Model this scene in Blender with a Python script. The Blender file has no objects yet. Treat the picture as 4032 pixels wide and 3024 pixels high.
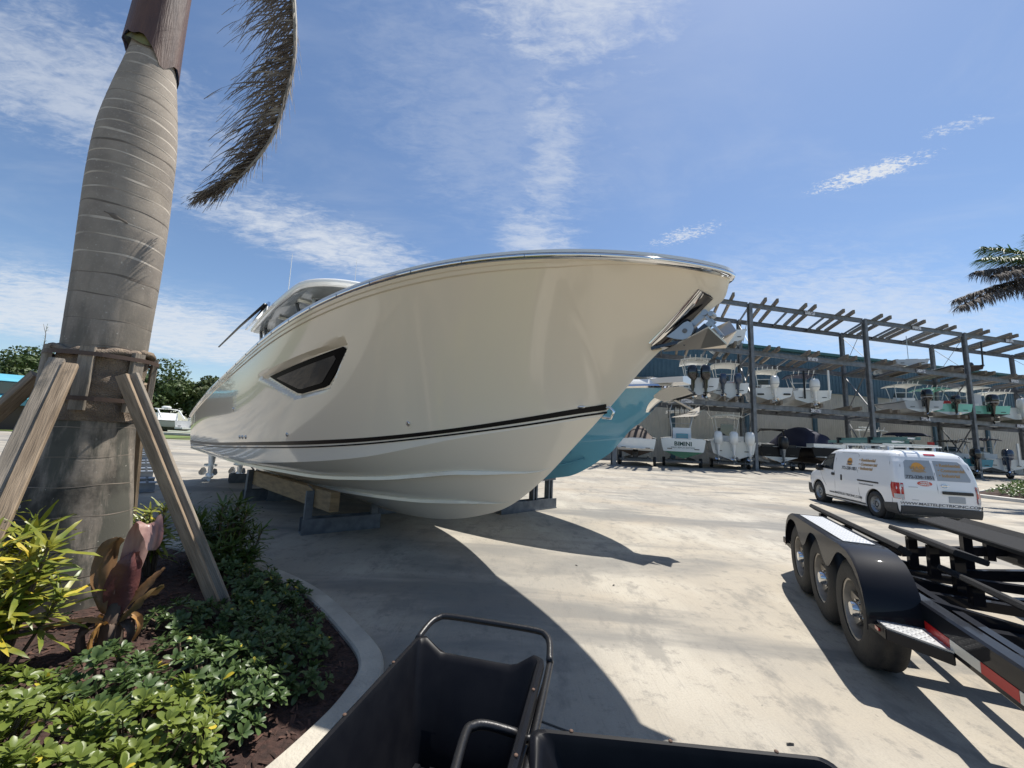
import bpy, bmesh, math, random
import numpy as np
from mathutils import Vector, Matrix

R = math.radians
rng = random.Random(7)
nrs = np.random.RandomState(11)
scene = bpy.context.scene
COL = scene.collection

# ------------------------------------------------------------------ camera
CAM_H = 1.53
cam_d = bpy.data.cameras.new('camera')
cam = bpy.data.objects.new('camera', cam_d)
COL.objects.link(cam)
cam_d.sensor_width = 36.0
cam_d.lens = 13.51
cam_d.clip_start = 0.02
cam_d.clip_end = 6000
_p, _r = R(7.9), R(2.75)
_F = Vector((0, math.cos(_p), math.sin(_p)))
_X = Vector((1, 0, 0))
_U = _X.cross(_F)
_rt = _X * math.cos(_r) + _U * math.sin(_r)
_up = _U * math.cos(_r) - _X * math.sin(_r)
cam.matrix_world = Matrix(((_rt.x, _up.x, -_F.x, 0), (_rt.y, _up.y, -_F.y, 0), (_rt.z, _up.z, -_F.z, CAM_H), (0, 0, 0, 1)))
scene.camera = cam

# ------------------------------------------------------------------ sun, sky, exposure
SUN_DIR = Vector((0.345, 0.316, 1.0)).normalized()
SUN_EL = math.asin(SUN_DIR.z)
SUN_AZ = math.atan2(SUN_DIR.x, SUN_DIR.y)
sd = bpy.data.lights.new('sun', 'SUN')
sd.energy = 5.0
sd.angle = R(0.53)
sd.color = (1.0, 0.955, 0.88)
sun = bpy.data.objects.new('sun', sd)
COL.objects.link(sun)
sun.rotation_euler = (-SUN_DIR).to_track_quat('-Z', 'Y').to_euler()
sun.location = (0, 0, 40)

world = bpy.data.worlds.new('World')
scene.world = world
world.use_nodes = True
wn = world.node_tree
wn.nodes.clear()
def W(t, **kw):
    n = wn.nodes.new(t)
    for k, v in kw.items():
        if k.startswith('i_'):
            n.inputs[int(k[2:])].default_value = v
        else:
            setattr(n, k, v)
    return n
def WL(a, b): wn.links.new(a, b)
def wmath(op, a, b=None, c=None, clamp=False):
    n = W('ShaderNodeMath', operation=op, use_clamp=clamp)
    for i, v in enumerate((a, b, c)):
        if v is None: continue
        if isinstance(v, (int, float)): n.inputs[i].default_value = v
        else: WL(v, n.inputs[i])
    return n.outputs[0]
sky = W('ShaderNodeTexSky', sky_type='NISHITA', sun_disc=False, sun_elevation=SUN_EL, sun_rotation=SUN_AZ,
        altitude=0.0, air_density=1.0, dust_density=0.4, ozone_density=1.3)
tc = W('ShaderNodeTexCoord')
sep = W('ShaderNodeSeparateXYZ')
WL(tc.outputs['Generated'], sep.inputs[0])
# cloud deck: the view direction is carried onto a flat layer far above the yard
zc_ = wmath('MAXIMUM', wmath('ADD', sep.outputs[2], 0.10), 0.02)
px_ = wmath('DIVIDE', sep.outputs[0], zc_)
py_ = wmath('DIVIDE', sep.outputs[1], zc_)
comb = W('ShaderNodeCombineXYZ')
WL(px_, comb.inputs[0]); WL(py_, comb.inputs[1])
def wnoise(scale, detail, rough, rot=0.0, sx=1.0, sy=1.0, dist=0.0, off=(0, 0, 0)):
    m = W('ShaderNodeMapping')
    m.inputs['Rotation'].default_value = (0, 0, rot)
    m.inputs['Scale'].default_value = (sx, sy, 1)
    m.inputs['Location'].default_value = off
    WL(comb.outputs[0], m.inputs[0])
    n = W('ShaderNodeTexNoise')
    n.inputs['Scale'].default_value = scale
    n.inputs['Detail'].default_value = detail
    n.inputs['Roughness'].default_value = rough
    n.inputs['Distortion'].default_value = dist
    WL(m.outputs[0], n.inputs['Vector'])
    return n.outputs[0]
def wramp(v, a, b):
    n = W('ShaderNodeMapRange', interpolation_type='SMOOTHSTEP')
    WL(v, n.inputs[0])
    n.inputs[1].default_value = a; n.inputs[2].default_value = b
    n.inputs[3].default_value = 0.0; n.inputs[4].default_value = 1.0
    return n.outputs[0]
def blob(cx, cy, ang, lx, ly):
    """soft ellipse on the cloud layer, 1 in the middle"""
    c, s = math.cos(ang), math.sin(ang)
    dx = wmath('SUBTRACT', px_, cx); dy = wmath('SUBTRACT', py_, cy)
    u = wmath('DIVIDE', wmath('ADD', wmath('MULTIPLY', dx, c), wmath('MULTIPLY', dy, s)), lx)
    v = wmath('DIVIDE', wmath('SUBTRACT', wmath('MULTIPLY', dy, c), wmath('MULTIPLY', dx, s)), ly)
    r2 = wmath('ADD', wmath('MULTIPLY', u, u), wmath('MULTIPLY', v, v))
    return wmath('POWER', 2.718, wmath('MULTIPLY', r2, -1.0))
# wispy texture: fine ripples stretched along the wind, broken by larger noise
n_fine = wnoise(9.0, 8.0, 0.62, rot=R(-38), sx=1.0, sy=2.1, dist=0.6)
n_mid = wnoise(3.2, 6.0, 0.6, rot=R(-20), dist=0.4, off=(3.1, 1.7, 0))
n_rip = wnoise(26.0, 6.0, 0.66, rot=R(-30), sx=1.0, sy=2.4, dist=0.9, off=(1.3, 4.1, 0))
tex = wmath('ADD', wmath('ADD', wmath('MULTIPLY', n_fine, 0.45), wmath('MULTIPLY', n_mid, 0.33)), wmath('MULTIPLY', n_rip, 0.22))
n_puff = wnoise(62.0, 7.0, 0.68, rot=R(-35), sx=1.0, sy=1.5, dist=0.8, off=(2.3, 6.1, 0))
tex_small = wmath('ADD', wmath('MULTIPLY', n_rip, 0.40), wmath('MULTIPLY', n_puff, 0.60))
def cloud(cx, cy, ang, lx, ly, amount, lo=0.40, hi=0.68, small=False):
    m = blob(cx, cy, R(ang), lx, ly)
    t = wmath('ADD', tex_small if small else tex, wmath('MULTIPLY', wmath('SUBTRACT', m, 0.60), 0.24))
    return wmath('MULTIPLY', wmath('MULTIPLY', wramp(t, lo, hi), wramp(m, 0.04, 0.6)), amount)
parts = [
    cloud(-1.16, 0.86, 60, 0.42, 0.34, 0.55, 0.40, 0.70),
    cloud(-0.80, 1.62, 42, 0.66, 0.26, 0.80, 0.38, 0.70),
    cloud(-2.6, 2.6, 45, 1.7, 0.8, 0.80, 0.30, 0.62),
    cloud(-3.6, 1.6, 20, 1.6, 0.5, 0.55, 0.32, 0.62),
    cloud(0.06, 0.68, 10, 0.28, 0.15, 0.70, 0.40, 0.72),
    cloud(0.09, 1.12, 88, 0.46, 0.12, 0.50, 0.38, 0.72),
    cloud(0.09, 1.52, 70, 0.26, 0.18, 0.62, 0.38, 0.70),
    cloud(-0.05, 1.0, 80, 0.5, 0.42, 0.20, 0.36, 0.7),
    cloud(1.03, 1.05, -40, 0.14, 0.050, 0.95, 0.44, 0.60, True),
    cloud(1.10, 0.87, -30, 0.08, 0.035, 0.5, 0.50, 0.66, True),
    cloud(0.65, 1.42, -38, 0.17, 0.065, 0.7, 0.49, 0.66, True),
    cloud(1.9, 2.0, 20, 1.0, 0.45, 0.55, 0.32, 0.66),
    cloud(0.9, 2.1, 10, 0.9, 0.4, 0.40, 0.34, 0.66),
]
acc = parts[0]
for q in parts[1:]:
    acc = wmath('MAXIMUM', acc, q)
# thin veil over the whole sky, as thick behind the camera as in front
veil = wmath('MULTIPLY', wramp(wnoise(1.3, 7.0, 0.62, rot=R(25), sx=1.0, sy=1.8, dist=0.5, off=(7.7, 2.2, 0)), 0.46, 0.80), 0.16)
acc = wmath('MAXIMUM', acc, veil)
mixc = W('ShaderNodeMix', data_type='RGBA')
WL(acc, mixc.inputs[0])
skyg = W('ShaderNodeMix', data_type='RGBA', blend_type='MULTIPLY')
skyg.inputs[0].default_value = 1.0
WL(sky.outputs[0], skyg.inputs[6])
skyg.inputs[7].default_value = (0.91, 0.985, 1.06, 1)   # clear, slightly humid blue
WL(skyg.outputs[2], mixc.inputs[6])
mixc.inputs[7].default_value = (5.9, 6.2, 6.6, 1)
bg = W('ShaderNodeBackground')
bg.inputs[1].default_value = 0.095
WL(mixc.outputs[2], bg.inputs[0])
wo = W('ShaderNodeOutputWorld')
WL(bg.outputs[0], wo.inputs[0])

scene.view_settings.view_transform = 'Standard'
scene.view_settings.look = 'None'
scene.view_settings.exposure = 0.45
scene.view_settings.gamma = 1.0
scene.render.engine = 'CYCLES'
scene.cycles.max_bounces = 8
scene.cycles.diffuse_bounces = 4
scene.cycles.glossy_bounces = 4
scene.cycles.transmission_bounces = 6
scene.cycles.transparent_max_bounces = 12

# ------------------------------------------------------------------ materials
MATS = {}
def mat(name, col=(.5, .5, .5), rough=.5, metal=0.0, spec=.5, coat=0.0, col2=None, nscale=8.0, ndetail=5.0, nlo=.35, nhi=.65,
        stretch=(1, 1, 1), rot=(0, 0, 0), bump=0.0, bscale=40.0, bstretch=(1, 1, 1), transl=0.0, rough2=None, alpha=1.0, trans=0.0, coords='Object'):
    """procedural principled material: two colours mixed by noise, optional bump, translucency"""
    if name in MATS: return MATS[name]
    m = bpy.data.materials.new(name); MATS[name] = m
    m.use_nodes = True
    t = m.node_tree; N = t.nodes; Lk = t.links
    b = N['Principled BSDF']
    b.inputs['Roughness'].default_value = rough
    b.inputs['Metallic'].default_value = metal
    b.inputs['Specular IOR Level'].default_value = spec
    b.inputs['Coat Weight'].default_value = coat
    b.inputs['Coat Roughness'].default_value = 0.03
    b.inputs['Transmission Weight'].default_value = trans
    b.inputs['Base Color'].default_value = (*col, 1)
    tcn = N.new('ShaderNodeTexCoord')
    def noise(sc, st, det=ndetail):
        mp = N.new('ShaderNodeMapping'); mp.inputs['Scale'].default_value = st; mp.inputs['Rotation'].default_value = rot
        Lk.new(tcn.outputs[coords], mp.inputs[0])
        nz = N.new('ShaderNodeTexNoise'); nz.inputs['Scale'].default_value = sc; nz.inputs['Detail'].default_value = det
        Lk.new(mp.outputs[0], nz.inputs['Vector'])
        return nz.outputs[0]
    csock = None
    if col2 is not None:
        nz = noise(nscale, stretch)
        rp = N.new('ShaderNodeMapRange'); rp.inputs[1].default_value = nlo; rp.inputs[2].default_value = nhi
        Lk.new(nz, rp.inputs[0])
        mx = N.new('ShaderNodeMix'); mx.data_type = 'RGBA'
        Lk.new(rp.outputs[0], mx.inputs[0])
        mx.inputs[6].default_value = (*col, 1); mx.inputs[7].default_value = (*col2, 1)
        csock = mx.outputs[2]
        Lk.new(csock, b.inputs['Base Color'])
        if rough2 is not None:
            r2 = N.new('ShaderNodeMapRange'); r2.inputs[3].default_value = rough; r2.inputs[4].default_value = rough2
            Lk.new(rp.outputs[0], r2.inputs[0]); Lk.new(r2.outputs[0], b.inputs['Roughness'])
    if bump:
        bn = N.new('ShaderNodeBump'); bn.inputs['Strength'].default_value = bump; bn.inputs['Distance'].default_value = .02
        Lk.new(noise(bscale, bstretch), bn.inputs['Height']); Lk.new(bn.outputs[0], b.inputs['Normal'])
    if transl:
        tr = N.new('ShaderNodeBsdfTranslucent')
        if csock: Lk.new(csock, tr.inputs[0])
        else: tr.inputs[0].default_value = (*col, 1)
        ms = N.new('ShaderNodeMixShader'); ms.inputs[0].default_value = transl
        Lk.new(b.outputs[0], ms.inputs[1]); Lk.new(tr.outputs[0], ms.inputs[2])
        Lk.new(ms.outputs[0], N['Material Output'].inputs[0])
    return m

# ------------------------------------------------------------------ mesh builder
class MB:
    def __init__(s): s.v = []; s.f = []
    def add(s, vs, fs):
        o = len(s.v); s.v += [tuple(map(float, v)) for v in vs]; s.f += [tuple(i + o for i in f) for f in fs]; return s
    def box(s, c, size, M=None):
        x, y, z = (q / 2 for q in size)
        vs = [Vector((a * x, b * y, d * z)) for d in (-1, 1) for a, b in ((-1, -1), (1, -1), (1, 1), (-1, 1))]
        if M is not None: vs = [M @ v for v in vs]
        c = Vector(c)
        return s.add([v + c for v in vs], [(3, 2, 1, 0), (4, 5, 6, 7), (0, 1, 5, 4), (1, 2, 6, 5), (2, 3, 7, 6), (3, 0, 4, 7)])
    def bar(s, p0, p1, w, h, up=(0, 0, 1), bev=0.0):
        """rectangular beam from p0 to p1, w sideways, h along up"""
        p0, p1 = Vector(p0), Vector(p1); d = (p1 - p0).normalized(); up = Vector(up)
        sd_ = d.cross(up)
        if sd_.length < 1e-4: sd_ = d.cross(Vector((1, 0, 0)))
        sd_.normalize(); u = sd_.cross(d)
        a, b = w / 2, h / 2
        if bev: sec = [(-a + bev, -b), (a - bev, -b), (a, -b + bev), (a, b - bev), (a - bev, b), (-a + bev, b), (-a, b - bev), (-a, -b + bev)]
        else: sec = [(-a, -b), (a, -b), (a, b), (-a, b)]
        n = len(sec)
        vs = [p + sd_ * q[0] + u * q[1] for p in (p0, p1) for q in sec]
        fs = [tuple(range(n))[::-1], tuple(range(n, 2 * n))] + [(i, (i + 1) % n, n + (i + 1) % n, n + i) for i in range(n)]
        return s.add(vs, [f[::-1] for f in fs])
    def tube(s, pts, r, n=8, cap=True):
        pts = [Vector(p) for p in pts]; m = len(pts)
        rs = r if isinstance(r, (list, tuple)) else [r] * m
        vs = []; ref = None
        for i, p in enumerate(pts):
            d = (pts[min(i + 1, m - 1)] - pts[max(i - 1, 0)]).normalized()
            if ref is None:
                ref = Vector((0, 0, 1)) if abs(d.z) < .9 else Vector((1, 0, 0))
            a = d.cross(ref)
            if a.length < 1e-5: a = d.cross(Vector((0, 1, 0)))
            a.normalize(); b = a.cross(d); ref = b
            for k in range(n):
                t = 2 * math.pi * k / n
                vs.append(p + (a * math.cos(t) + b * math.sin(t)) * rs[i])
        fs = [(i * n + k, i * n + (k + 1) % n, (i + 1) * n + (k + 1) % n, (i + 1) * n + k) for i in range(m - 1) for k in range(n)]
        if cap: fs += [tuple(range(n))[::-1], tuple(range((m - 1) * n, m * n))]
        return s.add(vs, fs)
    def cyl(s, p0, p1, r0, r1=None, n=16): return s.tube([p0, p1], [r0, r0 if r1 is None else r1], n)
    def lathe(s, prof, c, axis=(0, 0, 1), n=24, closed=False):
        """profile [(radius, height)] turned about axis through c"""
        ax = Vector(axis).normalized(); ref = Vector((0, 0, 1)) if abs(ax.z) < .9 else Vector((1, 0, 0))
        a = ax.cross(ref).normalized(); b = ax.cross(a); c = Vector(c)
        vs = [c + ax * h + (a * math.cos(2 * math.pi * k / n) + b * math.sin(2 * math.pi * k / n)) * r for r, h in prof for k in range(n)]
        m = len(prof)
        fs = [(i * n + k, i * n + (k + 1) % n, (i + 1) * n + (k + 1) % n, (i + 1) * n + k) for i in range(m - 1) for k in range(n)]
        if closed: fs += [((m - 1) * n + k, (m - 1) * n + (k + 1) % n, (k + 1) % n, k) for k in range(n)]
        else: fs += [tuple(range(n))[::-1], tuple(range((m - 1) * n, m * n))]
        return s.add(vs, fs)
    def grid(s, rows, closed=False):
        """rows: list of equal-length point lists"""
        n = len(rows[0]); m = len(rows)
        vs = [p for r in rows for p in r]
        k1 = n if closed else n - 1
        return s.add(vs, [(i * n + k, i * n + (k + 1) % n, (i + 1) * n + (k + 1) % n, (i + 1) * n + k) for i in range(m - 1) for k in range(k1)])
    def rings(s, rings, cap0=True, cap1=True):
        n = len(rings[0]); o = len(s.v)
        s.grid(rings, closed=True)
        if cap0: s.f.append(tuple(o + i for i in range(n))[::-1])
        if cap1: s.f.append(tuple(o + (len(rings) - 1) * n + i for i in range(n)))
        return s
    def prism(s, poly, vec):
        """flat polygon (3D points) extruded by vec"""
        n = len(poly); vec = Vector(vec)
        vs = [Vector(p) for p in poly] + [Vector(p) + vec for p in poly]
        return s.add(vs, [tuple(range(n))[::-1], tuple(range(n, 2 * n))] + [(i, (i + 1) % n, n + (i + 1) % n, n + i) for i in range(n)])
    def ell(s, c, r, nu=14, nv=8):
        c = Vector(c); rows = []
        for j in range(nv + 1):
            t = math.pi * j / nv
            rows.append([c + Vector((r[0] * math.sin(t) * math.cos(2 * math.pi * i / nu), r[1] * math.sin(t) * math.sin(2 * math.pi * i / nu), -r[2] * math.cos(t))) for i in range(nu)])
        return s.grid(rows, closed=True)
    def build(s, name, m, parent=None, smooth=None, fixn=True):
        me = bpy.data.meshes.new(name)
        me.from_pydata(s.v, [], s.f); me.validate()
        if fixn:
            bm = bmesh.new(); bm.from_mesh(me); bmesh.ops.remove_doubles(bm, verts=bm.verts, dist=1e-5)
            bmesh.ops.recalc_face_normals(bm, faces=bm.faces); bm.to_mesh(me); bm.free()
        return mesh_obj(name, me, m, parent, smooth)

def mesh_obj(name, me, m, parent=None, smooth=None):
    o = bpy.data.objects.new(name, me)
    COL.objects.link(o)
    if m is not None:
        me.materials.append(m if not isinstance(m, str) else MATS[m])
    if smooth:
        me.shade_smooth() if smooth is True else me.set_sharp_from_angle(angle=R(smooth))
        if smooth is not True:
            me.polygons.foreach_set('use_smooth', [True] * len(me.polygons)); me.set_sharp_from_angle(angle=R(smooth))
    if parent is not None: o.parent = parent
    return o

def np_mesh(name, V, Fs, m, parent=None, smooth=False):
    """bulk mesh from numpy verts (n,3) and equal-size faces (k,c)"""
    me = bpy.data.meshes.new(name)
    nf, c = Fs.shape
    me.vertices.add(len(V)); me.vertices.foreach_set('co', V.astype(np.float32).ravel())
    me.loops.add(nf * c); me.loops.foreach_set('vertex_index', Fs.astype(np.int32).ravel())
    me.polygons.add(nf); me.polygons.foreach_set('loop_start', np.arange(0, nf * c, c, dtype=np.int32))
    me.update(calc_edges=True)
    if smooth: me.polygons.foreach_set('use_smooth', np.ones(nf, dtype=bool))
    me.materials.append(m)
    o = bpy.data.objects.new(name, me); COL.objects.link(o)
    if parent is not None: o.parent = parent
    return o

def tag(o, label=None, cat=None, group=None, kind=None):
    if label: o['label'] = label
    if cat: o['category'] = cat
    if group: o['group'] = group
    if kind: o['kind'] = kind
    return o
def thing(name, loc, rz, label, cat, group=None):
    o = bpy.data.objects.new(name, None); COL.objects.link(o)
    o.location = loc; o.rotation_euler = (0, 0, rz); o.empty_display_size = .2
    return tag(o, label, cat, group)
def copy_tree(o, parent=None):
    c = o.copy(); COL.objects.link(c)
    if parent is not None: c.parent = parent
    for ch in o.children: copy_tree(ch, c)
    return c
def text_part(name, txt, size, M, m, parent, bold=0.0, shear=0.0, align='CENTER', xs=1.0, extr=0.0008):
    """flat lettering as a mesh; M carries the text plane into the parent's frame"""
    cu = bpy.data.curves.new(name, 'FONT')
    cu.body = txt; cu.size = size; cu.align_x = align; cu.align_y = 'CENTER'; cu.offset = bold; cu.shear = shear; cu.extrude = extr
    cu.resolution_u = 3
    tmp = bpy.data.objects.new('tmp_text', cu); COL.objects.link(tmp)
    dg = bpy.context.evaluated_depsgraph_get()
    me = bpy.data.meshes.new_from_object(tmp.evaluated_get(dg))
    bpy.data.objects.remove(tmp); bpy.data.curves.remove(cu)
    me.name = name
    me.transform(M @ Matrix.Diagonal((xs, 1, 1, 1)))
    me.materials.clear()
    return mesh_obj(name, me, m, parent)
def frame_mat(o, x, y):
    """matrix with origin o, x axis and (roughly) y axis"""
    x = Vector(x).normalized(); y = Vector(y); z = x.cross(y).normalized(); y = z.cross(x)
    o = Vector(o)
    return Matrix(((x.x, y.x, z.x, o.x), (x.y, y.y, z.y, o.y), (x.z, y.z, z.z, o.z), (0, 0, 0, 1)))
def sstep(a, b, t):
    t = min(max((t - a) / (b - a), 0), 1); return t * t * (3 - 2 * t)
# ------------------------------------------------------------------ shared materials
mat('steel_grey', (.20, .21, .225), .5, .25, col2=(.13, .14, .15), nscale=3, bump=.15, bscale=25)
mat('galv', (.30, .32, .34), .45, .6, col2=(.2, .215, .23), nscale=5, bump=.1, bscale=30)
mat('stand_steel', (.17, .185, .20), .55, .3, col2=(.10, .115, .13), nscale=7, bump=.2, bscale=22)
mat('timber_grey', (.26, .22, .17), .8, col2=(.15, .125, .095), nscale=5, stretch=(6, 6, 6), bump=.4, bscale=30)
mat('timber_brown', (.33, .23, .12), .75, col2=(.2, .14, .075), nscale=4, stretch=(1, 1, 5), bump=.3, bscale=30)
mat('gel_white', (.80, .80, .77), .12, coat=.6)
mat('gel_grey', (.50, .51, .52), .18, coat=.5)
mat('white_matte', (.74, .74, .71), .45)
mat('canvas_white', (.72, .71, .66), .8, bump=.2, bscale=60)
mat('black_plastic', (.012, .012, .014), .35)
mat('black_gloss', (.008, .008, .010), .08, coat=.8)
mat('black_rubber', (.018, .018, .019), .7, bump=.25, bscale=80, col2=(.03, .029, .028), nscale=14)
mat('chrome', (.78, .79, .80), .06, 1.0)
mat('steel_bright', (.62, .63, .64), .16, 1.0)
mat('alu', (.62, .63, .64), .32, .9)
mat('glass_dark', (.012, .015, .018), .03, spec=.8, coat=1.0)
mat('glass_tint', (.05, .07, .075), .03, spec=.7, coat=.8)
mat('navy', (.012, .017, .045), .55)
mat('navy_canvas', (.014, .017, .045), .75, bump=.3, bscale=20)
mat('engine_blue', (.035, .055, .10), .2, coat=.7)
mat('mint', (.23, .62, .47), .16, coat=.6)
mat('teal_paint', (.04, .26, .36), .16, coat=.6)
mat('red', (.45, .02, .015), .4)
mat('green_paint', (.02, .16, .075), .3, coat=.3)
mat('brown_cover', (.075, .055, .045), .8, bump=.3, bscale=25)
mat('beige_vinyl', (.56, .47, .36), .5)

# ------------------------------------------------------------------ ground
def concrete_material():
    m = bpy.data.materials.new('weathered_concrete'); m.use_nodes = True
    t = m.node_tree; N = t.nodes; Lk = t.links; b = N['Principled BSDF']
    tcn = N.new('ShaderNodeTexCoord')
    def nz(sc, st=(1, 1, 1), rz=0.0, det=6, rgh=.55, off=(0, 0, 0), dist=0.0):
        mp = N.new('ShaderNodeMapping'); mp.inputs['Scale'].default_value = st; mp.inputs['Rotation'].default_value = (0, 0, rz); mp.inputs['Location'].default_value = off
        Lk.new(tcn.outputs['Object'], mp.inputs[0])
        n = N.new('ShaderNodeTexNoise'); n.inputs['Scale'].default_value = sc; n.inputs['Detail'].default_value = det; n.inputs['Roughness'].default_value = rgh; n.inputs['Distortion'].default_value = dist
        Lk.new(mp.outputs[0], n.inputs['Vector']); return n.outputs[0]
    def mr(s, a, b_, c=0.0, d=1.0):
        n = N.new('ShaderNodeMapRange'); n.interpolation_type = 'SMOOTHSTEP'; Lk.new(s, n.inputs[0])
        for i, v in enumerate((a, b_, c, d)): n.inputs[i + 1].default_value = v
        return n.outputs[0]
    def mix(f, a, b_, bt='MIX'):
        n = N.new('ShaderNodeMix'); n.data_type = 'RGBA'; n.blend_type = bt
        if isinstance(f, float): n.inputs[0].default_value = f
        else: Lk.new(f, n.inputs[0])
        for i, v in ((6, a), (7, b_)):
            if isinstance(v, tuple): n.inputs[i].default_value = (*v, 1)
            else: Lk.new(v, n.inputs[i])
        return n.outputs[2]
    c = mix(mr(nz(.28, dist=.8), .38, .64), (.375, .333, .268), (.292, .272, .236))          # broad tan / grey areas
    c = mix(mr(nz(.8, (1, .6, 1), R(20), off=(4, 2, 0), det=7, rgh=.58), .46, .68, 0, .85), c, (.452, .415, .348)) # pale worn patches
    c = mix(mr(nz(.55, (.32, 1.1, 1), R(6), off=(9, 1, 0), dist=.7, det=7, rgh=.6), .47, .62, 0, .85), c, (.165, .162, .152))  # broad grey drag stains
    c = mix(mr(nz(.4, (.4, 1, 1), R(-25), off=(1, 7, 0)), .52, .74, 0, .50), c, (.365, .285, .195))   # rusty tan washes
    c = mix(mr(nz(1.9, (1.3, .7, 1), R(-50), off=(6, 3, 0), det=10, rgh=.72), .51, .65, 0, .60), c, (.16, .155, .143))   # scuffs
    c = mix(mr(nz(11, (5.5, .25, 1), R(-12), det=7, rgh=.72), .52, .70, 0, .42), c, (.19, .182, .168))     # broom streaks
    c = mix(mr(nz(6.0, det=12, rgh=.78, off=(2, 2, 0)), .52, .64, 0, .55), c, (.155, .148, .136))   # mottling
    c = mix(mr(nz(26, det=3, off=(5, 5, 0)), .68, .75, 0, .6), c, (.13, .125, .115))
    c = mix(mr(nz(90, det=2), .35, .75, 0, .3), c, (.24, .222, .19))
    Lk.new(c, b.inputs['Base Color'])
    b.inputs['Roughness'].default_value = .82
    b.inputs['Specular IOR Level'].default_value = .3
    bn = N.new('ShaderNodeBump'); bn.inputs['Strength'].default_value = .35; bn.inputs['Distance'].default_value = .006
    hs = N.new('ShaderNodeMath'); hs.operation = 'ADD'
    Lk.new(nz(60, det=4), hs.inputs[0]); Lk.new(nz(9, (7, .3, 1), R(-12)), hs.inputs[1])
    Lk.new(hs.outputs[0], bn.inputs['Height']); Lk.new(bn.outputs[0], b.inputs['Normal'])
    return m
M_CONC = concrete_material()
M_KERB = mat('kerb_concrete', (.47, .43, .355), .85, col2=(.36, .33, .28), nscale=5, bump=.4, bscale=60)
M_GRASS = mat('grass_far', (.075, .115, .03), .9, col2=(.14, .13, .06), nscale=.6)
g = MB(); g.add([(-2500, -2500, -.04), (2500, -2500, -.04), (2500, 2500, -.04), (-2500, 2500, -.04)], [(0, 1, 2, 3)])
tag(g.build('ground', M_GRASS), kind='structure')
# yard slab, finely cut so that the sheet can carry the joints of the pour
g = MB()
g.add([(-60, -25, 0), (120, -25, 0), (120, 33.0, 0), (-60, 33.0, 0)], [(0, 1, 2, 3)])
g.add([(-18, 33.0, 0), (120, 33.0, 0), (120, 75, 0), (-18, 75, 0)], [(0, 1, 2, 3)])
tag(g.build('concrete_yard', M_CONC), kind='structure')
mat('joint_dark', (.05, .047, .043), .9)
_j = Vector((.909, -.417, 0)); _q = Vector((-.72, 2.775, .004))
tag(MB().bar(_q, _q + _j * 6.0, .011, .002).build('slab_joint', 'joint_dark'), kind='structure')
# canal beyond the yard on the left
mat('canal_water', (.02, .035, .035), .06, spec=.6, bump=.2, bscale=1.2)
g = MB(); g.add([(-150, 58, -.02), (-19, 58, -.02), (-19, 74, -.02), (-150, 74, -.02)], [(0, 1, 2, 3)])
tag(g.build('canal', 'canal_water'), kind='structure')
mat('seawall', (.62, .60, .54), .8, col2=(.5, .48, .43), nscale=2)
g = MB(); g.box((-75, 45.0, .12), (106, 1.6, .24)); tag(g.build('seawall_cap', 'seawall'), 'pale concrete seawall cap along the far edge of the yard', 'seawall')

# ------------------------------------------------------------------ planting bed with its kerb
def catmull(pts, n=8):
    pts = [Vector(p) for p in pts]; out = []
    for i in range(len(pts) - 1):
        p0 = pts[max(i - 1, 0)]; p1 = pts[i]; p2 = pts[i + 1]; p3 = pts[min(i + 2, len(pts) - 1)]
        for k in range(n):
            t = k / n
            out.append(.5 * ((2 * p1) + (-p0 + p2) * t + (2 * p0 - 5 * p1 + 4 * p2 - p3) * t * t + (-p0 + 3 * p1 - 3 * p2 + p3) * t ** 3))
    out.append(pts[-1]); return out
KERB = catmull([(-9.0, 6.6, 0), (-6.0, 5.75, 0), (-4.4, 5.15, 0), (-2.8, 4.5, 0), (-1.78, 3.88, 0), (-1.0, 3.1, 0), (-.74, 2.72, 0), (-.72, 2.36, 0), (-.80, 2.0, 0), (-1.0, 1.4, 0), (-1.15, .6, 0), (-1.2, -.6, 0), (-1.2, -3.0, 0)], 8)
def offset_line(pl, d):
    out = []
    for i, p in enumerate(pl):
        t = (pl[min(i + 1, len(pl) - 1)] - pl[max(i - 1, 0)]).normalized()
        out.append(p + Vector((t.y, -t.x, 0)) * d)
    return out
k_in = offset_line(KERB, .0); k_out = offset_line(KERB, .0)
inner = offset_line(KERB, .155)
rows = []
for a, b in zip(KERB, inner):
    d = (b - a)
    rows.append([a + Vector((0, 0, -.02)), a + Vector((0, 0, .045)) + d * .02, a + Vector((0, 0, .062)) + d * .12, b + Vector((0, 0, .062)) - d * .08, b + Vector((0, 0, .05)), b + Vector((0, 0, -.05))])
g = MB().grid(rows)
tag(g.build('bed_kerb', M_KERB, smooth=40), 'curved pale concrete kerb round the palm planting bed', 'kerb')
mat('mulch', (.058, .028, .021), .95, col2=(.024, .013, .010), nscale=22, bump=1.0, bscale=45)
def in_bed(x, y):
    """inside the planting bed (left of the kerb line)"""
    c = False; n = len(BEDPOLY)
    for i in range(n):
        a = BEDPOLY[i]; b = BEDPOLY[(i + 1) % n]
        if (a[1] > y) != (b[1] > y) and x < (b[0] - a[0]) * (y - a[1]) / (b[1] - a[1]) + a[0]: c = not c
    return c
BEDPOLY = [(p.x, p.y) for p in inner] + [(-9.5, -3.0), (-9.5, 6.4)]
def bed_z(x, y):
    dmin = min(math.hypot(x - p.x, y - p.y) for p in inner)
    return .035 + .10 * sstep(0, 1.3, dmin) + .012 * math.sin(x * 5.1) * math.cos(y * 4.3)
g = MB(); nx, ny = 60, 68; idx = {}
ring = []
xs = [-9.5 + 9.0 * i / nx for i in range(nx + 1)]; ys = [-3.0 + 9.4 * j / ny for j in range(ny + 1)]
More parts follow.
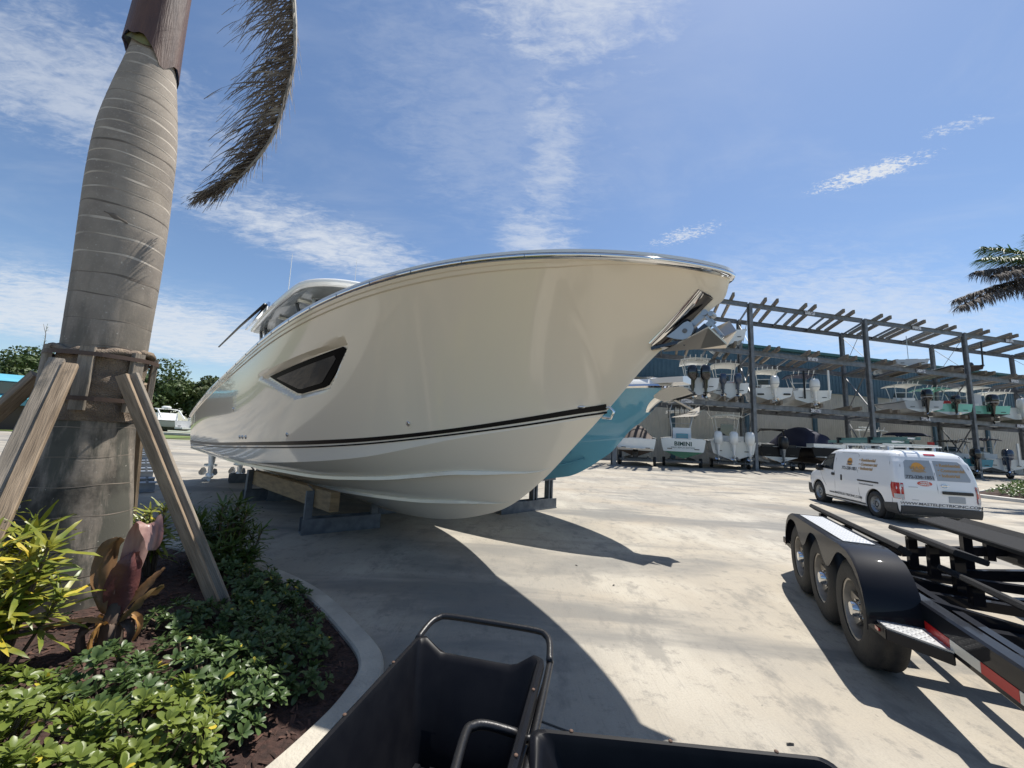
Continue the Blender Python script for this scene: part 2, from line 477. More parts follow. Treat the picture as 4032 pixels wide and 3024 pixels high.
for j, y in enumerate(ys):
    for i, x in enumerate(xs):
        if in_bed(x, y): idx[i, j] = len(g.v); g.v.append((x, y, bed_z(x, y)))
for (i, j) in list(idx):
    q = [(i, j), (i + 1, j), (i + 1, j + 1), (i, j + 1)]
    if all(k in idx for k in q): g.f.append(tuple(idx[k] for k in q))
# skirt that reaches the kerb
g.add([p + Vector((0, 0, .03)) for p in inner] + [p + Vector((0, 0, .03)) + (p - k) * 1.6 for p, k in zip(inner, KERB)], [(i, i + 1, len(inner) + i + 1, len(inner) + i) for i in range(len(inner) - 1)])
bed = tag(g.build('planting_bed', 'mulch', smooth=True), kind='structure')
# loose bark chips over the mulch
def scatter(tv, tf, mats):
    """copies of a small template (verts, faces) under a list of 4x4 matrices"""
    tv = np.asarray(tv, float); tf = np.asarray(tf); A = np.asarray(mats)
    V = np.einsum('nij,kj->nki', A[:, :3, :3], tv) + A[:, None, :3, 3]
    Fs = (tf[None] + (np.arange(len(A)) * len(tv))[:, None, None]).reshape(-1, tf.shape[1])
    return V.reshape(-1, 3), Fs
def rotm(ax, ay, az):
    return np.array(Matrix.Rotation(az, 3, 'Z') @ Matrix.Rotation(ay, 3, 'Y') @ Matrix.Rotation(ax, 3, 'X'))
ms = []
while len(ms) < 5200:
    x = rng.uniform(-4.2, -.85); y = rng.uniform(.9, 4.6)
    if not in_bed(x, y): continue
    A = np.eye(4); A[:3, :3] = rotm(rng.uniform(-.5, .5), rng.uniform(-.5, .5), rng.uniform(0, 6.3)) * rng.uniform(.5, 1.3); A[:3, 3] = (x, y, bed_z(x, y) + .006); ms.append(A)
V, Fs = scatter([(-.022, -.005, 0), (.022, -.004, 0), (.024, .004, .003), (-.02, .006, .002), (0, 0, .007)], [(0, 1, 4), (1, 2, 4), (2, 3, 4), (3, 0, 4)], ms)
mat('bark', (.105, .052, .036), .9, col2=(.032, .018, .014), nscale=9)
tag(np_mesh('bark_chips', V, Fs, MATS['bark']), 'reddish brown bark chips strewn over the planting bed', 'mulch', kind='stuff')

# ------------------------------------------------------------------ big shed behind the rack
RB = Vector((17.74, 27.99, 0)); RD = Vector((math.cos(R(12)), math.sin(R(12)), 0)); RN = Vector((-RD.y, RD.x, 0)); RE = Vector((math.sin(R(21)), math.cos(R(21)), 0)); SP = 11.08
def rk(u, e=0.0, z=0.0): return RB + RD * u + RE * e + Vector((0, 0, z))
mat('shed_blue', (.062, .125, .168), .5, col2=(.052, .108, .148), nscale=1.5)
mat('shed_cream', (.56, .53, .46), .6, col2=(.51, .485, .42), nscale=1.2)
mat('shed_green', (.035, .12, .11), .5)
SHED_D = 10.0
sh = thing('storage_shed', tuple(RB + RN * SHED_D - RD * 20), R(12), 'long metal shed with blue upper wall and cream lower wall behind the boat rack', 'building')
def corrugated(x0, x1, z0, z1, y, pitch=.45, depth=.045):
    m = MB(); n = int((x1 - x0) / pitch); top = []; bot = []
    for i in range(n):
        x = x0 + i * pitch
        for dx, dy in ((0, 0), (pitch * .55, 0), (pitch * .62, -depth), (pitch * .93, -depth)):
            bot.append((x + dx, y + dy, z0)); top.append((x + dx, y + dy, z1))
    return m.grid([bot, top])
corrugated(0, 110, 8.05, 12.2, 0).build('upper_wall', 'shed_blue', sh)
corrugated(0, 110, 0.0, 8.0, .03, .30, .03).build('lower_wall', 'shed_cream', sh)
MB().box((55, 14, 6.0), (110, 27.8, 11.9)).build('core', 'shed_cream', sh)
MB().box((55, -.15, 12.30), (110.6, .4, .28)).build('eave_gutter', 'shed_green', sh)
MB().prism([(-.3, -.2, 12.42), (-.3, 14, 13.7), (-.3, 28.3, 12.42), (-.3, 28.3, 12.36), (-.3, -.2, 12.36)], (110.6, 0, 0)).build('roof', 'shed_blue', sh)
for k in range(13):
    MB().box((3 + k * 8.6, -.16, 4.0), (.38, .22, 7.98)).build('downpipe', 'shed_blue', sh)
MB().box((55, -.09, 8.02), (110, .14, .10)).build('trim_strip', 'shed_blue', sh)

# ------------------------------------------------------------------ angled steel dry rack
rack = thing('boat_rack', tuple(RB), 0, 'tall grey steel dry rack with three open levels of timber bunks', 'rack')
def loc(v): return v - RB
LV = [4.84, 8.83, 12.53]
I0, I1 = -1, 5
ED = 4.3
def hbeam(p0, p1, w, h, up=(0, 0, 1), t=.045):
    m = MB(); p0 = Vector(p0); p1 = Vector(p1); u = Vector(up)
    d = (p1 - p0).normalized(); sd_ = d.cross(u).normalized(); u = sd_.cross(d)
    m.bar(p0 + u * (h / 2 - t / 2), p1 + u * (h / 2 - t / 2), w, t, up)
    m.bar(p0 - u * (h / 2 - t / 2), p1 - u * (h / 2 - t / 2), w, t, up)
    m.bar(p0, p1, t, h - 2 * t - .002, up)
    return m
SG = MATS['steel_grey']
for i in range(I0, I1 + 1):
    for e in (0, ED):
        b0 = loc(rk(i * SP, e))
        hbeam(b0, b0 + Vector((0, 0, 12.5)), .26, .28, up=RN).build('post', SG, rack)
        MB().box(b0 + Vector((0, 0, .03)), (.6, .6, .05), Matrix.Rotation(R(12), 3, 'Z')).build('base_plate', SG, rack)
for i in range(I0, I1):
    for e in (0, ED):
        for z in LV:
            a = loc(rk(i * SP + .2, e, z - .2)); b = loc(rk((i + 1) * SP - .2, e, z - .2))
            hbeam(a, b, .14, .36, t=.03).build('beam', SG, rack)
    for lv, z in enumerate(LV):
        for s0 in (1.78, 5.40, 9.05):
            for du in (-.46, .46):
                u = i * SP + s0 + du + rng.uniform(-.06, .06)
                if i == I0 and u < -9: pass
                a = loc(rk(u, -.85 + rng.uniform(-.12, .12), z + .15)); b = loc(rk(u, ED + .55, z + .15))
                MB().bar(a, b, .15, .29).build('bunk', MATS['timber_grey'], rack)
        for u in (3.6, 7.25):
            a = loc(rk(i * SP + u, .1, z - .16)); b = loc(rk(i * SP + u, ED, z - .16))
            MB().bar(a, b, .10, .16).build('joist', SG, rack)
for i in range(I0, I1 + 1):
    zs_ = [0] + LV
    for k in range(3):
        for (e0, e1) in ((.15, ED - .15), (ED - .15, .15)):
            a = loc(rk(i * SP, e0, zs_[k] + .35)); b = loc(rk(i * SP, e1, zs_[k + 1] - .5))
            MB().tube([a, b], .022 if k == 2 else .05, 6).build('brace_rod', SG, rack)
        a = loc(rk(i * SP, .15, zs_[k + 1] - .25)); b = loc(rk(i * SP, ED - .1, zs_[k + 1] - .25))
        MB().bar(a, b, .09, .14).build('strut', SG, rack)
mat('sign_plate', (.62, .63, .66), .5, col2=(.2, .2, .25), nscale=7, stretch=(1, 1, 1), nlo=.5, nhi=.56)
for i in range(I0, I1):
    for z in LV:
        c = loc(rk(i * SP + SP / 2, 0, z - .2)) - RN * .085
        MB().box(c, (.95, .02, .26), Matrix.Rotation(R(12), 3, 'Z')).build('maker_plate', MATS['sign_plate'], rack)
# ------------------------------------------------------------------ big cream boat
mat('cream_gel', (.90, .785, .62), .12, spec=.35, coat=.7, bump=.010, bscale=2.2)
mat('cream_light', (.76, .72, .62), .14, coat=.5)
mat('stripe_black', (.004, .004, .005), .30, spec=.25)
mat('underside_grey', (.17, .18, .175), .25, coat=.4)
CL = 13.0
mat('window_black', (.003, .003, .004), .35, spec=.03)
mat('window_glass', (.012, .014, .018), .04, spec=.22)
KX = [0, 2, 4, 6.4, 7.5, 8.4, 9.27, 9.96, 10.48, 10.98, 11.40, 11.81, 12.06, 12.19, 12.35, 12.62, 12.88, 12.96, 13.0]
KZ = [.40, .33, .25, .19, .187, .22, .318, .482, .683, 1.047, 1.452, 1.862, 2.130, 2.270, 2.419, 2.625, 2.796, 2.873, 3.03]
CX = [0, 4, 5.82, 6.9, 8.155, 9.055, 9.766, 10.363, 10.883, 11.343, 11.75]
CZ = [.86, .86, .88, .96, 1.08, 1.204, 1.362, 1.502, 1.604, 1.70, 1.80]
XC = 11.75
def smooth_interp(xs, zs):
    """monotone-ish cubic through a table"""
    xs = np.array(xs, float); zs = np.array(zs, float)
    d = np.diff(zs) / np.diff(xs)
    m = np.concatenate([[d[0]], (d[:-1] + d[1:]) / 2, [d[-1]]])
    def f(x):
        i = int(np.clip(np.searchsorted(xs, x) - 1, 0, len(xs) - 2)); h = xs[i + 1] - xs[i]; t = (min(max(x, xs[0]), xs[-1]) - xs[i]) / h
        return float((1 + 2 * t) * (1 - t) ** 2 * zs[i] + t * (1 - t) ** 2 * h * m[i] + t * t * (3 - 2 * t) * zs[i + 1] + t * t * (t - 1) * h * m[i + 1])
    return f
c_zk = smooth_interp(KX, KZ); c_zc = smooth_interp(CX, CZ)
def c_zs(X):
    t = X / CL; return 1.698 + 1.974 * t + .996 * t ** 2 + .012 * t ** 3 - 1.634 * t ** 4
def c_ys(X):
    t = min(max((X - 6) / (CL - 6), 0), 1)
    return 1.95 * (1 - t ** 2.5) ** .72 * (1 - .09 * min(max((4 - X) / 4, 0), 1) ** 2)
def c_yc(X):
    t = min(max((X - 4) / (XC - 4), 0), 1)
    return 1.72 * (1 - t ** 2.3) ** .85 * (1 - .03 * min(max((4 - X) / 4, 0), 1))
# recess round the hull window (outline in X, Z) and signed distance to it
REC = [(6.40, 2.325), (8.93, 2.70), (8.99, 2.60), (8.44, 2.05), (7.60, 1.93)]
def poly_sd(P, x, z):
    inside = True; dm = 9
    n = len(P)
    cr = 0; s = 1e9; c = False
    for i in range(n):
        ax, az = P[i]; bx, bz = P[(i + 1) % n]
        ex, ez = bx - ax, bz - az; wx, wz = x - ax, z - az
        t = min(max((wx * ex + wz * ez) / (ex * ex + ez * ez), 0), 1)
        s = min(s, math.hypot(wx - ex * t, wz - ez * t))
        if (az > z) != (bz > z) and x < (bx - ax) * (z - az) / (bz - az) + ax: c = not c
    return s if c else -s
def c_side(X, Z, rec=True):
    """half breadth of the topsides at station X, height Z"""
    k = c_zk(X); c = c_zc(X) if X < XC else k; S = c_zs(X); yC = c_yc(X) if X < XC else 0.0
    v = min(max((Z - c) / max(S - c, 1e-3), 0), 1)
    q = .75 + .75 * sstep(5, 11, X)
    y = yC + (c_ys(X) - yC) * v ** q
    w = min(1.0, c_ys(X) / .5)
    y += w * (.016 * sstep(.938, .943, v) + .012 * sstep(.962, .967, v))
    if rec and 6.2 < X < 9.2: 
        d = poly_sd(REC, X, Z)
        y -= .075 * sstep(0.0, .055, d)
    return y
CA = math.radians(-42.678)
c_a = Vector((math.cos(CA), math.sin(CA), 0)); c_s = Vector((c_a.y, -c_a.x, 0))
C_TIP = Vector((1.895, 3.244, 0))
CS = .915   # length 11.9 m over all
C_TIP = Vector((1.734, 2.968, 0))
cb = thing('sport_boat', tuple(C_TIP - c_a * CL * CS + Vector((0, 0, .130))), CA, 'big cream sport fishing boat propped on steel and timber stands', 'boat')
cb.scale = (CS, CS, CS)
st = sorted(set([round(q, 4) for q in list(np.linspace(0, 6, 31)) + list(np.linspace(6, 9.2, 81)) + list(np.linspace(9.2, 12, 57)) + list(np.linspace(12, 12.9, 31)) + list(np.linspace(12.9, 13.0, 9))]))
VT = sorted(set(list(np.linspace(0, .93, 48)) + [.938, .943, .952, .962, .967, .985, 1.0]))
def hull_rows(sgn):
    rows = []
    for X in st:
        k = c_zk(X); low = X < XC
        c = c_zc(X) if low else k; yC = c_yc(X) if low else 0.0
        row = [(X, sgn * yC * f * (1 + .0), k + (c - k) * (f ** 1.06)) for f in (0, .12, .25, .4, .55, .7, .85, .97)]
        if X < 5.6: row[-1] = (X, sgn * yC * .985, c - .02)   # chine flat aft
        S = c_zs(X)
        for v in VT:
            Z = c + (S - c) * v
            row.append((X, sgn * c_side(X, Z), Z))
        rows.append(row)
    return rows
h = MB(); h.grid(hull_rows(-1)); h.grid(hull_rows(1))
# transom
tr = [r for r in hull_rows(-1)[0]]; tl = [r for r in hull_rows(1)[0]]
h.grid([tr, [(-.0, 0, p[2]) for p in tr], tl])
hull_o = h.build('hull', 'cream_gel', cb, smooth=26)
# below the waterline stripe the hull is moulded in off-white
mat('hull_offwhite', (.90, .825, .70), .12, spec=.35, coat=.7, bump=.010, bscale=2.2)
hull_o.data.materials.append(MATS['hull_offwhite'])
f_wl = smooth_interp([0, 2.8, 4.0, 6.17, 7.97, 9.11, 10.22, 11.09, 11.80], [1.0, 1.065, 1.113, 1.218, 1.324, 1.423, 1.573, 1.735, 1.896])
for pg in hull_o.data.polygons:
    if pg.center.z < f_wl(pg.center.x): pg.material_index = 1
d_ = MB()
rows = []
for X in st:
    y = max(c_ys(X) - .004, 0); z = c_zs(X)
    rows.append([(X, y * f, z - .015 + .05 * (1 - f * f) * min(1, y)) for f in (-1, -.9, -.6, 0, .6, .9, 1)])
d_.grid(rows); d_.build('deck', 'gel_white', cb, smooth=40)
# chrome rub rail with its white cap and screw joints
def rail_pts(dy, dz, n=150):
    out = []
    for X in list(np.linspace(0, 12, 70)) + list(np.linspace(12, 13, 40))[1:]:
        out.append((X, -(c_ys(X) + dy), c_zs(X) + dz))
    return out
def rail(prof, name, m):
    mb = MB(); R1 = []
    L1 = rail_pts(0, 0)
    full = [Vector(p) for p in L1] + [Vector((p[0], -p[1], p[2])) for p in L1[::-1]][1:]
    rows = []
    for i, p in enumerate(full):
        t = (full[min(i + 1, len(full) - 1)] - full[max(i - 1, 0)]); t.z = 0
        t.normalize(); o = Vector((t.y, -t.x, 0))
        rows.append([p + o * a + Vector((0, 0, b)) for a, b in prof])
    mb.grid(rows, closed=True)
    return mb.build(name, m, cb, smooth=50)
rail([(-.02, -.030), (.024, -.028), (.037, -.020), (.044, -.006), (.040, .008), (.026, .018), (-.02, .022)], 'rub_rail', 'chrome')
rail([(-.10, .024), (.026, .024), (.020, .055), (-.02, .072), (-.10, .075)], 'toe_rail', 'gel_white')
mb = MB()
for X in np.arange(1, 12.6, .62):
    mb.box((X, -(c_ys(X) + .042), c_zs(X) - .008), (.010, .008, .03))
mb.build('rail_joints', 'steel_grey', cb)
# painted waterline stripes
def stripe(name, Xs, Zt, Zb, m, off=.007):
    ft = smooth_interp(Xs, Zt); fb = smooth_interp(Xs, Zb); mb = MB()
    for sg in (-1, 1):
        rows = []
        for X in np.linspace(.02, 11.80, 160):
            row = []
            for t in (0, .5, 1):
                Z = ft(X) * (1 - t) + fb(X) * t; y = c_side(X, Z, False) + off
                row.append((X + (.004 if X > 11.6 else 0), sg * max(y, .004), Z))
            rows.append(row)
        mb.grid(rows)
    mb.build(name, m, cb, smooth=True)
SX = [0, 2.8, 4.0, 6.17, 7.97, 9.11, 10.22, 11.09, 11.80]
stripe('waterline_stripe', SX, [1.03, 1.09, 1.14, 1.246, 1.352, 1.448, 1.596, 1.76, 1.926], [.97, 1.04, 1.086, 1.190, 1.296, 1.398, 1.551, 1.711, 1.866], 'stripe_black')
stripe('waterline_stripe', SX, [.945, 1.013, 1.06, 1.164, 1.272, 1.380, 1.535, 1.688, 1.850], [.925, .993, 1.04, 1.144, 1.252, 1.360, 1.516, 1.668, 1.830], 'stripe_black')
# spray strakes on the bottom
def strake(Xs, Fr, w, hgt):
    f = smooth_interp(Xs, Fr); mb = MB(); 
    for sg in (-1, 1):
        rows = []
        for X in np.linspace(Xs[0], Xs[-1], 90):
            k = c_zk(X); c = c_zc(X); yC = c_yc(X); q = f(X); tp = min(1, (Xs[-1] - X) / .8 + .05)
            y = yC * q; z = k + (c - k) * q ** 1.06; sl = math.atan2(c - k, max(yC, .05)); ww = w * tp
            rows.append([(X, sg * (y - .01), z + .025 * tp), (X, sg * (y + ww * .9), z + .012 * tp), (X, sg * (y + ww), z - hgt * tp), (X, sg * (y - ww * .5), z - hgt * 1.15 * tp)])
        mb.grid(rows, closed=True)
    mb.build('spray_strake', 'hull_offwhite', cb, smooth=30)
strake([0, 3, 5, 6.07, 7.3, 8.7, 9.6, 10.18, 10.7, 11.12], [.97, .96, .93, .886, .757, .722, .675, .605, .42, .08], .055, .032)
strake([2.0, 4, 7.035, 8.155, 9.2, 9.86, 10.3, 10.5], [.47, .46, .448, .423, .345, .253, .13, .06], .05, .028)
# hull windows, one each side
def hull_window(sg):
    W0 = [(6.74, 2.315), (8.80, 2.605), (8.845, 2.575), (8.82, 2.50), (8.36, 2.13), (8.27, 2.10), (7.70, 2.02), (7.60, 2.03)]
    cen = Vector((7.85, 2.28, 0))
    G0 = [(7.00, 2.275), (8.60, 2.505), (8.62, 2.46), (8.25, 2.17), (8.19, 2.15), (7.72, 2.085), (7.64, 2.09)]
    def out(P, off): return [Vector((x, sg * (c_side(x, z) + off), z)) for x, z in P]
    def panel(P, off, name, m, par):
        c = (sum(p[0] for p in P) / len(P), sum(p[1] for p in P) / len(P))
        mb = MB(); rows = []
        for f in (1.0, .8, .55, .3, .02):
            ring = []
            for i in range(len(P)):
                for t in np.linspace(0, 1, 8, endpoint=False):
                    x = P[i][0] * (1 - t) + P[(i + 1) % len(P)][0] * t; z = P[i][1] * (1 - t) + P[(i + 1) % len(P)][1] * t
                    x = c[0] + (x - c[0]) * f; z = c[1] + (z - c[1]) * f
                    ring.append((x, sg * (c_side(x, z, False) - .075 + off), z))
            rows.append(ring)
        rows.insert(0, [(p[0], p[1] - sg * .03, p[2]) for p in rows[0]])
        mb.grid(rows, closed=True)
        return mb.build(name, m, par, smooth=35)
    w = panel(W0, .018, 'hull_window', MATS['window_black'], cb)
    panel(G0, .024, 'pane', MATS['window_glass'], w)
hull_window(-1); hull_window(1)
# through-hull fittings, bow eye, thruster tunnel
def on_side(X, Z, sg=-1, off=0.0): return Vector((X, sg * (c_side(X, Z, False) + off), Z))
for X, Z in ((9.666, 1.635), (7.284, 1.408), (5.718, 1.31), (5.55, 1.305), (5.40, 1.30), (5.03, 1.805)):
    p = on_side(X, Z); nrm = Vector((-.0, -1, -.25)).normalized()
    f = MB().lathe([(.034, -.01), (.034, .006), (.028, .011), (.020, .011), (.018, -.02)], p, nrm, 16).build('drain_fitting', 'steel_bright', cb, smooth=40)
    MB().lathe([(.019, -.012), (.019, .004)], p, nrm, 12).build('bore', 'black_plastic', f)
p = on_side(11.585, 1.885, -1, .01); MB().ell(p, (.06, .018, .016)).build('bow_light', 'chrome', cb, smooth=True)
mb = MB(); ey = Vector((11.80, 0, 1.845))
mb.tube([ey + Vector((-.06, 0, .03)), ey + Vector((.03, 0, .05)), ey + Vector((.085, 0, .0)), ey + Vector((.05, 0, -.07)), ey + Vector((-.05, 0, -.06))], .014, 8); mb.build('bow_eye', 'chrome', cb, smooth=True)
tz = c_zk(10.0) + (c_zc(10.0) - c_zk(10.0)) * .255
tcx, ty, tzz = 10.0, c_yc(10.0) * .235, tz
nrm = Vector((.25, -.86, -.45)).normalized()
rim_ = MB().lathe([(.118, -.03), (.118, .004), (.105, .008), (.098, 0), (.096, -.07), (.02, -.075)], (tcx, -ty, tzz), nrm, 28).build('thruster_tunnel', 'hull_offwhite', cb, smooth=40)
MB().cyl(Vector((tcx, -ty, tzz)) + nrm * -.09, Vector((tcx, -ty, tzz)) + nrm * -.05, .094, n=20).build('bore', 'underside_grey', rim_)
mat('fluke_steel', (.58, .54, .48), .30, .9)  # tan tint: reflection of the sunlit ground put into the metal colour
mat('cheek_steel', (.42, .45, .48), .38, .8)
# anchor pocket beside the stem: stainless surround, dark slot, anchor on its roller
def surf_strip(pa, pb, w0, w1, off, name, m, n=14, bulge=0.0):
    """strip on both bows between two lines (X, Z), lying on the hull skin"""
    for sg in (-1, 1):
        rows = []
        for t in np.linspace(0, 1, n):
            row = []
            for k, f in enumerate(np.linspace(0, 1, 5)):
                x = (pa[0][0] * (1 - t) + pa[1][0] * t) * (1 - f) + (pb[0][0] * (1 - t) + pb[1][0] * t) * f
                z = (pa[0][1] * (1 - t) + pa[1][1] * t) * (1 - f) + (pb[0][1] * (1 - t) + pb[1][1] * t) * f
                row.append((x, sg * (max(c_side(x, z, False), 0) + off + bulge * math.sin(math.pi * f)), z))
            rows.append(row)
        o_ = MB().grid(rows).build(name, m, cb, smooth=True)
surf_strip(((12.318, 2.500), (12.785, 2.900)), ((12.395, 2.455), (12.862, 2.850)), 0, 0, .006, 'pocket_slot', 'black_gloss')
surf_strip(((12.285, 2.512), (12.775, 2.928)), ((12.325, 2.478), (12.808, 2.888)), 0, 0, .010, 'pocket_trim', 'chrome', bulge=.012)
surf_strip(((12.770, 2.928), (12.850, 2.878)), ((12.792, 2.896), (12.868, 2.850)), 0, 0, .011, 'pocket_trim', 'black_gloss', bulge=.010)
for sg in (-1, 1):
    mb = MB(); cpts = [(12.464, 2.547), (12.54, 2.595), (12.62, 2.655), (12.66, 2.667), (12.695, 2.64), (12.71, 2.59), (12.69, 2.535), (12.655, 2.505), (12.61, 2.497), (12.54, 2.515)]
    mb.prism([(x, sg * .085, z) for x, z in cpts], (0, -sg * .014, 0)); ck = mb.build('roller_cheek', 'cheek_steel', cb)
    MB().lathe([(.022, 0), (.022, .006), (.012, .010)], (12.632, sg * .085, 2.577), (0, sg, 0), 14).build('pivot_bolt', 'steel_grey', ck)
mb = MB(); mb.cyl((12.632, -.07, 2.577), (12.632, .07, 2.577), .05, n=18); mb.build('roller', 'black_plastic', cb, smooth=40)
mb = MB(); mb.bar((12.30, 0, 2.46), (12.66, 0, 2.50), .10, .03, up=(0, 0, 1)); mb.bar((12.60, 0, 2.46), (12.80, 0, 2.62), .09, .035); mb.build('roller_bracket', 'black_gloss', cb)
mb = MB(); mb.bar((12.60, 0, 2.58), (12.79, 0, 2.735), .05, .055, up=(-.6, 0, .8)); mb.bar((12.66, 0, 2.50), (12.86, 0, 2.66), .04, .05, up=(-.6, 0, .8)); mb.build('anchor_shank', 'cheek_steel', cb)
mb = MB(); mb.cyl((12.79, -.045, 2.735), (12.79, .045, 2.735), .028, n=14); mb.cyl((12.845, -.05, 2.715), (12.845, .05, 2.715), .024, n=14); mb.build('anchor_swivel', 'cheek_steel', cb, smooth=40)
# plough fluke: two plates meeting in a keel, open and hollow at the back
T_, K_, A1, A2, R1, R2 = Vector((12.40, 0, 2.425)), Vector((12.955, -.03, 2.385)), Vector((12.85, -.15, 2.555)), Vector((12.95, .13, 2.66)), Vector((12.975, -.10, 2.40)), Vector((13.01, .10, 2.55))
mid = Vector((12.74, -.01, 2.408))
mb = MB()
for off_ in (Vector((0, 0, 0)), Vector((.004, 0, .014))):
    mb.add([T_ + off_, mid + off_, A1 + off_], [(0, 1, 2)]); mb.add([mid + off_, K_ + off_, R1 + off_, A1 + off_], [(0, 1, 2, 3)])
    mb.add([T_ + off_, A2 + off_, mid + off_], [(0, 1, 2)]); mb.add([mid + off_, A2 + off_, R2 + off_, K_ + off_], [(0, 1, 2, 3)])
for p_, q_ in ((T_, A1), (A1, R1), (R1, K_), (K_, R2), (R2, A2), (A2, T_)):
    o_ = Vector((.004, 0, .014)); mb.add([p_, q_, q_ + o_, p_ + o_], [(0, 1, 2, 3)])
mb.build('anchor_fluke', 'fluke_steel', cb)
mb = MB(); mb.bar((12.80, -.012, 2.70), (12.93, -.012, 2.50), .022, .05, up=(0, 1, 0)); mb.bar((12.93, -.012, 2.50), (12.80, -.012, 2.43), .022, .05, up=(0, 1, 0)); mb.build('anchor_arm', 'cheek_steel', cb)
# hardtop, its frame and the gear on it
rows_t = []; rows_b = []
def ht(X, y):   # top surface height
    return 4.35 - .150 * max(0, 5.7 - X) - .06 * (y / 1.35) ** 2 + .03 * max(0, X - 5.7)
outl = []
for t in np.linspace(0, 1, 13): outl.append((2.95 + 2.75 * t, -1.33 - .05 * math.sin(math.pi * t)))
for t in np.linspace(0, math.pi, 20)[1:-1]: outl.append((5.70 + 1.15 * math.sin(t) ** .8, -1.33 * math.cos(t)))
for t in np.linspace(1, 0, 13): outl.append((2.95 + 2.75 * t, 1.33 + .05 * math.sin(math.pi * t)))
cx = 4.7
def ring(f, dz, ext=0): return [(cx + (x - cx) * f, y * f, ht(cx + (x - cx) * f, y * f) + dz) for x, y in outl]
mb = MB().rings([ring(.93, -.15), ring(.985, -.13), ring(1.0, -.085), ring(1.0, -.04), ring(.985, -.008), ring(.93, .01), ring(.5, .03), ring(.05, .04)])
hard = mb.build('hardtop', 'gel_white', cb, smooth=30)
mb = MB().rings([ring(.955, -.160), ring(.955, -.151)]); mb.build('headliner', 'underside_grey', hard)
mb = MB()
for y in (-.75, .0, .75): mb.bar((3.1, y, ht(3.1, y) - .185), (5.7, y, ht(5.7, y) - .185), .09, .05)
for x in (3.3, 4.4, 5.5): mb.bar((x, -1.15, ht(x, 1.1) - .215), (x, 1.15, ht(x, 1.1) - .215), .07, .05)
mb.build('headliner_rib', 'cream_light', hard)
mb = MB()
for x, y in ((4.0, -.6), (4.0, .6), (5.0, -.35), (5.0, .35)): mb.box((x, y, ht(x, y) - .21), (.22, .14, .09)); mb.cyl((x + .12, y, ht(x, y) - .30), (x + .12, y, ht(x, y) - .20), .05)
mb.build('overhead_fitting', 'white_matte', hard)
for sg in (-1, 1):
    mb = MB()
    mb.tube([(3.4, sg * 1.1, 2.3), (3.3, sg * 1.13, 3.3), (3.15, sg * 1.15, 3.80)], .035, 8); mb.tube([(3.9, sg * 1.1, 2.3), (3.75, sg * 1.13, 3.3), (3.45, sg * 1.15, 3.84)], .035, 8)
    mb.tube([(5.9, sg * .9, 2.4), (5.6, sg * 1.0, 3.4), (5.2, sg * 1.1, 4.15)], .04, 8); mb.tube([(3.35, sg * 1.12, 3.0), (5.7, sg * .97, 3.1)], .028, 8)
    mb.build('hardtop_leg', 'alu', cb, smooth=True)
    mb = MB(); mb.bar((2.9, sg * 1.40, 3.84), (4.6, sg * 1.42, 4.09), .05, .10); mb.build('outrigger_base', 'chrome', cb)
    mb = MB(); mb.tube([(4.45, sg * 1.46, 4.10), (2.8, sg * 1.52, 3.86), (1.0, sg * 1.56, 3.58)], [.030, .026, .018], 8); mb.build('outrigger_pole', 'black_plastic', cb, smooth=True)
mb = MB(); mb.prism([(4.6, -.62, 2.4), (6.9, -.62, 2.4), (6.5, -.62, 3.15), (5.9, -.62, 3.35), (4.6, -.62, 3.3)], (0, 1.24, 0)); mb.build('console', 'cream_light', cb)
mb = MB(); mb.grid([[(6.35, -.85, 3.22), (6.62, -.45, 3.26), (6.7, 0, 3.28), (6.62, .45, 3.26), (6.35, .85, 3.22)], [(5.75, -.92, 4.10), (6.0, -.5, 4.18), (6.08, 0, 4.2), (6.0, .5, 4.18), (5.75, .92, 4.10)]]); mb.build('windshield', 'glass_dark', cb)
mb = MB()
for sg in (-1, 1): mb.tube([(6.33, sg * .88, 3.2), (5.73, sg * .95, 4.12)], .04, 8)
mb.build('windshield_frame', 'gel_white', cb, smooth=True)
mb = MB()
for y in (-.8, -.4, 0, .4, .8): mb.tube([(3.25, y, 3.55), (3.12, y, 3.80)], .03, 8); mb.tube([(3.2, y + .1, 3.6), (3.2, y + .1, 3.78)], .022, 6)
mb.tube([(3.25, -1.1, 3.68), (3.25, 1.1, 3.68)], .025, 8)
mb.build('rod_holder', 'chrome', cb, smooth=True)
mb = MB(); mb.box((3.2, 0, 3.15), (.75, 1.5, .5)); mb.box((2.9, 0, 3.5), (.16, 1.5, .6)); mb.build('helm_seat', 'white_matte', cb)
mb = MB(); mb.cyl((4.55, .1, 4.40), (4.55, .1, 4.55), .15, .12); mb.box((4.55, .12, 4.66), (.16, 1.25, .15), Matrix.Rotation(R(15), 3, 'Z')); mb.build('radar', 'gel_white', cb)
mb = MB(); mb.cyl((5.3, -.1, 4.36), (5.3, -.1, 4.46), .07); mb.ell((5.3, -.1, 4.54), (.10, .10, .10)); mb.build('camera_dome', 'gel_white', cb, smooth=40)
mb = MB()
for x, y, hh in ((3.4, .9, 2.2), (3.6, -.8, 1.6)): mb.tube([(x, y, 4.2), (x - .1, y, 4.2 + hh)], [.014, .006], 6)
mb.build('whip_antenna', 'gel_white', cb)
mb = MB()
for X in (10.0, 10.9): mb.cyl((X, -(c_ys(X) - .15), c_zs(X)), (X, -(c_ys(X) - .15), c_zs(X) + .10), .022)
mb.build('deck_cleat', 'black_plastic', cb)

